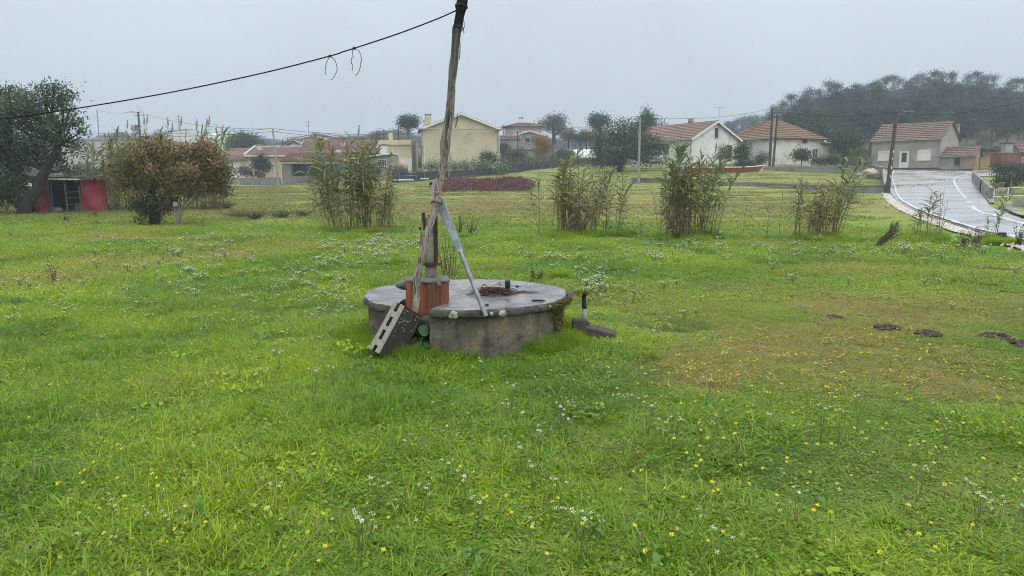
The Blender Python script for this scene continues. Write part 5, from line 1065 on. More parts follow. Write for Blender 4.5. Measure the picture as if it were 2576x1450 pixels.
def chimney(root, x, y, z0, z1, w, m, cap=True):
    mb = MB(); mb.bx(x - w / 2, x + w / 2, y - w * .35, y + w * .35, z0, z1); c = bevel(mb.obj('chimney', m, root), .01)
    if cap:
        mb = MB()
        for dx in (-.42, .42):
            for dy in (-.28, .28): mb.bx(x + dx * w - .05, x + dx * w + .05, y + dy * w - .05, y + dy * w + .05, z1 + .001, z1 + .25)
        mb.bx(x - w * .56, x + w * .56, y - w * .42, y + w * .42, z1 + .251, z1 + .33); mb.bx(x - w * .5, x + w * .5, y - w * .38, y + w * .38, z1 + .12, z1 + .15); mb.obj('chimney_cap', m_grw, c)
    return c
def house(name, label, loc, rz, w, d, h, rh, wm, rm, ridge='x', hip=0., ov=.35, plinth=None, fascia=m_trim, cat='house', sink=.8, rs=.45, cs=.30):
    t_ = thing(name, label, cat, loc, rz); mb = MB(); x, y = w / 2, d / 2
    if hip or rh <= 0: mb.bx(-x, x, -y, y, -sink, h)
    elif ridge == 'x': mb.add([(-x, -y, -sink), (x, -y, -sink), (x, y, -sink), (-x, y, -sink), (-x, -y, h), (x, -y, h), (x, y, h), (-x, y, h), (-x, 0, h + rh - .05), (x, 0, h + rh - .05)], [(0, 3, 2, 1), (0, 1, 5, 4), (2, 3, 7, 6), (1, 2, 6, 9, 5), (3, 0, 4, 8, 7), (4, 5, 9, 8), (6, 7, 8, 9)])
    else: mb.add([(-x, -y, -sink), (x, -y, -sink), (x, y, -sink), (-x, y, -sink), (-x, -y, h), (x, -y, h), (x, y, h), (-x, y, h), (0, -y, h + rh - .05), (0, y, h + rh - .05)], [(0, 3, 2, 1), (0, 1, 5, 8, 4), (2, 3, 7, 9, 6), (1, 2, 6, 5), (3, 0, 4, 7), (4, 8, 9, 7), (5, 6, 9, 8)])
    mb.obj('wall', wm, t_)
    if plinth: mb = MB(); mb.bx(-x - .03, x + .03, -y - .03, y + .03, -sink, plinth[0]); mb.obj('plinth', plinth[1], t_)
    if rh > 0:
        mb = MB(); ox, oy = x + ov, y + ov; k = rh / (y if ridge == 'x' else x); ez = h - ov * k * .6; top = h + rh + .02
        if hip:
            hx = max(0.01, x - hip) if ridge == 'x' else .01; hy = .01 if ridge == 'x' else max(.01, y - hip)
            R0, R1 = ((-hx, 0, top), (hx, 0, top)) if ridge == 'x' else ((0, -hy, top), (0, hy, top))
            A, B, C, D = (-ox, -oy, ez), (ox, -oy, ez), (ox, oy, ez), (-ox, oy, ez)
            if ridge == 'x': slope(mb, A, B, R1, R0, cs, rs); slope(mb, C, D, R0, R1, cs, rs); slope(mb, B, C, R1, R1, cs, rs); slope(mb, D, A, R0, R0, cs, rs)
            else: slope(mb, B, C, R1, R0, cs, rs); slope(mb, D, A, R0, R1, cs, rs); slope(mb, A, B, R0, R0, cs, rs); slope(mb, C, D, R1, R1, cs, rs)
            rf = mb.obj('roof', rm, t_); mb = MB()
            for a, b_ in ((A, R0), (B, R1 if ridge == 'x' else R0), (C, R1), (D, R0 if ridge == 'x' else R1), (R0, R1)): mb.tube([Vector(a) + Vector((0, 0, .04)), Vector(b_) + Vector((0, 0, .05))], .09, 6)
            mb.obj('ridge_cap', rm, rf)
        else:
            if ridge == 'x':
                R0, R1 = (-ox, 0, top), (ox, 0, top); slope(mb, (-ox, -oy, ez), (ox, -oy, ez), R1, R0, cs, rs); slope(mb, (ox, oy, ez), (-ox, oy, ez), R0, R1, cs, rs); ends = [((-ox, -oy, ez), R0), ((-ox, oy, ez), R0), ((ox, -oy, ez), R1), ((ox, oy, ez), R1)]
            else:
                R0, R1 = (0, -oy, top), (0, oy, top); slope(mb, (ox, -oy, ez), (ox, oy, ez), R1, R0, cs, rs); slope(mb, (-ox, oy, ez), (-ox, -oy, ez), R0, R1, cs, rs); ends = [((-ox, -oy, ez), R0), ((ox, -oy, ez), R0), ((-ox, oy, ez), R1), ((ox, oy, ez), R1)]
            rf = mb.obj('roof', rm, t_); mb = MB(); mb.tube([Vector(R0) + Vector((0, 0, .05)), Vector(R1) + Vector((0, 0, .05))], .10, 6); mb.obj('ridge_cap', rm, rf)
            if fascia:
                mb = MB()
                for a, b_ in ends: mb.beam(Vector(a) + Vector((0, 0, -.05)), Vector(b_) + Vector((0, 0, -.05)), .06, .22)
                mb.obj('verge_board', fascia, rf)
        mb = MB(); mb.tube([(-ox, -oy - .06, ez + .02), (ox, -oy - .06, ez + .02)], .06, 6); mb.tube([(x - .15, -oy - .04, ez), (x - .15, -y - .07, ez - .35), (x - .15, -y - .07, .1)], .04, 6); mb.obj('gutter', m_grw, t_)
    return t_
def corner(u, v, Y, rz, w, d):                       # centre of a house whose front right corner stands at (u, v, Y)
    return at(u, v, Y) - Matrix.Rotation(rz, 3, 'Z') @ Vector((w / 2, -d / 2, 0))
def zat(v, Y): return at(1288, v, Y).z
def stand(u, v, Y): q = at(u, v, Y); return q
G_ = 'houses of the village behind the field'
def wire(name, label, a, b_, sag, r, n=14, group=None):
    a = Vector(a); b_ = Vector(b_); mb = MB(); mb.tube([a.lerp(b_, i / n) - Vector((0, 0, sag * 4 * (i / n) * (1 - i / n))) for i in range(n + 1)], r, 4); return tag(mb.obj(name, m_cab), label, 'wire', group)

# cream bungalow in two blocks (left)
k = px(110); p = at(612, 447, 110); h1 = house('cream_house', 'cream bungalow with mauve tiled roof and white trim behind the block wall', p, 0, 83 * k, 7, 45 * k, 25 * k, m_cream, m_rtile, hip=1.2, ov=.45, plinth=(.75, m_trim))
opening(h1, 'front', 83 * k, 7, 4 * k, 18 * k, 21 * k, 17 * k, 'shutter'); ww = 110 * k
mb = MB(); x0 = 38 * k; mb.bx(x0, x0 + ww, -3.9, 4.2, -.8, 53 * k); mb.obj('wall', m_cream, h1)
mb = MB(); slope(mb, (x0 - .3, -4.3, 52 * k), (x0 + ww, -4.3, 52 * k), (x0 + ww, .3, 76 * k), (x0 - .3, .3, 76 * k)); rf = mb.obj('roof', m_rtile, h1)
mb = MB(); mb.beam((x0 - .35, -4.35, 52 * k + .1), (x0 - .35, .3, 76 * k + .1), .14, .3); mb.beam((x0 - .3, .3, 76 * k + .05), (x0 + ww, .3, 76 * k + .05), .15, .2); mb.beam((x0 - .3, -4.38, 52 * k - .03), (x0 + ww, -4.38, 52 * k - .03), .12, .18); mb.obj('verge_board', m_trim, rf)
opening(h1, 'front', 83 * k, 7, 83 * k, 19 * k, 15 * k, 15 * k, 'blind', org=Vector((0, -.4, 0))); chimney(h1, 53 * k, -1.5, 58 * k, 76 * k, .6, m_cream); chimney(h1, 92 * k, -.3, 66 * k, 80 * k, .7, m_cream)
mb = MB(); mb.bx(0, 36 * k, -.1, .1, -.3, 14 * k); o = mb.obj('garden_wall', m_whitep); o.location = at(566, 447, 105); tag(o, 'low white garden wall in front of the cream bungalow', 'wall')
m_citrus = leafmat('citrus_leaf', [(.022, .055, .022), (.04, .085, .03), (.065, .11, .04)], .45, .15, .5)
def bush(name, label, u, vb, Y, w, hpx, ml, n=3000, size=.22, k=9, seed=1, trunk=.12, cat='tree', group=None, z0=.25, mbk=None, cr=.42):
    b_ = at(u, vb, Y); s = px(Y); R = (w * s / 2, w * s / 2, hpx * s * (1 - z0) / 2); c = (0, 0, hpx * s * (z0 + (1 - z0) / 2)); t_ = thing(name, label, cat, b_, 0, group); C = crownset(c, R, k, seed, cr); mb = MB()
    limbs(mb, [(0, 0, -1.0), (0, 0, hpx * s * z0), (.05, 0, c[2])], [trunk * 1.2, trunk, trunk * .5], C, seed, 2); mb.obj('trunk', mbk or m_dbark, t_); link('crown', cloud('crown', leaf_cloud(C, n, size, seed), ml), t_); return t_
bush('citrus_tree', 'round dark green citrus tree in front of the cream bungalow', 663, 449, 103, 52, 62, m_citrus, 3600, .24, 12, 4)
for i, (u, lab) in enumerate(((630, 'dark garden chair, left one by the bungalow terrace'), (645, 'dark garden chair, right one by the bungalow terrace'))):
    ch = thing('garden_chair', lab, 'chair', at(u, 450, 101)); mm = m_tape
    mb = MB(); mb.bx(-.3, .3, -.3, .3, .42, .48); mb.obj('seat', mm, ch); mb = MB(); mb.bx(-.3, .3, .26, .31, .48, 1.0); mb.obj('backrest', mm, ch)
    for x in (-.26, .26):
        for y in (-.26, .26): mb = MB(); mb.bx(x - .03, x + .03, y - .03, y + .03, 0, .42); mb.obj('leg', mm, ch)
mb = MB(); mb.blob((0, 0, .5), (.55, .4, .6), 3, 12, 8, .15); o = mb.obj('covered_heap', mat('maroon_cover', (.10, .03, .04), rough=.8)); o.location = at(657, 450, 101); tag(o, 'maroon covered heap beside the citrus tree', 'heap')
# block walls
def wallrun(name, label, pts, hh, m, th=.18, cap=None, post=None, cat='wall'):
    t_ = thing(name, label, cat, pts[0]); o_ = pts[0]; mb = MB(); mc = MB(); mp_ = MB()
    for a, b_ in zip(pts[:-1], pts[1:]):
        a = a - o_; b_ = b_ - o_; dz = Vector((0, 0, 1)); d = (b_ - a); s = Vector((-d.y, d.x, 0)).normalized() * th / 2; sk = dz * .6
        mb.add([a - s - sk, b_ - s - sk, b_ + s - sk, a + s - sk, a - s + dz * hh, b_ - s + dz * hh, b_ + s + dz * hh, a + s + dz * hh], [(0, 3, 2, 1), (4, 5, 6, 7), (0, 1, 5, 4), (1, 2, 6, 5), (2, 3, 7, 6), (3, 0, 4, 7)])
        if cap: mc.beam(a + dz * (hh + .041), b_ + dz * (hh + .041), th * 1.5, .08)
        if post:
            n = max(1, int(d.length / post))
            for i in range(n + 1): q = a.lerp(b_, i / n); MB().bx(q.x - th * .7, q.x + th * .7, q.y - th * .8, q.y + th * .8, q.z - .5, q.z + hh + .0005 * (1 + len(mp_.v))).obj('post', m_conc, t_)
    mb.obj('masonry', m, t_)
    if cap: mc.obj('coping', m_conc, t_)
    return t_
wallrun('block_wall', 'grey block field wall under the cream bungalow', [at(602, 469, 97), at(703, 468, 96)], 19 * px(97), m_block, cap=True, post=4.5)
wallrun('block_wall', 'dark old wall hidden behind the rusty tree, left of the block wall', [at(540, 459, 100), at(601, 458, 98)], 11 * px(99), m_grw)
# lean-to of blocks with fluted roof
p = at(724, 461, 96); s = px(96); lt = thing('block_lean_to', 'unrendered grey block lean-to with long fluted tile roof', 'shed', p)
mb = MB(); mb.bx(-12 * s, 11 * s, -.2, 2, -.5, 47 * s); mb.obj('wall', m_block, lt)
mb = MB(); mb.bx(11.1 * s, 140 * s, 2.2, 2.6, -.5, 52 * s); mb.obj('back_wall', m_grw, lt)
mb = MB(); slope(mb, (-17 * s, -.6, 52 * s), (140 * s, -.6, 53 * s), (140 * s, 4, 76 * s), (-17 * s, 4, 76 * s), .3, .22); mb.obj('roof', roofmat('fluted_tile', (.32, .19, .145), (.24, .15, .12), (.2, .16, .13)), lt)
mb = MB(); mb.bx(-13 * s, 140 * s, -.35, -.25, 47 * s + .01, 50 * s); mb.obj('beam', m_pink, lt)
wallrun('block_wall', 'low grey block wall joined to the lean-to', [at(736, 464, 96), at(800, 464, 95)], 20 * px(96), m_block)
mb = MB(); mb.blob((0, 0, .9), (2.4, .9, 1.0), 11, 20, 10, .12); o = mb.obj('shade_net_heap', mat('dark_teal_net', (.02, .032, .034), (.03, .045, .045), 3, .9, .5, 20)); o.location = at(765, 450, 97.5); tag(o, 'dark teal netting heap inside the lean-to opening', 'netting')
# red-roofed house, white gable, far roofs
k = px(125); p = at(862, 420, 125); h2 = house('red_roof_house', 'long house with wide red tiled roof behind the reed clump', p, 0, 180 * k, 9, 34 * k, 30 * k, m_pink, m_rred, ov=.3); chimney(h2, 10 * k, -2.0, 36 * k, 58 * k, .7, m_pink); chimney(h2, 45 * k, .3, 60 * k, 70 * k, .4, m_rbrick, False)
mb = MB(); slope(mb, (55 * k, -6.2, 28 * k), (108 * k, -6.2, 28 * k), (98 * k, -3, 44 * k), (60 * k, -3, 44 * k)); mb.obj('porch_roof', m_rred, h2)
mb = MB(); mb.lathe([(.02, 0), (.5, .12), (.55, .2), (.02, .1)], n=14); o = mb.obj('satellite_dish', m_grw, None, True); o.location = at(851, 386, 119); o.rotation_euler = (math.radians(60), 0, .4); tag(o, 'grey satellite dish on the low roof behind reeds', 'dish')
k = px(135); p = at(754, 400, 135); h_ = house('white_gable_house', 'small white gabled house with dark roof edge behind the bungalow', p, 0, 34 * k, 6, 30 * k, 12 * k, m_whitep, m_grw, ridge='y', ov=.3, fascia=m_darko); opening(h_, 'front', 34 * k, 6, 4 * k, 14 * k, 9 * k, 8 * k, 'glass')
for i, (u, w_, v1, v2, v3, Y, lab) in enumerate(((812, 108, 350, 338, 370, 172, 'wide pale gabled farm roof far behind the red roof'), (800, 72, 354, 345, 372, 165, 'nearer pale gable in front of the wide farm roof'))):
    k = px(Y); p = at(u, v3, Y); house('far_gable_house', lab, p, 0, w_ * k, 9, (v3 - v1) * k, (v1 - v2) * k, m_pink, m_rtile, ridge='y', ov=.6)
# flat-roofed grey shed with barred window
k = px(93); p = at(950, 446, 93); fs = thing('flat_roof_shed', 'grey rendered shed with sloping flat roof and white barred window', 'shed', p)
mb = MB(); mb.add([(-42 * k, 0, -.5), (38 * k, 0, -.5), (38 * k, 5, -.5), (-42 * k, 5, -.5), (-42 * k, 0, 45 * k), (38 * k, 0, 54 * k), (38 * k, 5, 54 * k), (-42 * k, 5, 45 * k)], [(0, 3, 2, 1), (4, 5, 6, 7), (0, 1, 5, 4), (1, 2, 6, 5), (2, 3, 7, 6), (3, 0, 4, 7)]); mb.obj('wall', m_grw, fs)
mb = MB(); mb.beam((-46 * k, 2.3, 46 * k + .1), (40 * k, 2.3, 56 * k + .1), 5.6, .14); mb.obj('roof', m_trim, fs); opening(fs, 'front', 0, 0, 12 * k, 26 * k, 22 * k, 17 * k, 'bars')
# the beige two-storey house
k = px(100); p = at(1154, 431, 104); bw, bd, bh = 187 * k, 9.0, 103 * k; hb = house('beige_house', 'tall beige two-storey house with blank gable wall and three chimneys', p, math.radians(8.5), bw, bd, bh, 36 * k, m_beige, m_rorg, ridge='y', ov=.45)
x = -bw / 2; chimney(hb, x + .6, 2.2, bh - .5, bh + 24 * k, .78, m_cream); chimney(hb, x + .75, -2.0, bh - .2, bh + 32 * k, .85, m_beige); chimney(hb, bw / 2 - 2.6, 1.5, bh + .2, bh + 28 * k, .8, m_beige)
opening(hb, 'left', bw, bd, 1.0, 62 * k, 4.2, 28 * k, 'bars'); opening(hb, 'left', bw, bd, 2.6, .1, 1.3, 33 * k, 'door'); opening(hb, 'left', bw, bd, .6, 17 * k, .8, 18 * k, 'glass')
for i, (sx, sy) in enumerate(((x, -bd / 2), (bw / 2, -bd / 2))): mb = MB(); mb.tube([(sx + (.08 if i else .1), sy - .08, -.4), (sx + (.08 if i else .1), sy - .08, bh - .2), (sx - (.0 if i else .35), sy - .1, bh + .05)], .055, 6); mb.obj('downpipe', m_trim, hb)
wg = thing('garage_wing', 'low flat-roofed beige garage wing attached to the tall beige house', 'garage', at(997, 432, 103))
wk = px(103); mb = MB(); mb.bx(-39 * wk, 39 * wk, 0, 7, -.5, 66 * wk); mb.obj('wall', m_beige, wg); mb = MB(); mb.bx(-40 * wk, 39.5 * wk, -.25, 7.2, 66 * wk + .002, 78 * wk); mb.obj('parapet', m_cream, wg); opening(wg, 'front', 0, 0, 24 * wk, .05, 29 * wk, 33 * wk, 'garagedoor'); chimney(wg, -15 * wk, 1.0, 78 * wk - .2, 96 * wk, .55, m_cream)
mb = MB(); mb.bx(-39.2 * wk, -20 * wk, -.06, -.003, 42 * wk, 64 * wk); mb.obj('white_panel', m_whitep, wg)
mb = MB(); mb.tube([(-1.9 * wk * 4, -.12, -.3), (-1.9 * wk * 4, -.12, 60 * wk)], .06, 6); mb.obj('downpipe', m_trim, wg)
mb = MB(); mb.blob((0, 0, .8), (.68, .68, .8), 3, 16, 10, .04); o = mb.obj('round_tank', mat('pale_orange_tank', (.46, .31, .21), (.38, .26, .18), 2, .6), None, True); o.location = at(1013, 438, 92); tag(o, 'pale orange rounded tank in front of the garage door', 'tank')
# dark net fence
FN = [(985, 437, 457, 84), (1005, 436.5, 456, 84), (1030, 435, 454, 84.5), (1068, 433, 451, 85), (1100, 432, 447, 86), (1144, 430, 443, 88), (1190, 427, 441, 90), (1250, 421, 438, 93), (1300, 417, 431, 95), (1342, 412, 424, 97), (1385, 408, 420, 99)]
fn = thing('net_fence', 'dark blue shade-net fence running below the beige house', 'fence', at(985, 457, 84)); o_ = at(985, 457, 84)
V = []; Q = []; NF = 6
for i, (u, vt, vb, Y) in enumerate(FN):
    for j in range(NF + 1): q = at(u, vb + 4 + (vt - vb - 4) * j / NF, Y) - o_; V.append((q.x, q.y + .06 * math.sin(i * 2 + j * 1.3), q.z + (.07 * math.sin(i * 5.1) if j == NF else 0)))
for i in range(len(FN) - 1):
    for j in range(NF): a = i * (NF + 1) + j; Q.append((a, a + NF + 1, a + NF + 2, a + 1))
link('net', arrmesh('net', np.array(V), np.array(Q), mat('navy_net', (.022, .030, .042), (.04, .052, .065), 1.5, .85, .6, 6), True), fn)
for (u, vt, vb, Y) in FN: mb = MB(); a = at(u, vb + 6, Y - .1) - o_; b_ = at(u, vt - 2, Y - .1) - o_; mb.tube([a, b_], .035, 5); mb.obj('post', m_gwood, fn)
mb = MB(); q = [at(u, v, 82) for u, v in ((1022, 449), (1022, 443), (1048, 441), (1048, 448))]; mb.tube([x_ - q[0] for x_ in q], .035, 5); o = mb.obj('tubular_frame', m_galv); o.location = q[0]; tag(o, 'small grey tubular frame in front of the net fence', 'frame')
for (u0, u1, v, lab) in ((990, 1040, 454, 'long white plank on the ground below net fence'), (1058, 1078, 451, 'short white plank below the net fence')): mb = MB(); q = at(u0, v, 82); mb.bx(0, (u1 - u0) * px(82), -.3, .3, -.02, .12); o = bevel(mb.obj('white_plank', m_trim), .02); o.location = q; tag(o, lab, 'plank')
mb = MB(); mb.blob((0, 0, 0), (.18, .15, .16), 2, 10, 7, .1); o = mb.obj('white_bucket', m_trim, None, True); o.location = at(1107, 439, 83); tag(o, 'small white bucket-like lump in front of net fence', 'bucket')
for i, (u, lab) in enumerate(((995, 'wooden pallet stack by the narrow reed clump'),)): mb = MB(); [mb.bx(-.6, .6, -.5, .5, .05 + z * .16, .13 + z * .16) for z in range(4)]; o = mb.obj('pallet_stack', m_hay); o.location = at(920, 462, 85); tag(o, lab, 'pallets')
bush('clipped_shrub', 'round dark clipped shrub at the right corner of beige house', 1227, 424, 96, 38, 38, m_citrus, 2600, .22, 9, 31, .1, 'shrub')
m_cab2 = leafmat('cabbage_leaf', [(.16, .22, .13), (.24, .30, .19), (.10, .15, .07)], .6, .25, .8)
for i, (u, h, lab) in enumerate(((1085, 22, 'pale leafy kale plant at the left of the row along net fence'), (1110, 18, 'second kale plant from the left along net fence'), (1140, 20, 'kale plant just right of the wooden pole'), (1172, 30, 'tallest yellowish kale plant in the row'), (1200, 20, 'kale plant between the tallest one and round shrub'), (1218, 22, 'kale plant under the round shrub'), (1262, 18, 'kale plant right of round shrub'))):
    bush('kale_plant', lab, u, 432, 92, 26, h, m_cab2, 420, .30, 5, 50 + i, .05, 'plant', 'kale plants along the net fence', .15)
# maroon weeds
m_mar = leafmat('maroon_weed', [(.115, .048, .046), (.175, .075, .066), (.10, .06, .045)], .8, .2, .4)
rg = np.random.default_rng(66); n = 11000; U = rg.uniform(1095, 1345, n); Yv = rg.uniform(62, 80, n); V = []; P = np.zeros((n, 3))
edge = np.clip(np.minimum(np.minimum((U - 1092) / 25, (1350 - U) / 35), np.minimum((Yv - 61.5) / 3, (81 - Yv) / 4)) + 1.6 * (fbm(U * .12, Yv, .5, 9) - .55), 0, 1)
keep_ = edge > .08; U, Yv, edge = U[keep_], Yv[keep_], edge[keep_]; n = len(U); P = P[:n]
zt = gz_np((U - 1288) / F * Yv, Yv); P[:, 0] = (U - 1288) / F * Yv * .99; P[:, 1] = Yv; P[:, 2] = zt + rg.uniform(0, 1, n) ** .7 * (.6 + .08 * np.sin(U * .05)) * edge
a = rg.normal(0, 1, (n, 3)); a[:, 2] = abs(a[:, 2]); a /= np.linalg.norm(a, axis=1)[:, None]; sd_ = np.cross(a, rg.normal(0, 1, (n, 3))); sd_ /= np.linalg.norm(sd_, axis=1)[:, None]; L = rg.uniform(.15, .4, (n, 1))
o = link('maroon_weeds', arrmesh('maroon_weeds', np.stack([P, P + a * L * .5 + sd_ * L * .18, P + a * L, P + a * L * .5 - sd_ * L * .18], 1).reshape(-1, 3), np.arange(n * 4).reshape(-1, 4), m_mar)); tag(o, 'broad patch of dark maroon weeds below the net fence', 'weeds', kind='stuff')
# pinkish houses (centre)
k = px(150); p = at(1315, 362, 150); h4 = house('pinkish_house', 'hazy pinkish upper-storey house with orange roof and white chimney', p, math.radians(12), 72 * k, 8, 41 * k, 9 * k, m_pink, m_rorg, hip=2.0, ov=.7); chimney(h4, -4 * k, 0, 48 * k, 60 * k, .8, m_whitep); opening(h4, 'front', 72 * k, 8, -20 * k, 18 * k, 10 * k, 10 * k, 'glass'); opening(h4, 'front', 72 * k, 8, 12 * k, 18 * k, 10 * k, 10 * k, 'dark')
p = at(1330, 368, 143); k = px(143); h4b = house('low_gable_house', 'low pale gabled house in front of the pinkish house', p, 0, 82 * k, 8, 22 * k, 12 * k, m_grw, m_rgry, ridge='y', ov=.4); opening(h4b, 'front', 82 * k, 8, -4 * k, 6 * k, 12 * k, 11 * k, 'dark')
p = at(1275, 382, 135); k = px(135); h4c = house('hazy_shed', 'reddish roofed low shed right behind the beige house', p, 0, 60 * k, 6, 30 * k, 8 * k, m_greyp, m_rtile, ov=.3)
m_aut = leafmat('autumn_leaf', [(.30, .17, .05), (.40, .24, .07), (.24, .13, .05)], .6, .3, .6); m_ev = leafmat('evergreen_leaf', [(.026, .060, .020), (.046, .090, .030), (.075, .120, .048)], .6, .15, .4); m_gg = leafmat('grey_green_leaf', [(.07, .09, .065), (.11, .13, .09), (.15, .16, .12)], .6, .2, .5); m_bare = leafmat('sparse_brown', [(.14, .11, .085), (.19, .15, .11), (.10, .085, .065)], .7, .2)
bush('autumn_tree', 'orange-yellow autumn tree right of the beige house', 1360, 412, 104, 62, 64, m_aut, 4200, .20, 11, 21, .1, mbk=m_bark)
bush('round_hazy_tree', 'broad hazy tree behind the autumn tree', 1394, 352, 165, 74, 60, m_gg, 3400, .42, 10, 22, .3)
for i, (u, v, Y, w_, h, ml, lab) in enumerate(((1290, 408, 112, 60, 34, m_gg, 'grey green brushwood right of the beige house'), (1425, 402, 108, 44, 22, m_gg, 'grey shrubs in front of the white tunnel'), (1265, 395, 118, 30, 30, m_gg, 'grey brushwood against the reddish shed'), (1460, 372, 140, 40, 36, m_ev, 'dark hazy tree left of the big olive-dark tree'), (1430, 362, 150, 50, 40, m_bare, 'brownish bare tree beside the hazy round tree'), (1475, 366, 145, 34, 40, m_aut, 'dull yellow tree behind the white tunnel'))): bush('shrub_mass', lab, u, v, Y, w_, h, ml, 2200, .26, 8, 60 + i, .1, 'shrub')
k = px(112); p = at(1455, 398, 112); tn = thing('polytunnel', 'white plastic polytunnel roof between shrubs and the dark tree', 'polytunnel', p, math.radians(-20)); mb = MB()
pr = [(2.2 * math.cos(a), 1.25 * math.sin(a)) for a in np.linspace(0, math.pi, 13)]; V = [(-2.2, x_, z_) for x_, z_ in pr] + [(2.2, x_, z_) for x_, z_ in pr]; n = len(pr); mb.add(V, [(i, i + 1, n + i + 1, n + i) for i in range(n - 1)] + [tuple(range(n)), tuple(range(2 * n - 1, n - 1, -1))]); mb.obj('cover', m_trim, tn)
for x_ in (-2.2, -.75, .75, 2.2): mb = MB(); mb.tube([(x_, a * 1.01, z_ * 1.01) for a, z_ in pr], .04, 5); mb.obj('hoop', m_galv, tn)
# big dark tree and tall ones behind
pxtree('dark_spreading_tree', 'large dark green spreading tree left of the white house', 88, 1560, 425, [(1515, 350, 32), (1555, 335, 36), (1600, 340, 36), (1635, 365, 32), (1530, 385, 34), (1580, 375, 40), (1620, 395, 30), (1510, 405, 24), (1560, 405, 30), (1640, 400, 22), (1500, 370, 22), (1570, 318, 22), (1605, 318, 18)], [(1560, 405), (1570, 385), (1575, 360)], .3, 13000, .22, m_ev, m_dbark, 41, 2)
bush('tall_round_tree', 'tall round-topped dark tree behind the spreading tree', 1622, 420, 122, 50, 142, m_ev, 4200, .32, 12, 42, .3, z0=.4)
bush('layered_pine', 'layered hazy pine rising behind the spreading tree', 1508, 420, 138, 52, 134, m_ev, 2600, .36, 11, 43, .3, z0=.6, cr=.34)
for i, (u, v) in enumerate(((1648, 300), (1660, 305), (1667, 300), (1675, 312))): bush('slim_cypress', 'slim dark cypress, number of four in the row left of the orange roof'.replace('number of four', ('leftmost', 'second', 'third and tallest', 'rightmost and lowest')[i]), u, 420, 120, 10, 420 - v, m_ev, 900, .28, 8, 70 + i, .08, group='cypresses behind the orange roof', z0=.1)
# white house with orange roof
k = px(95); RZ = math.radians(-62); p = corner(1739, 406, 93, RZ, 13., 7.6); h5 = house('white_house', 'white house with bright orange tiled roof and white gable', p, RZ, 13., 7.6, 2.75, 2.15, m_whitep, m_rorg, ov=.4); mb = MB()
opening(h5, 'front', 13., 7.6, 4.4, .9, 1.5, 1.0, 'glass', m_trim); opening(h5, 'right', 13., 7.6, .1, 2.9, .62, 1.25, 'dark', m_trim); opening(h5, 'right', 13., 7.6, 2.3, .05, 1.0, 2.0, 'darkdoor')
mb = MB(); mb.bx(-6., 2.2, -3.83, -3.805, .1, 2.3); mb.obj('porch_shade', m_darko, h5); mb = MB(); mb.bx(-6.1, 2.2, -3.95, -3.84, .1, .9); mb.obj('porch_parapet', m_trim, h5); chimney(h5, 1.6, .2, 4.6, 5.25, .6, m_rbrick, True)  # thin dark sheet on the solid wall paints the shade of the porch
mb = MB(); q = at(1808, 312, 97); mb.tube([(0, 0, -.3), (0, 0, 2.1)], .03, 5); mb.tube([(-.5, 0, 2.05), (.6, 0, 2.05)], .02, 4); [mb.tube([(x_, -.2, 2.05), (x_, .2, 2.05)], .012, 4) for x_ in (-.4, 0, .4)]; o = mb.obj('roof_antenna', m_galv); o.location = q; tag(o, 'thin television antenna above the white gable', 'antenna')
# hip-roofed house
RZ = math.radians(-64); p = corner(1940, 415, 94, RZ, 9.0, 9.0); h6 = house('hip_roof_house', 'stained white house with hipped moss-edged tile roof behind two poles', p, RZ, 9.0, 9.0, 3.35, 2.6, m_oldw, m_rold, hip=4.2, ov=.4, fascia=None)
opening(h6, 'right', 9.0, 9.0, 1.0, 2.75, .75, .42, 'dark', m_greyp); opening(h6, 'right', 9.0, 9.0, .9, .95, .75, 1.1, 'glass'); opening(h6, 'right', 9.0, 9.0, 2.9, .95, .75, 1.1, 'glass'); opening(h6, 'front', 9.0, 9.0, 2.1, 1.0, 1.6, .8, 'shutter', m_greyp)
mb = MB(); mb.bx(-4.4, -.1, -4.54, -4.505, .1, 2.1); mb.obj('porch_shade', m_darko, h6); mb = MB(); mb.bx(-4.45, -4.25, -4.7, -4.541, -.3, 2.15); mb.bx(-.1, .05, -4.65, -4.541, -.3, 2.15); mb.obj('porch_post', m_trim, h6); mb = MB(); mb.bx(-2.4, -.1, -4.56, -4.5405, .1, .95); mb.obj('porch_parapet', m_oldw, h6)  # porch recess not cut, its shade is a dark sheet on the wall
p = at(2068, 410, 98); k = px(98); an = thing('corrugated_annex', 'low annex with pale corrugated roof right of the hipped house', 'shed', p); mb = MB(); mb.bx(-14 * k, 16 * k, 0, 4, -.5, 42 * k); mb.obj('wall', m_oldw, an); mb = MB(); mb.beam((-16 * k, 1.9, 46 * k), (20 * k, 1.9, 46 * k), 4.6, .12); mb.obj('roof_edge', m_darko, an); mb = MB()
for i in range(12): x0 = -4 * k + i * 2.0 * k; mb.add([(x0, -.4, 48 * k), (x0 + k, -.4, 49 * k), (x0 + 2 * k, -.4, 48 * k), (x0, 3.5, 62 * k), (x0 + k, 3.5, 63 * k), (x0 + 2 * k, 3.5, 62 * k)], [(0, 1, 4, 3), (1, 2, 5, 4)])
mb.obj('corrugated_roof', mat('pale_tin', (.5, .55, .6), rough=.4), an)
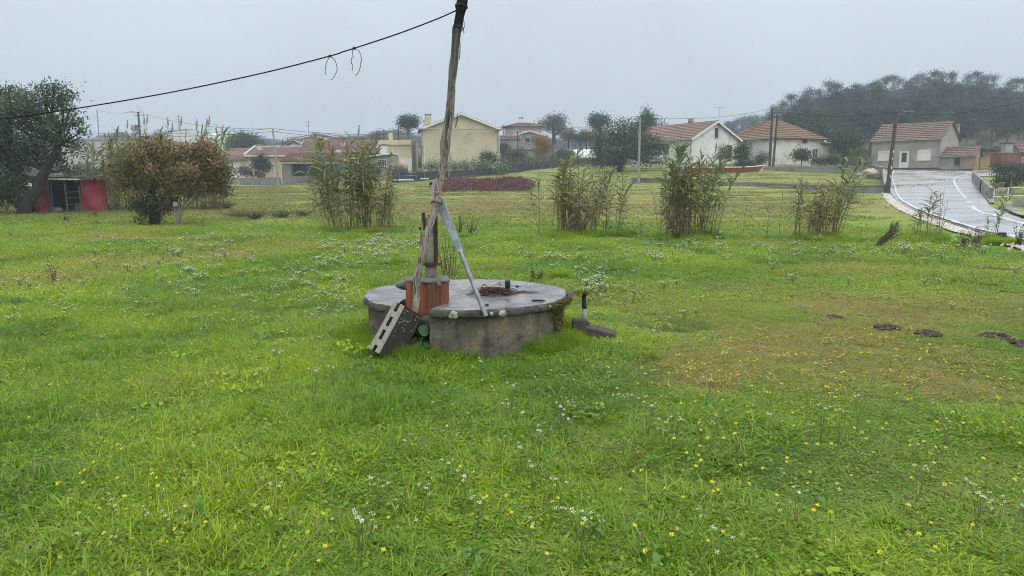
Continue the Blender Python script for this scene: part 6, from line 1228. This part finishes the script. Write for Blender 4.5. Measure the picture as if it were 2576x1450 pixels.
# garden things in front of the hipped house
m_red = mat('red_hull', (.30, .075, .05), (.22, .055, .04), 1.5, .7, .2, 10); p = at(1700, 437, 80); k = px(80); bt = thing('wooden_boat', 'long red wooden boat with white rim lying on the lawn', 'boat', p); mb = MB(); Lb = 223 * k
secs = [(0, .25, .6), (.15, .55, .6), (.4, .7, .6), (.7, .62, .62), (.9, .35, .72), (1.0, .04, .85)]; V = []
for s, w_, zt_ in secs: x_ = Lb * s; V += [(x_ - (.6 if s == 1 else 0), -w_ * .6, .05 + (.15 if s > .85 else 0)), (x_, -w_, zt_), (x_, w_, zt_), (x_ - (.6 if s == 1 else 0), w_ * .6, .05 + (.15 if s > .85 else 0))]
mb.add(V, [(0, 1, 2, 3)] + [(4 * i + a_, 4 * i + b2, 4 * i + 4 + b2, 4 * i + 4 + a_) for i in range(len(secs) - 1) for a_, b2 in ((0, 1), (2, 3), (3, 0))]); mb.obj('hull', m_red, bt)
for sg in (-1, 1): mb = MB(); mb.tube([(Lb * s, sg * w_, zt_ + .03) for s, w_, zt_ in secs], .055, 6); mb.obj('gunwale', m_trim, bt)
mb = MB(); mb.tube([(Lb - .65, -.03, .1), (Lb + .02, -.03, .9)], .06, 6); mb.obj('stem_post', m_trim, bt)
mb = MB(); mb.blob((.9, 0, .68), (1.1, .6, .28), 5, 14, 8, .1); mb.obj('tarpaulin', mat('blue_tarp', (.18, .28, .36), (.12, .2, .27), 2, .5), bt)
p = at(1773, 433, 84); k = px(84); sw = thing('swing_frame', 'white A-shaped garden swing frame behind the boat', 'swing', p, math.radians(15))
for x_ in (0, 28 * k * .8):
    for sy in (-.7, .7): mb = MB(); mb.tube([(x_, sy, 0), (x_ + .05, 0, 36 * k)], .045, 6); mb.obj('leg', m_trim, sw)
    mb = MB(); mb.tube([(x_, -.5, .5), (x_, .5, .5)], .03, 5); mb.obj('crossbar', m_trim, sw)
mb = MB(); mb.tube([(0, 0, 36 * k), (28 * k * .8, 0, 36 * k)], .05, 6); mb.obj('top_bar', m_trim, sw)
bush('garden_tree', 'small round garden tree in front of the porch', 1861, 420, 90, 44, 52, m_ev, 2200, .22, 9, 81, .08, mbk=m_bark); bush('garden_tree', 'bare-branched reddish garden tree left of the porch', 1812, 420, 90, 40, 56, m_gg, 900, .2, 8, 82, .09, mbk=m_bark)
bush('garden_shrub', 'rounded bush against the windows of the hipped house', 2016, 415, 92, 36, 36, m_ev, 2000, .22, 8, 83, .06, 'shrub'); bush('reddish_shrub', 'reddish bare shrub beside the two poles', 1915, 422, 88, 40, 36, m_bare, 1100, .2, 8, 84, .05, 'shrub')
bush('broad_dark_tree', 'broad dark green tree between hipped house and grey house', 2122, 414, 96, 84, 84, m_ev, 5200, .24, 14, 85, .2, z0=.1); bush('dark_hill_tree', 'dark tree rising behind the corrugated annex', 2062, 400, 125, 66, 118, m_ev, 4200, .34, 12, 86, .25, z0=.2)
bush('low_hedge_bush', 'low dark bush along the garden wall, left', 1880, 425, 89, 60, 20, m_ev, 1400, .2, 7, 87, .04, 'shrub', z0=.05); bush('low_hedge_bush', 'low dark bush along the garden wall by the annex', 2075, 418, 90, 80, 22, m_ev, 1800, .2, 8, 88, .04, 'shrub', z0=.05); bush('low_hedge_bush', 'yellowish green low bush under the broad dark tree', 2165, 425, 88, 60, 24, m_gg, 1400, .2, 7, 89, .04, 'shrub', z0=.05)
# field walls on the right
wallrun('field_wall', 'long grey block wall along the far field edge up to the road', [at(1588, 464, 70), at(1811, 476.5, 64), at(2000, 483, 62.5), at(2228, 488, 61.5)], 17.5 * px(63), m_block, cap=True, post=4)
wallrun('garden_wall', 'upper grey garden wall behind the lawn strip', [at(1922, 435, 84), at(2080, 434, 83.5), at(2200, 433, 83), at(2224, 438, 76)], 14 * px(83), m_block, cap=True)
wallrun('side_wall', 'short side wall running from the road pole uphill', [at(2226, 486, 62.5), at(2222, 447, 76)], .75, m_block, cap=True)
mb = MB(); mb.blob((0, 0, .0), (1.25, .9, .55), 12, 22, 12, .3); o = mb.obj('sand_pile', mat('pale_sand', (.50, .42, .31), (.42, .35, .25), 6, .95, .6, 30)); o.location = at(2192, 441, 79); tag(o, 'pale sand pile behind the garden wall by the road', 'sand pile')
# grey house by the road
RZ = math.radians(-48); p = corner(2360, 432, 92, RZ, 8.1, 6.4); h7 = house('grey_house', 'grey rendered house with red tiled roof facing the wet road', p, RZ, 8.1, 6.4, 3.95, 2.1, m_greyp, m_rgry, ov=.25, plinth=(.45, m_darko), fascia=None)
opening(h7, 'front', 8.1, 6.4, -2.5, 1.45, 1.3, 1.15, 'shutter'); opening(h7, 'front', 8.1, 6.4, 0.0, .5, 1.0, 2.0, 'glassdoor'); opening(h7, 'front', 8.1, 6.4, 2.3, 1.4, 1.4, 1.2, 'shutter'); chimney(h7, 3.9, 2.6, 4.2, 5.6, .5, m_greyp)
p = at(2408, 433, 92.5); ax_ = house('stone_annex', 'small stone annex with tiled roof beside the grey house', p, math.radians(-40), 4.1, 3.6, 1.9, 1.0, m_grw, m_rgry, ov=.25, plinth=(.3, m_grw), fascia=None, cat='outbuilding'); opening(ax_, 'front', 4.1, 3.6, .2, .75, .6, .9, 'dark', m_greyp); opening(ax_, 'right', 4.1, 3.6, 1.2, .1, .7, 1.7, 'darkdoor', m_gwood)
mb = MB(); mb.bx(1.05, 2.075, -1.83, -1.5, -.4, 1.75); mb.bx(2.055, 2.09, -1.5, .8, -.4, 1.75); mb.obj('stone_corner', m_stone, ax_)
p = at(2452, 428, 95); k = px(95); os_ = thing('ochre_shed', 'dilapidated ochre walled shed with dark lean-to roof beside annex', 'shed', p, math.radians(-15)); mb = MB(); mb.bx(-1.4, 1.6, 0, 3, -.5, 46 * k); mb.obj('wall', m_yell, os_); mb = MB(); mb.beam((-1.8, 1.2, 54 * k), (2.1, 1.2, 46 * k), 3.8, .12); mb.obj('roof', m_darko, os_); mb = MB(); mb.tube([(1.9, -.3, -.3), (1.9, -.3, 46 * k)], .06, 5); mb.obj('post', m_gwood, os_)
wallrun('plinth_wall', 'dark low roadside wall at the foot of the grey house', [at(2206, 432, 92.5), at(2352, 434.5, 90), at(2446, 436, 88)], 9 * px(91), m_darko)
for i, (u, v) in enumerate(((2478, 424), (2490, 426), (2500, 425))): mb = MB(); mb.blob((0, 0, .1), (.5, .3, .22), i + 3, 10, 6, .3); o = mb.obj('rubble_heap', m_stone); o.location = at(u, v + 3, 92); tag(o, ('small rubble heap right of the ochre shed', 'middle rubble heap between shed and brick ruin', 'rubble heap nearest the brick ruin')[i], 'rubble')
# brick ruin at the right edge
p = at(2560, 418, 96); k = px(96); ru = thing('brick_ruin', 'ruined red brick building with grey chimney at the right edge', 'building', p); mb = MB(); mb.bx(-43 * k, 40 * k, 0, 5, -.8, 32 * k); mb.obj('wall', m_rbrick, ru); mb = MB(); mb.bx(-44 * k, -8 * k, -.1, 1, 32 * k + .002, 35 * k); mb.obj('coping', m_conc, ru); mb = MB(); mb.bx(-18 * k, 0, 1.2, 2.2, 30 * k, 56 * k); ch_ = mb.obj('chimney', m_greyp, ru); mb = MB(); mb.bx(-20 * k, 3 * k, 1.1, 2.4, 56 * k + .002, 59 * k); mb.obj('chimney_cap', m_darko, ch_); mb = MB(); slope(mb, (0, -.3, 32 * k), (60 * k, -.3, 32 * k), (60 * k, 3, 62 * k), (14 * k, 3, 62 * k)); mb.obj('roof', m_rgry, ru); opening(ru, 'front', 0, 0, 14 * k, 10 * k, 8 * k, 10 * k, 'glass')
# walls, gates and bush right of the road
RW = [at(2448, 457, 80), at(2470, 483, 63), at(2494, 512, 50)]; wallrun('roadside_wall', 'grey concrete wall descending along the right side of road', RW, 1.0, m_conc, post=3.2)
wallrun('entrance_wall', 'low wall under the white gate right of the road', [at(2545, 538, 42), at(2620, 542, 41)], .8, m_conc)
wallrun('lawn_wall', 'thin wall at the top of the small lawn right of the road', [at(2449, 440, 84), at(2520, 436, 86)], .35, m_conc)
for (u0, u1, v0, v1, Y, lab) in ((2498, 2530, 474, 516, 48, 'left leaf of the white tubular gate beside road'), (2533, 2578, 473, 512, 47, 'right leaf of the white tubular gate at picture edge')):
    o_ = at(u0, v1, Y); s = px(Y); w_ = (u1 - u0) * s; h = (v1 - v0) * s; gt = thing('metal_gate', lab, 'gate', o_, math.radians(-15)); mb = MB(); [mb.tube(q, .028, 6) for q in ([(0, 0, 0), (0, 0, h)], [(w_, 0, 0), (w_, 0, h)], [(0, 0, h), (w_, 0, h)], [(0, 0, .05), (w_, 0, .05)], [(0, 0, h * .5), (w_, 0, h * .5)])]; mb.obj('gate_frame', m_trim, gt)
    for i in range(1, 9): mb = MB(); mb.tube([(w_ * i / 9, 0, .05), (w_ * i / 9, 0, h)], .010, 4); mb.obj('bar', m_galv, gt)
bush('citrus_tree', 'large dark citrus bush behind the white gate at the right', 2540, 478, 62, 92, 72, m_citrus, 6000, .15, 14, 91, .12, z0=.06)
for u, lab in ((2505, 'terracotta pot on the gate post, left'), (2425 + 95, 'terracotta pot beside the citrus bush')): mb = MB(); mb.lathe([(.12, 0), (.18, .25), (.2, .3), (.16, .3), (.12, .1)], n=12); o = mb.obj('flower_pot', m_rorg, None, True); o.location = at(u, 474 if u < 2510 else 470, 48 if u < 2510 else 50); tag(o, lab, 'pot')
# hazy buildings on the left
k = px(150); p = at(300, 430, 150); lb = house('long_low_building', 'long low beige building with parapet behind the olive tree', p, 0, 200 * k, 10, 72 * k, 0, m_pink, m_rtile)
mb = MB(); mb.bx(-101 * k, 101 * k, -5.2, 5.2, 72 * k + .002, 76 * k); mb.obj('parapet', m_grw, lb); mb = MB(); mb.bx(-60 * k, 60 * k, -5.05, -5.003, 40 * k, 52 * k); mb.obj('window_band', m_greyp, lb)
p = at(320, 440, 128); k = px(128); rb_ = house('red_walled_shed', 'dark red walled shed behind the reed thicket', p, 0, 60 * k, 5, 50 * k, 0, mat('dark_red_wall', (.20, .06, .07), rough=.8), m_rtile, cat='shed'); p = at(278, 452, 112); k = px(112); gb = house('grey_panel_shed', 'pale grey panel shed between olive and reeds', p, 0, 50 * k, 4, 48 * k, 0, m_grw, m_rtile, cat='shed')
mb = MB(); mb.bx(-26 * k, 26 * k, -2.3, -2.003, 26 * k, 45 * k); mb.obj('panel', mat('pale_panel', (.5, .52, .52), rough=.6), gb)
p = at(480, 400, 145); k = px(145); wb_ = thing('white_vault_hall', 'white hall with curved roof far behind the reeds', 'hall', p); mb = MB(); pr = [(-80 * k, 0), (-80 * k, 40 * k)] + [(80 * k * math.cos(a), 40 * k + 30 * k * math.sin(a)) for a in np.linspace(math.pi, 0, 13)[1:-1]] + [(80 * k, 40 * k), (80 * k, 0)]
n = len(pr); V = [(x_, 0, z_) for x_, z_ in pr] + [(x_, 10, z_) for x_, z_ in pr]; mb.add(V, [tuple(range(n - 1, -1, -1)), tuple(range(n, 2 * n))] + [(i, (i + 1) % n, n + (i + 1) % n, n + i) for i in range(n)]); mb.obj('shell', m_whitep, wb_)
bush('umbrella_tree', 'dark dome-shaped umbrella pine behind the cream bungalow', 620, 392, 150, 104, 57, m_ev, 6000, .34, 18, 95, .35, z0=.25, cr=.4); bush('umbrella_pine', 'stone pine with flat round crown behind the beige house', 1028, 412, 135, 54, 120, m_ev, 4200, .30, 13, 96, .3, z0=.7, mbk=m_bark)
for i, (u, v, Y, w_, h, ml, lab) in enumerate(((735, 400, 150, 52, 52, m_bare, 'brown bare tree left of the far farm roof'), (955, 402, 150, 42, 76, m_bare, 'bare twiggy tree left of the garage chimney'), (915, 395, 160, 40, 52, m_gg, 'hazy grey tree behind the red roof'), (1005, 402, 160, 30, 55, m_ev, 'dark hazy tree beside the garage chimney'), (330, 445, 108, 34, 34, m_aut, 'dull orange shrub between shed and reeds'), (300, 455, 100, 60, 26, m_gg, 'grey green shrubs behind the red shed'), (225, 450, 110, 60, 40, m_gg, 'grey shrubs behind the olive tree'), (1000, 445, 91, 50, 22, m_gg, 'grey garden shrub in front of garage door'), (940, 448, 90, 46, 26, m_gg, 'grey green garden plants in front of the barred window'), (618, 448, 100, 30, 24, m_gg, 'thin grey shrub in front of bungalow window'))): bush('hazy_tree' if Y > 120 else 'garden_bush', lab, u, v, Y, w_, h, ml, 1900, .26 if Y > 100 else .2, 9, 110 + i, .1, 'tree' if Y > 120 else 'shrub', mbk=m_bark)

# ------------------------------------------------------------------ utility poles and lines
m_pole = mat('tarred_pole', (.085, .07, .06), (.05, .042, .038), 6, .8); m_cpole = mat('concrete_pole', (.30, .29, .27), (.22, .215, .2), 3, .85)
PT = {}
def upole(key, label, u, vb, vt, Y, r, m, arms=(), lean=0, group=None):
    b_ = at(u, vb, Y); H = at(u, vt, Y).z - b_.z; t_ = thing('utility_pole', label, 'utility pole', b_); mb = MB(); mb.tube([(0, 0, -.8), (lean * .5, 0, H * .5), (lean, 0, H)], [r, r * .85, r * .65], 9); mb.obj('shaft', m, t_)
    for z, a0, a1 in arms: mb = MB(); mb.beam((a0, 0, H + z), (a1, 0, H + z), .09, .09); arm = mb.obj('crossarm', m, t_); [MB().lathe([(.05, 0), (.06, .08), (.03, .16)], (x_, 0, H + z + .046), 8).obj('insulator', m_trim, arm) for x_ in (a0 + .1, a1 - .1)]
    PT[key] = b_ + Vector((lean, 0, H)); return t_
upole('a', 'wooden pole with crossarms at far left', 250, 356, 276, 190, .16, m_cpole, ((-.6, -.2, 1.2), (-1.6, -1.4, .2), (-2.6, -.2, .9)))
ub = upole('b', 'thick pole carrying a transformer and street lamp above the reeds', 356, 400, 282, 120, .22, m_pole, ((-.5, -.6, 1.0), (-2.2, -1.0, .4)))
H = PT['b'].z - at(356, 400, 120).z; mb = MB(); mb.bx(-1.1, -.35, -.35, .35, H - 3.0, H - 2.0); bevel(mb.obj('transformer', m_greyp, ub), .05); mb = MB(); mb.tube([(0, 0, H - .1), (-.9, -.1, H + .05), (-1.5, -.1, H)], .05, 6); la = mb.obj('lamp_arm', m_galv, ub); mb = MB(); mb.blob((-1.75, -.1, H - .02), (.38, .14, .09), 3, 10, 6, .05); mb.obj('lamp_head', m_trim, la); mb = MB(); mb.tube([(0, 0, H), (0, 0, H + 1.1), (.9, 0, H - .6)], .02, 4); mb.obj('stay', m_cab, ub)
upole('c', 'thin distant pole above the reed plumes', 453, 356, 289, 200, .15, m_cpole, ((-.4, -.8, .8), (-1.2, -.8, .3)))
upole('d', 'weathered pole with lamp bracket in front of the lean-to', 702, 474, 324, 93, .15, m_cpole, ((-.35, -.25, .25),), lean=-.45)
upole('e', 'thin hazy pole above the far farm roof', 778, 372, 304, 190, .14, m_cpole, ((-.4, -.8, .8), (-1.2, -.8, .4)))
upole('f', 'short dark pole behind the cream bungalow', 712, 376, 350, 140, .12, m_pole); upole('g', 'dark pole left of the garage wing chimney', 967, 385, 325, 140, .12, m_pole, ((-.2, -.3, .3),)); upole('h', 'thicker dark pole right of the garage wing chimney', 1004, 395, 320, 128, .15, m_pole, ((-.3, 0, 1.0),))
upole('i', 'dark pole in front of the pinkish house', 1302, 400, 330, 125, .13, m_pole, ((-.3, -.3, .3),)); upole('j', 'thin pole left of the pinkish house', 1266, 380, 315, 140, .12, m_pole, ((-.2, -.5, .5),))
upole('k', 'tall grey concrete pole between the reeds and dark tree', 1606, 466, 296, 68, .14, m_cpole); upole('l', 'tall dark pole, left of the two before the hipped house', 1936, 419, 273, 86, .16, m_pole, ((-.5, -.1, 1.6),)); upole('m', 'leaning dark pole, right of the two before the hipped house', 1944, 420, 289, 85, .15, m_pole, ((-.2, -.1, .5),), lean=.25)
un = upole('n', 'dark roadside pole with white reflectors at the wall end', 2231, 491, 282, 61, .19, m_pole, (), lean=.3)
Hn = 209 * px(61)
for z in (.28, .42, .55, .66): mb = MB(); mb.bx(-.04, .04, -.012, .0, -.1, .1); o = mb.obj('reflector', m_trim, un); o.location = (.3 * z, -.19 * (1 - .35 * z) - .006, Hn * z * .78)
mb = MB(); mb.tube([(.3, 0, Hn - .5), (.8, 0, Hn - .15), (1.3, 0, Hn - .1)], .03, 6); mb.blob((1.5, 0, Hn - .1), (.28, .1, .06), 3, 8, 6, .05); mb.obj('lamp_arm', m_galv, un)
upole('o', 'thin dark twin-stemmed snag pole right of the autumn tree', 1389, 415, 305, 100, .07, m_pole); upole('q', 'slim pole standing behind the dome-shaped pine', 560, 378, 345, 150, .08, m_cpole)
wl_ = [('d', at(-60, 345, 110), 'lower'), ]
def W(a, b_, label, sag=.4, r=.022, dz=0): return wire('power_line', label, PT[a] + Vector((0, 0, dz)) if isinstance(a, str) else a, PT[b_] + Vector((0, 0, dz)) if isinstance(b_, str) else b_, sag, r)
W(at(200, 334, 115), 'd', 'upper power line from the olive tree to the lean-to pole', .4, dz=0); W(at(200, 341, 115), 'd', 'lower power line from the olive tree to the lean-to pole', .4, dz=-.35)
W('d', at(1070, 334, 112), 'upper power line from lean-to pole to the beige house', .5); W('d', at(1065, 345, 112), 'lower power line from lean-to pole to the beige house', .5, dz=-.35)
W('k', 'l', 'power line from the concrete pole to the pair of poles', .5, .014); W(at(1250, 320, 105), 'k', 'power line from the beige house to the concrete pole', .7, .014); W('l', 'n', 'power line from the pair of poles to the road pole', .6, .013); W('n', at(2640, 240, 40), 'power line leaving the road pole toward the upper right', .5, .011); W('n', at(2330, 330, 95), 'service wire from the road pole to the grey house', .2, .02); W('m', at(1836, 346, 97), 'service wire from the leaning pole to white house', .3, .02)
W('a', 'b', 'thin wire between the two far left poles', .5, .02); W('b', 'd', 'wire from the transformer pole over the bungalow roof', .8, .02); W(at(1065, 372, 101), at(1250, 363, 101), 'thin wire across the blank gable wall', .15, .012)
mb = MB(); q = at(2380, 303, 97); mb.tube([(0, 0, -.5), (0, 0, .9)], .03, 5); mb.tube([(-1.2, 0, .75), (1.1, 0, .95)], .02, 4); [mb.tube([(x_, 0, .5 + .09 * x_ + .1), (x_, 0, 1.1 + .09 * x_ )], .014, 4) for x_ in (-1., -.6, .5, .75, 1.)]; o = mb.obj('roof_antenna', m_galv); o.location = q; tag(o, 'comb-like television antenna on the grey house ridge', 'antenna')
mb = MB(); q = at(1359, 335, 170); mb.tube([(0, 0, -6), (0, 0, 3.3)], .12, 5); [mb.bx(x_ - .15, x_ + .15, -.1, .1, 1.2, 3.2) for x_ in (-.55, 0, .55)]; o = mb.obj('mobile_mast', m_trim); o.location = q; tag(o, 'pale mobile phone mast beside the hazy round tree', 'mast')

# ------------------------------------------------------------------ wooded hill on the right, far tree line, haze
m_eu = leafmat('eucalyptus_leaf', [(.020, .050, .030), (.032, .068, .040), (.052, .092, .056)], .55, .12, .25)
m_eub = mat('eucalyptus_bark', (.20, .17, .14), (.12, .10, .085), 2, .8)
EU = []
for s in range(6):
    rg = random.Random(700 + s); Ht = 16.; C = []
    for i in range(15):
        z = Ht * (1 - .62 * (i / 15) ** 1.1) - .8; r_ = (.5 + 2.0 * min(1, (Ht - z) / 6)) * rg.uniform(.5, 1); a = rg.uniform(0, 6.28); q = rg.uniform(.7, 1.35)
        C.append(((r_ * math.cos(a), r_ * math.sin(a), z), (1.15 * q, 1.15 * q, .95 * q)))
    mb = MB(); limbs(mb, [(0, 0, -2), (.1, 0, 4), (.2 * rg.uniform(-1, 1), 0, 9), (0, 0, 14.6)], [.22, .18, .13, .05], C, s, 1); EU.append((mb.mesh('trunk', m_eub), cloud('crown', leaf_cloud(C, 3400, .46, 700 + s), m_eu)))
EV = []
for s in range(5):                                  # skyline trees: bare stems with puffs of foliage at the head
    rg = random.Random(760 + s); Ht = 16.; C = []
    for i in range(rg.randint(5, 8)):
        z = Ht - .8 - rg.uniform(0, 4.6) * (i / 6 + .1); r_ = rg.uniform(.1, 1.7) * min(1, (Ht - z) / 2.0); a = rg.uniform(0, 6.28); q = rg.uniform(.55, 1.0); C.append(((r_ * math.cos(a), r_ * math.sin(a), z), (1.1 * q, 1.1 * q, .75 * q)))
    for i in range(3): a = rg.uniform(0, 6.28); C.append(((1.2 * math.cos(a), 1.2 * math.sin(a), rg.uniform(6, 10)), (1.3, 1.3, 1.1)))
    mb = MB(); limbs(mb, [(0, 0, -2), (.1, 0, 4), (.5 * rg.uniform(-1, 1), 0, 9), (0, 0, 14.6)], [.24, .2, .15, .08], C, s, 1); EV.append((mb.mesh('trunk', m_eub), cloud('crown', leaf_cloud(C, 2300, .34, 760 + s), m_eu)))
def eutree(u, v_top, Y, label, group, rg, sky_=False):
    x = (u - 1288) / F * Y * .99; z = gz(x, Y); top = at(u, v_top, Y).z; h = top - z
    t_ = thing('eucalyptus_tree', label, 'tree', (x, Y, z), rg.uniform(0, 6.28), group); src = EV if sky_ else EU; k = rg.randrange(len(src)); s = max(.55, h / 16.2); t_.scale = (min(1.25, .75 + .25 * s), min(1.25, .75 + .25 * s), s)
    link('trunk', src[k][0], t_); link('crown', src[k][1], t_)
rg = random.Random(8)
sil = [(1700, 322), (1760, 312), (1810, 306), (1860, 296), (1900, 290), (1945, 268), (1965, 250), (1990, 238), (2020, 225), (2060, 208), (2110, 205), (2160, 200), (2200, 193), (2250, 198), (2290, 186), (2345, 182), (2400, 196), (2445, 183), (2490, 200), (2540, 204), (2576, 205), (2680, 200)]
st_ = lambda u: float(np.interp(u, [a for a, _ in sil], [b for _, b in sil]))
lab1 = 'tall grey green eucalyptus on the skyline of the wooded hill'; lab2 = 'dark eucalyptus in the lower slope of the wooded hill'
u = 1960
while u < 2680: eutree(u, st_(u) + rg.choice((-10, -4, 0, 6, 14, 24)), rg.uniform(190, 225), lab1, 'eucalyptus trees on the hill skyline', rg, True); u += rg.uniform(11, 24)
u = 1940
while u < 2680: eutree(u, st_(u) + rg.uniform(14, 46), rg.uniform(160, 185), lab2, 'eucalyptus trees on the lower hill slope', rg); u += rg.uniform(20, 32)
u = 1990
while u < 2680: eutree(u, st_(u) + rg.uniform(60, 90), rg.uniform(135, 155), lab2, 'eucalyptus trees on the lower hill slope', rg); u += rg.uniform(24, 38)
u = 1690
while u < 1960: eutree(u, st_(u) + rg.uniform(-4, 10), rg.uniform(250, 300), 'hazy small tree on the descending left end of wooded hill', 'trees at the left end of the wooded hill', rg); u += rg.uniform(12, 20)
# wood behind, read as one mass
P = []; U_ = np.random.default_rng(5)
for _ in range(420):
    uu = U_.uniform(1700, 2700); Y = U_.uniform(210, 300); P.append((uu, st_(uu) + U_.uniform(24, 80), Y))
coll = source_collection('wood_source', [e_[1] for e_ in EU]); pts = []; scl = []
for uu, vt, Y in P:
    x = (uu - 1288) / F * Y * .99; z = gz(x, Y); top = at(uu, vt, Y).z; h = max(6, top - z); pts.append((x, Y, z)); scl.append((1.2, 1.2, h / 16.2))
scatter('hill_wood', pts, np.c_[np.zeros((len(pts), 2)), U_.uniform(0, 6.28, len(pts))], scl, U_.integers(0, 6, len(pts)), coll, 'dense dark wood covering the hill behind the grey house', 'wood')
# far hazy tree line over the village
pts = []; scl = []
for _ in range(520):
    uu = U_.uniform(-200, 1760); Y = U_.uniform(330, 620); vt = 344 + 9 * math.sin(uu * .011) + 6 * math.sin(uu * .037) + U_.uniform(-6, 14); x = (uu - 1288) / F * Y * .99; z = gz(x, Y); h = max(4, at(uu, vt, Y).z - z); pts.append((x, Y, z)); scl.append((1.8, 1.8, h / 16.2))
scatter('far_wood', pts, np.c_[np.zeros((len(pts), 2)), U_.uniform(0, 6.28, len(pts))], scl, U_.integers(0, 6, len(pts)), coll, 'pale hazy tree line on the horizon behind the village', 'wood')
# village scrub hiding bare ground between the gardens
m_scr = leafmat('scrub_leaf', [(.07, .09, .04), (.12, .13, .06), (.16, .14, .08)], .7, .2, .5); q = []
for s in range(3): q.append(cloud('scrub', leaf_cloud(crownset((0, 0, .5), (1.6, 1.6, .8), 7, 800 + s), 500, .28, 800 + s), m_scr))
pts = []; scl = []
for _ in range(900):
    uu = U_.uniform(-100, 2700); Y = U_.uniform(104, 300); x = (uu - 1288) / F * Y * .99; pts.append((x, Y, gz(x, Y) - .1)); k = U_.uniform(.5, 1.3); scl.append((k, k, k))
scatter('village_scrub', pts, np.c_[np.zeros((len(pts), 2)), U_.uniform(0, 6.28, len(pts))], scl, U_.integers(0, 3, len(pts)), source_collection('scrub_source', q), 'low scrub and garden growth between the village houses', 'scrub')

mb = MB(); mb.bx(-950, 950, -70, 1230, -3, 48); hz_ = bpy.data.materials.new('drizzle_haze'); hz_.use_nodes = True; t = hz_.node_tree; t.nodes.clear()
ov_ = t.nodes.new('ShaderNodeOutputMaterial'); pv = t.nodes.new('ShaderNodeVolumePrincipled'); pv.inputs['Color'].default_value = (.82, .91, 1.0, 1); pv.inputs['Density'].default_value = .0011; pv.inputs['Anisotropy'].default_value = 0.0
t.links.new(pv.outputs[0], ov_.inputs['Volume'])
haze = mb.obj('haze', hz_); tag(haze, 'thin bluish drizzle haze over the whole valley', kind='stuff')
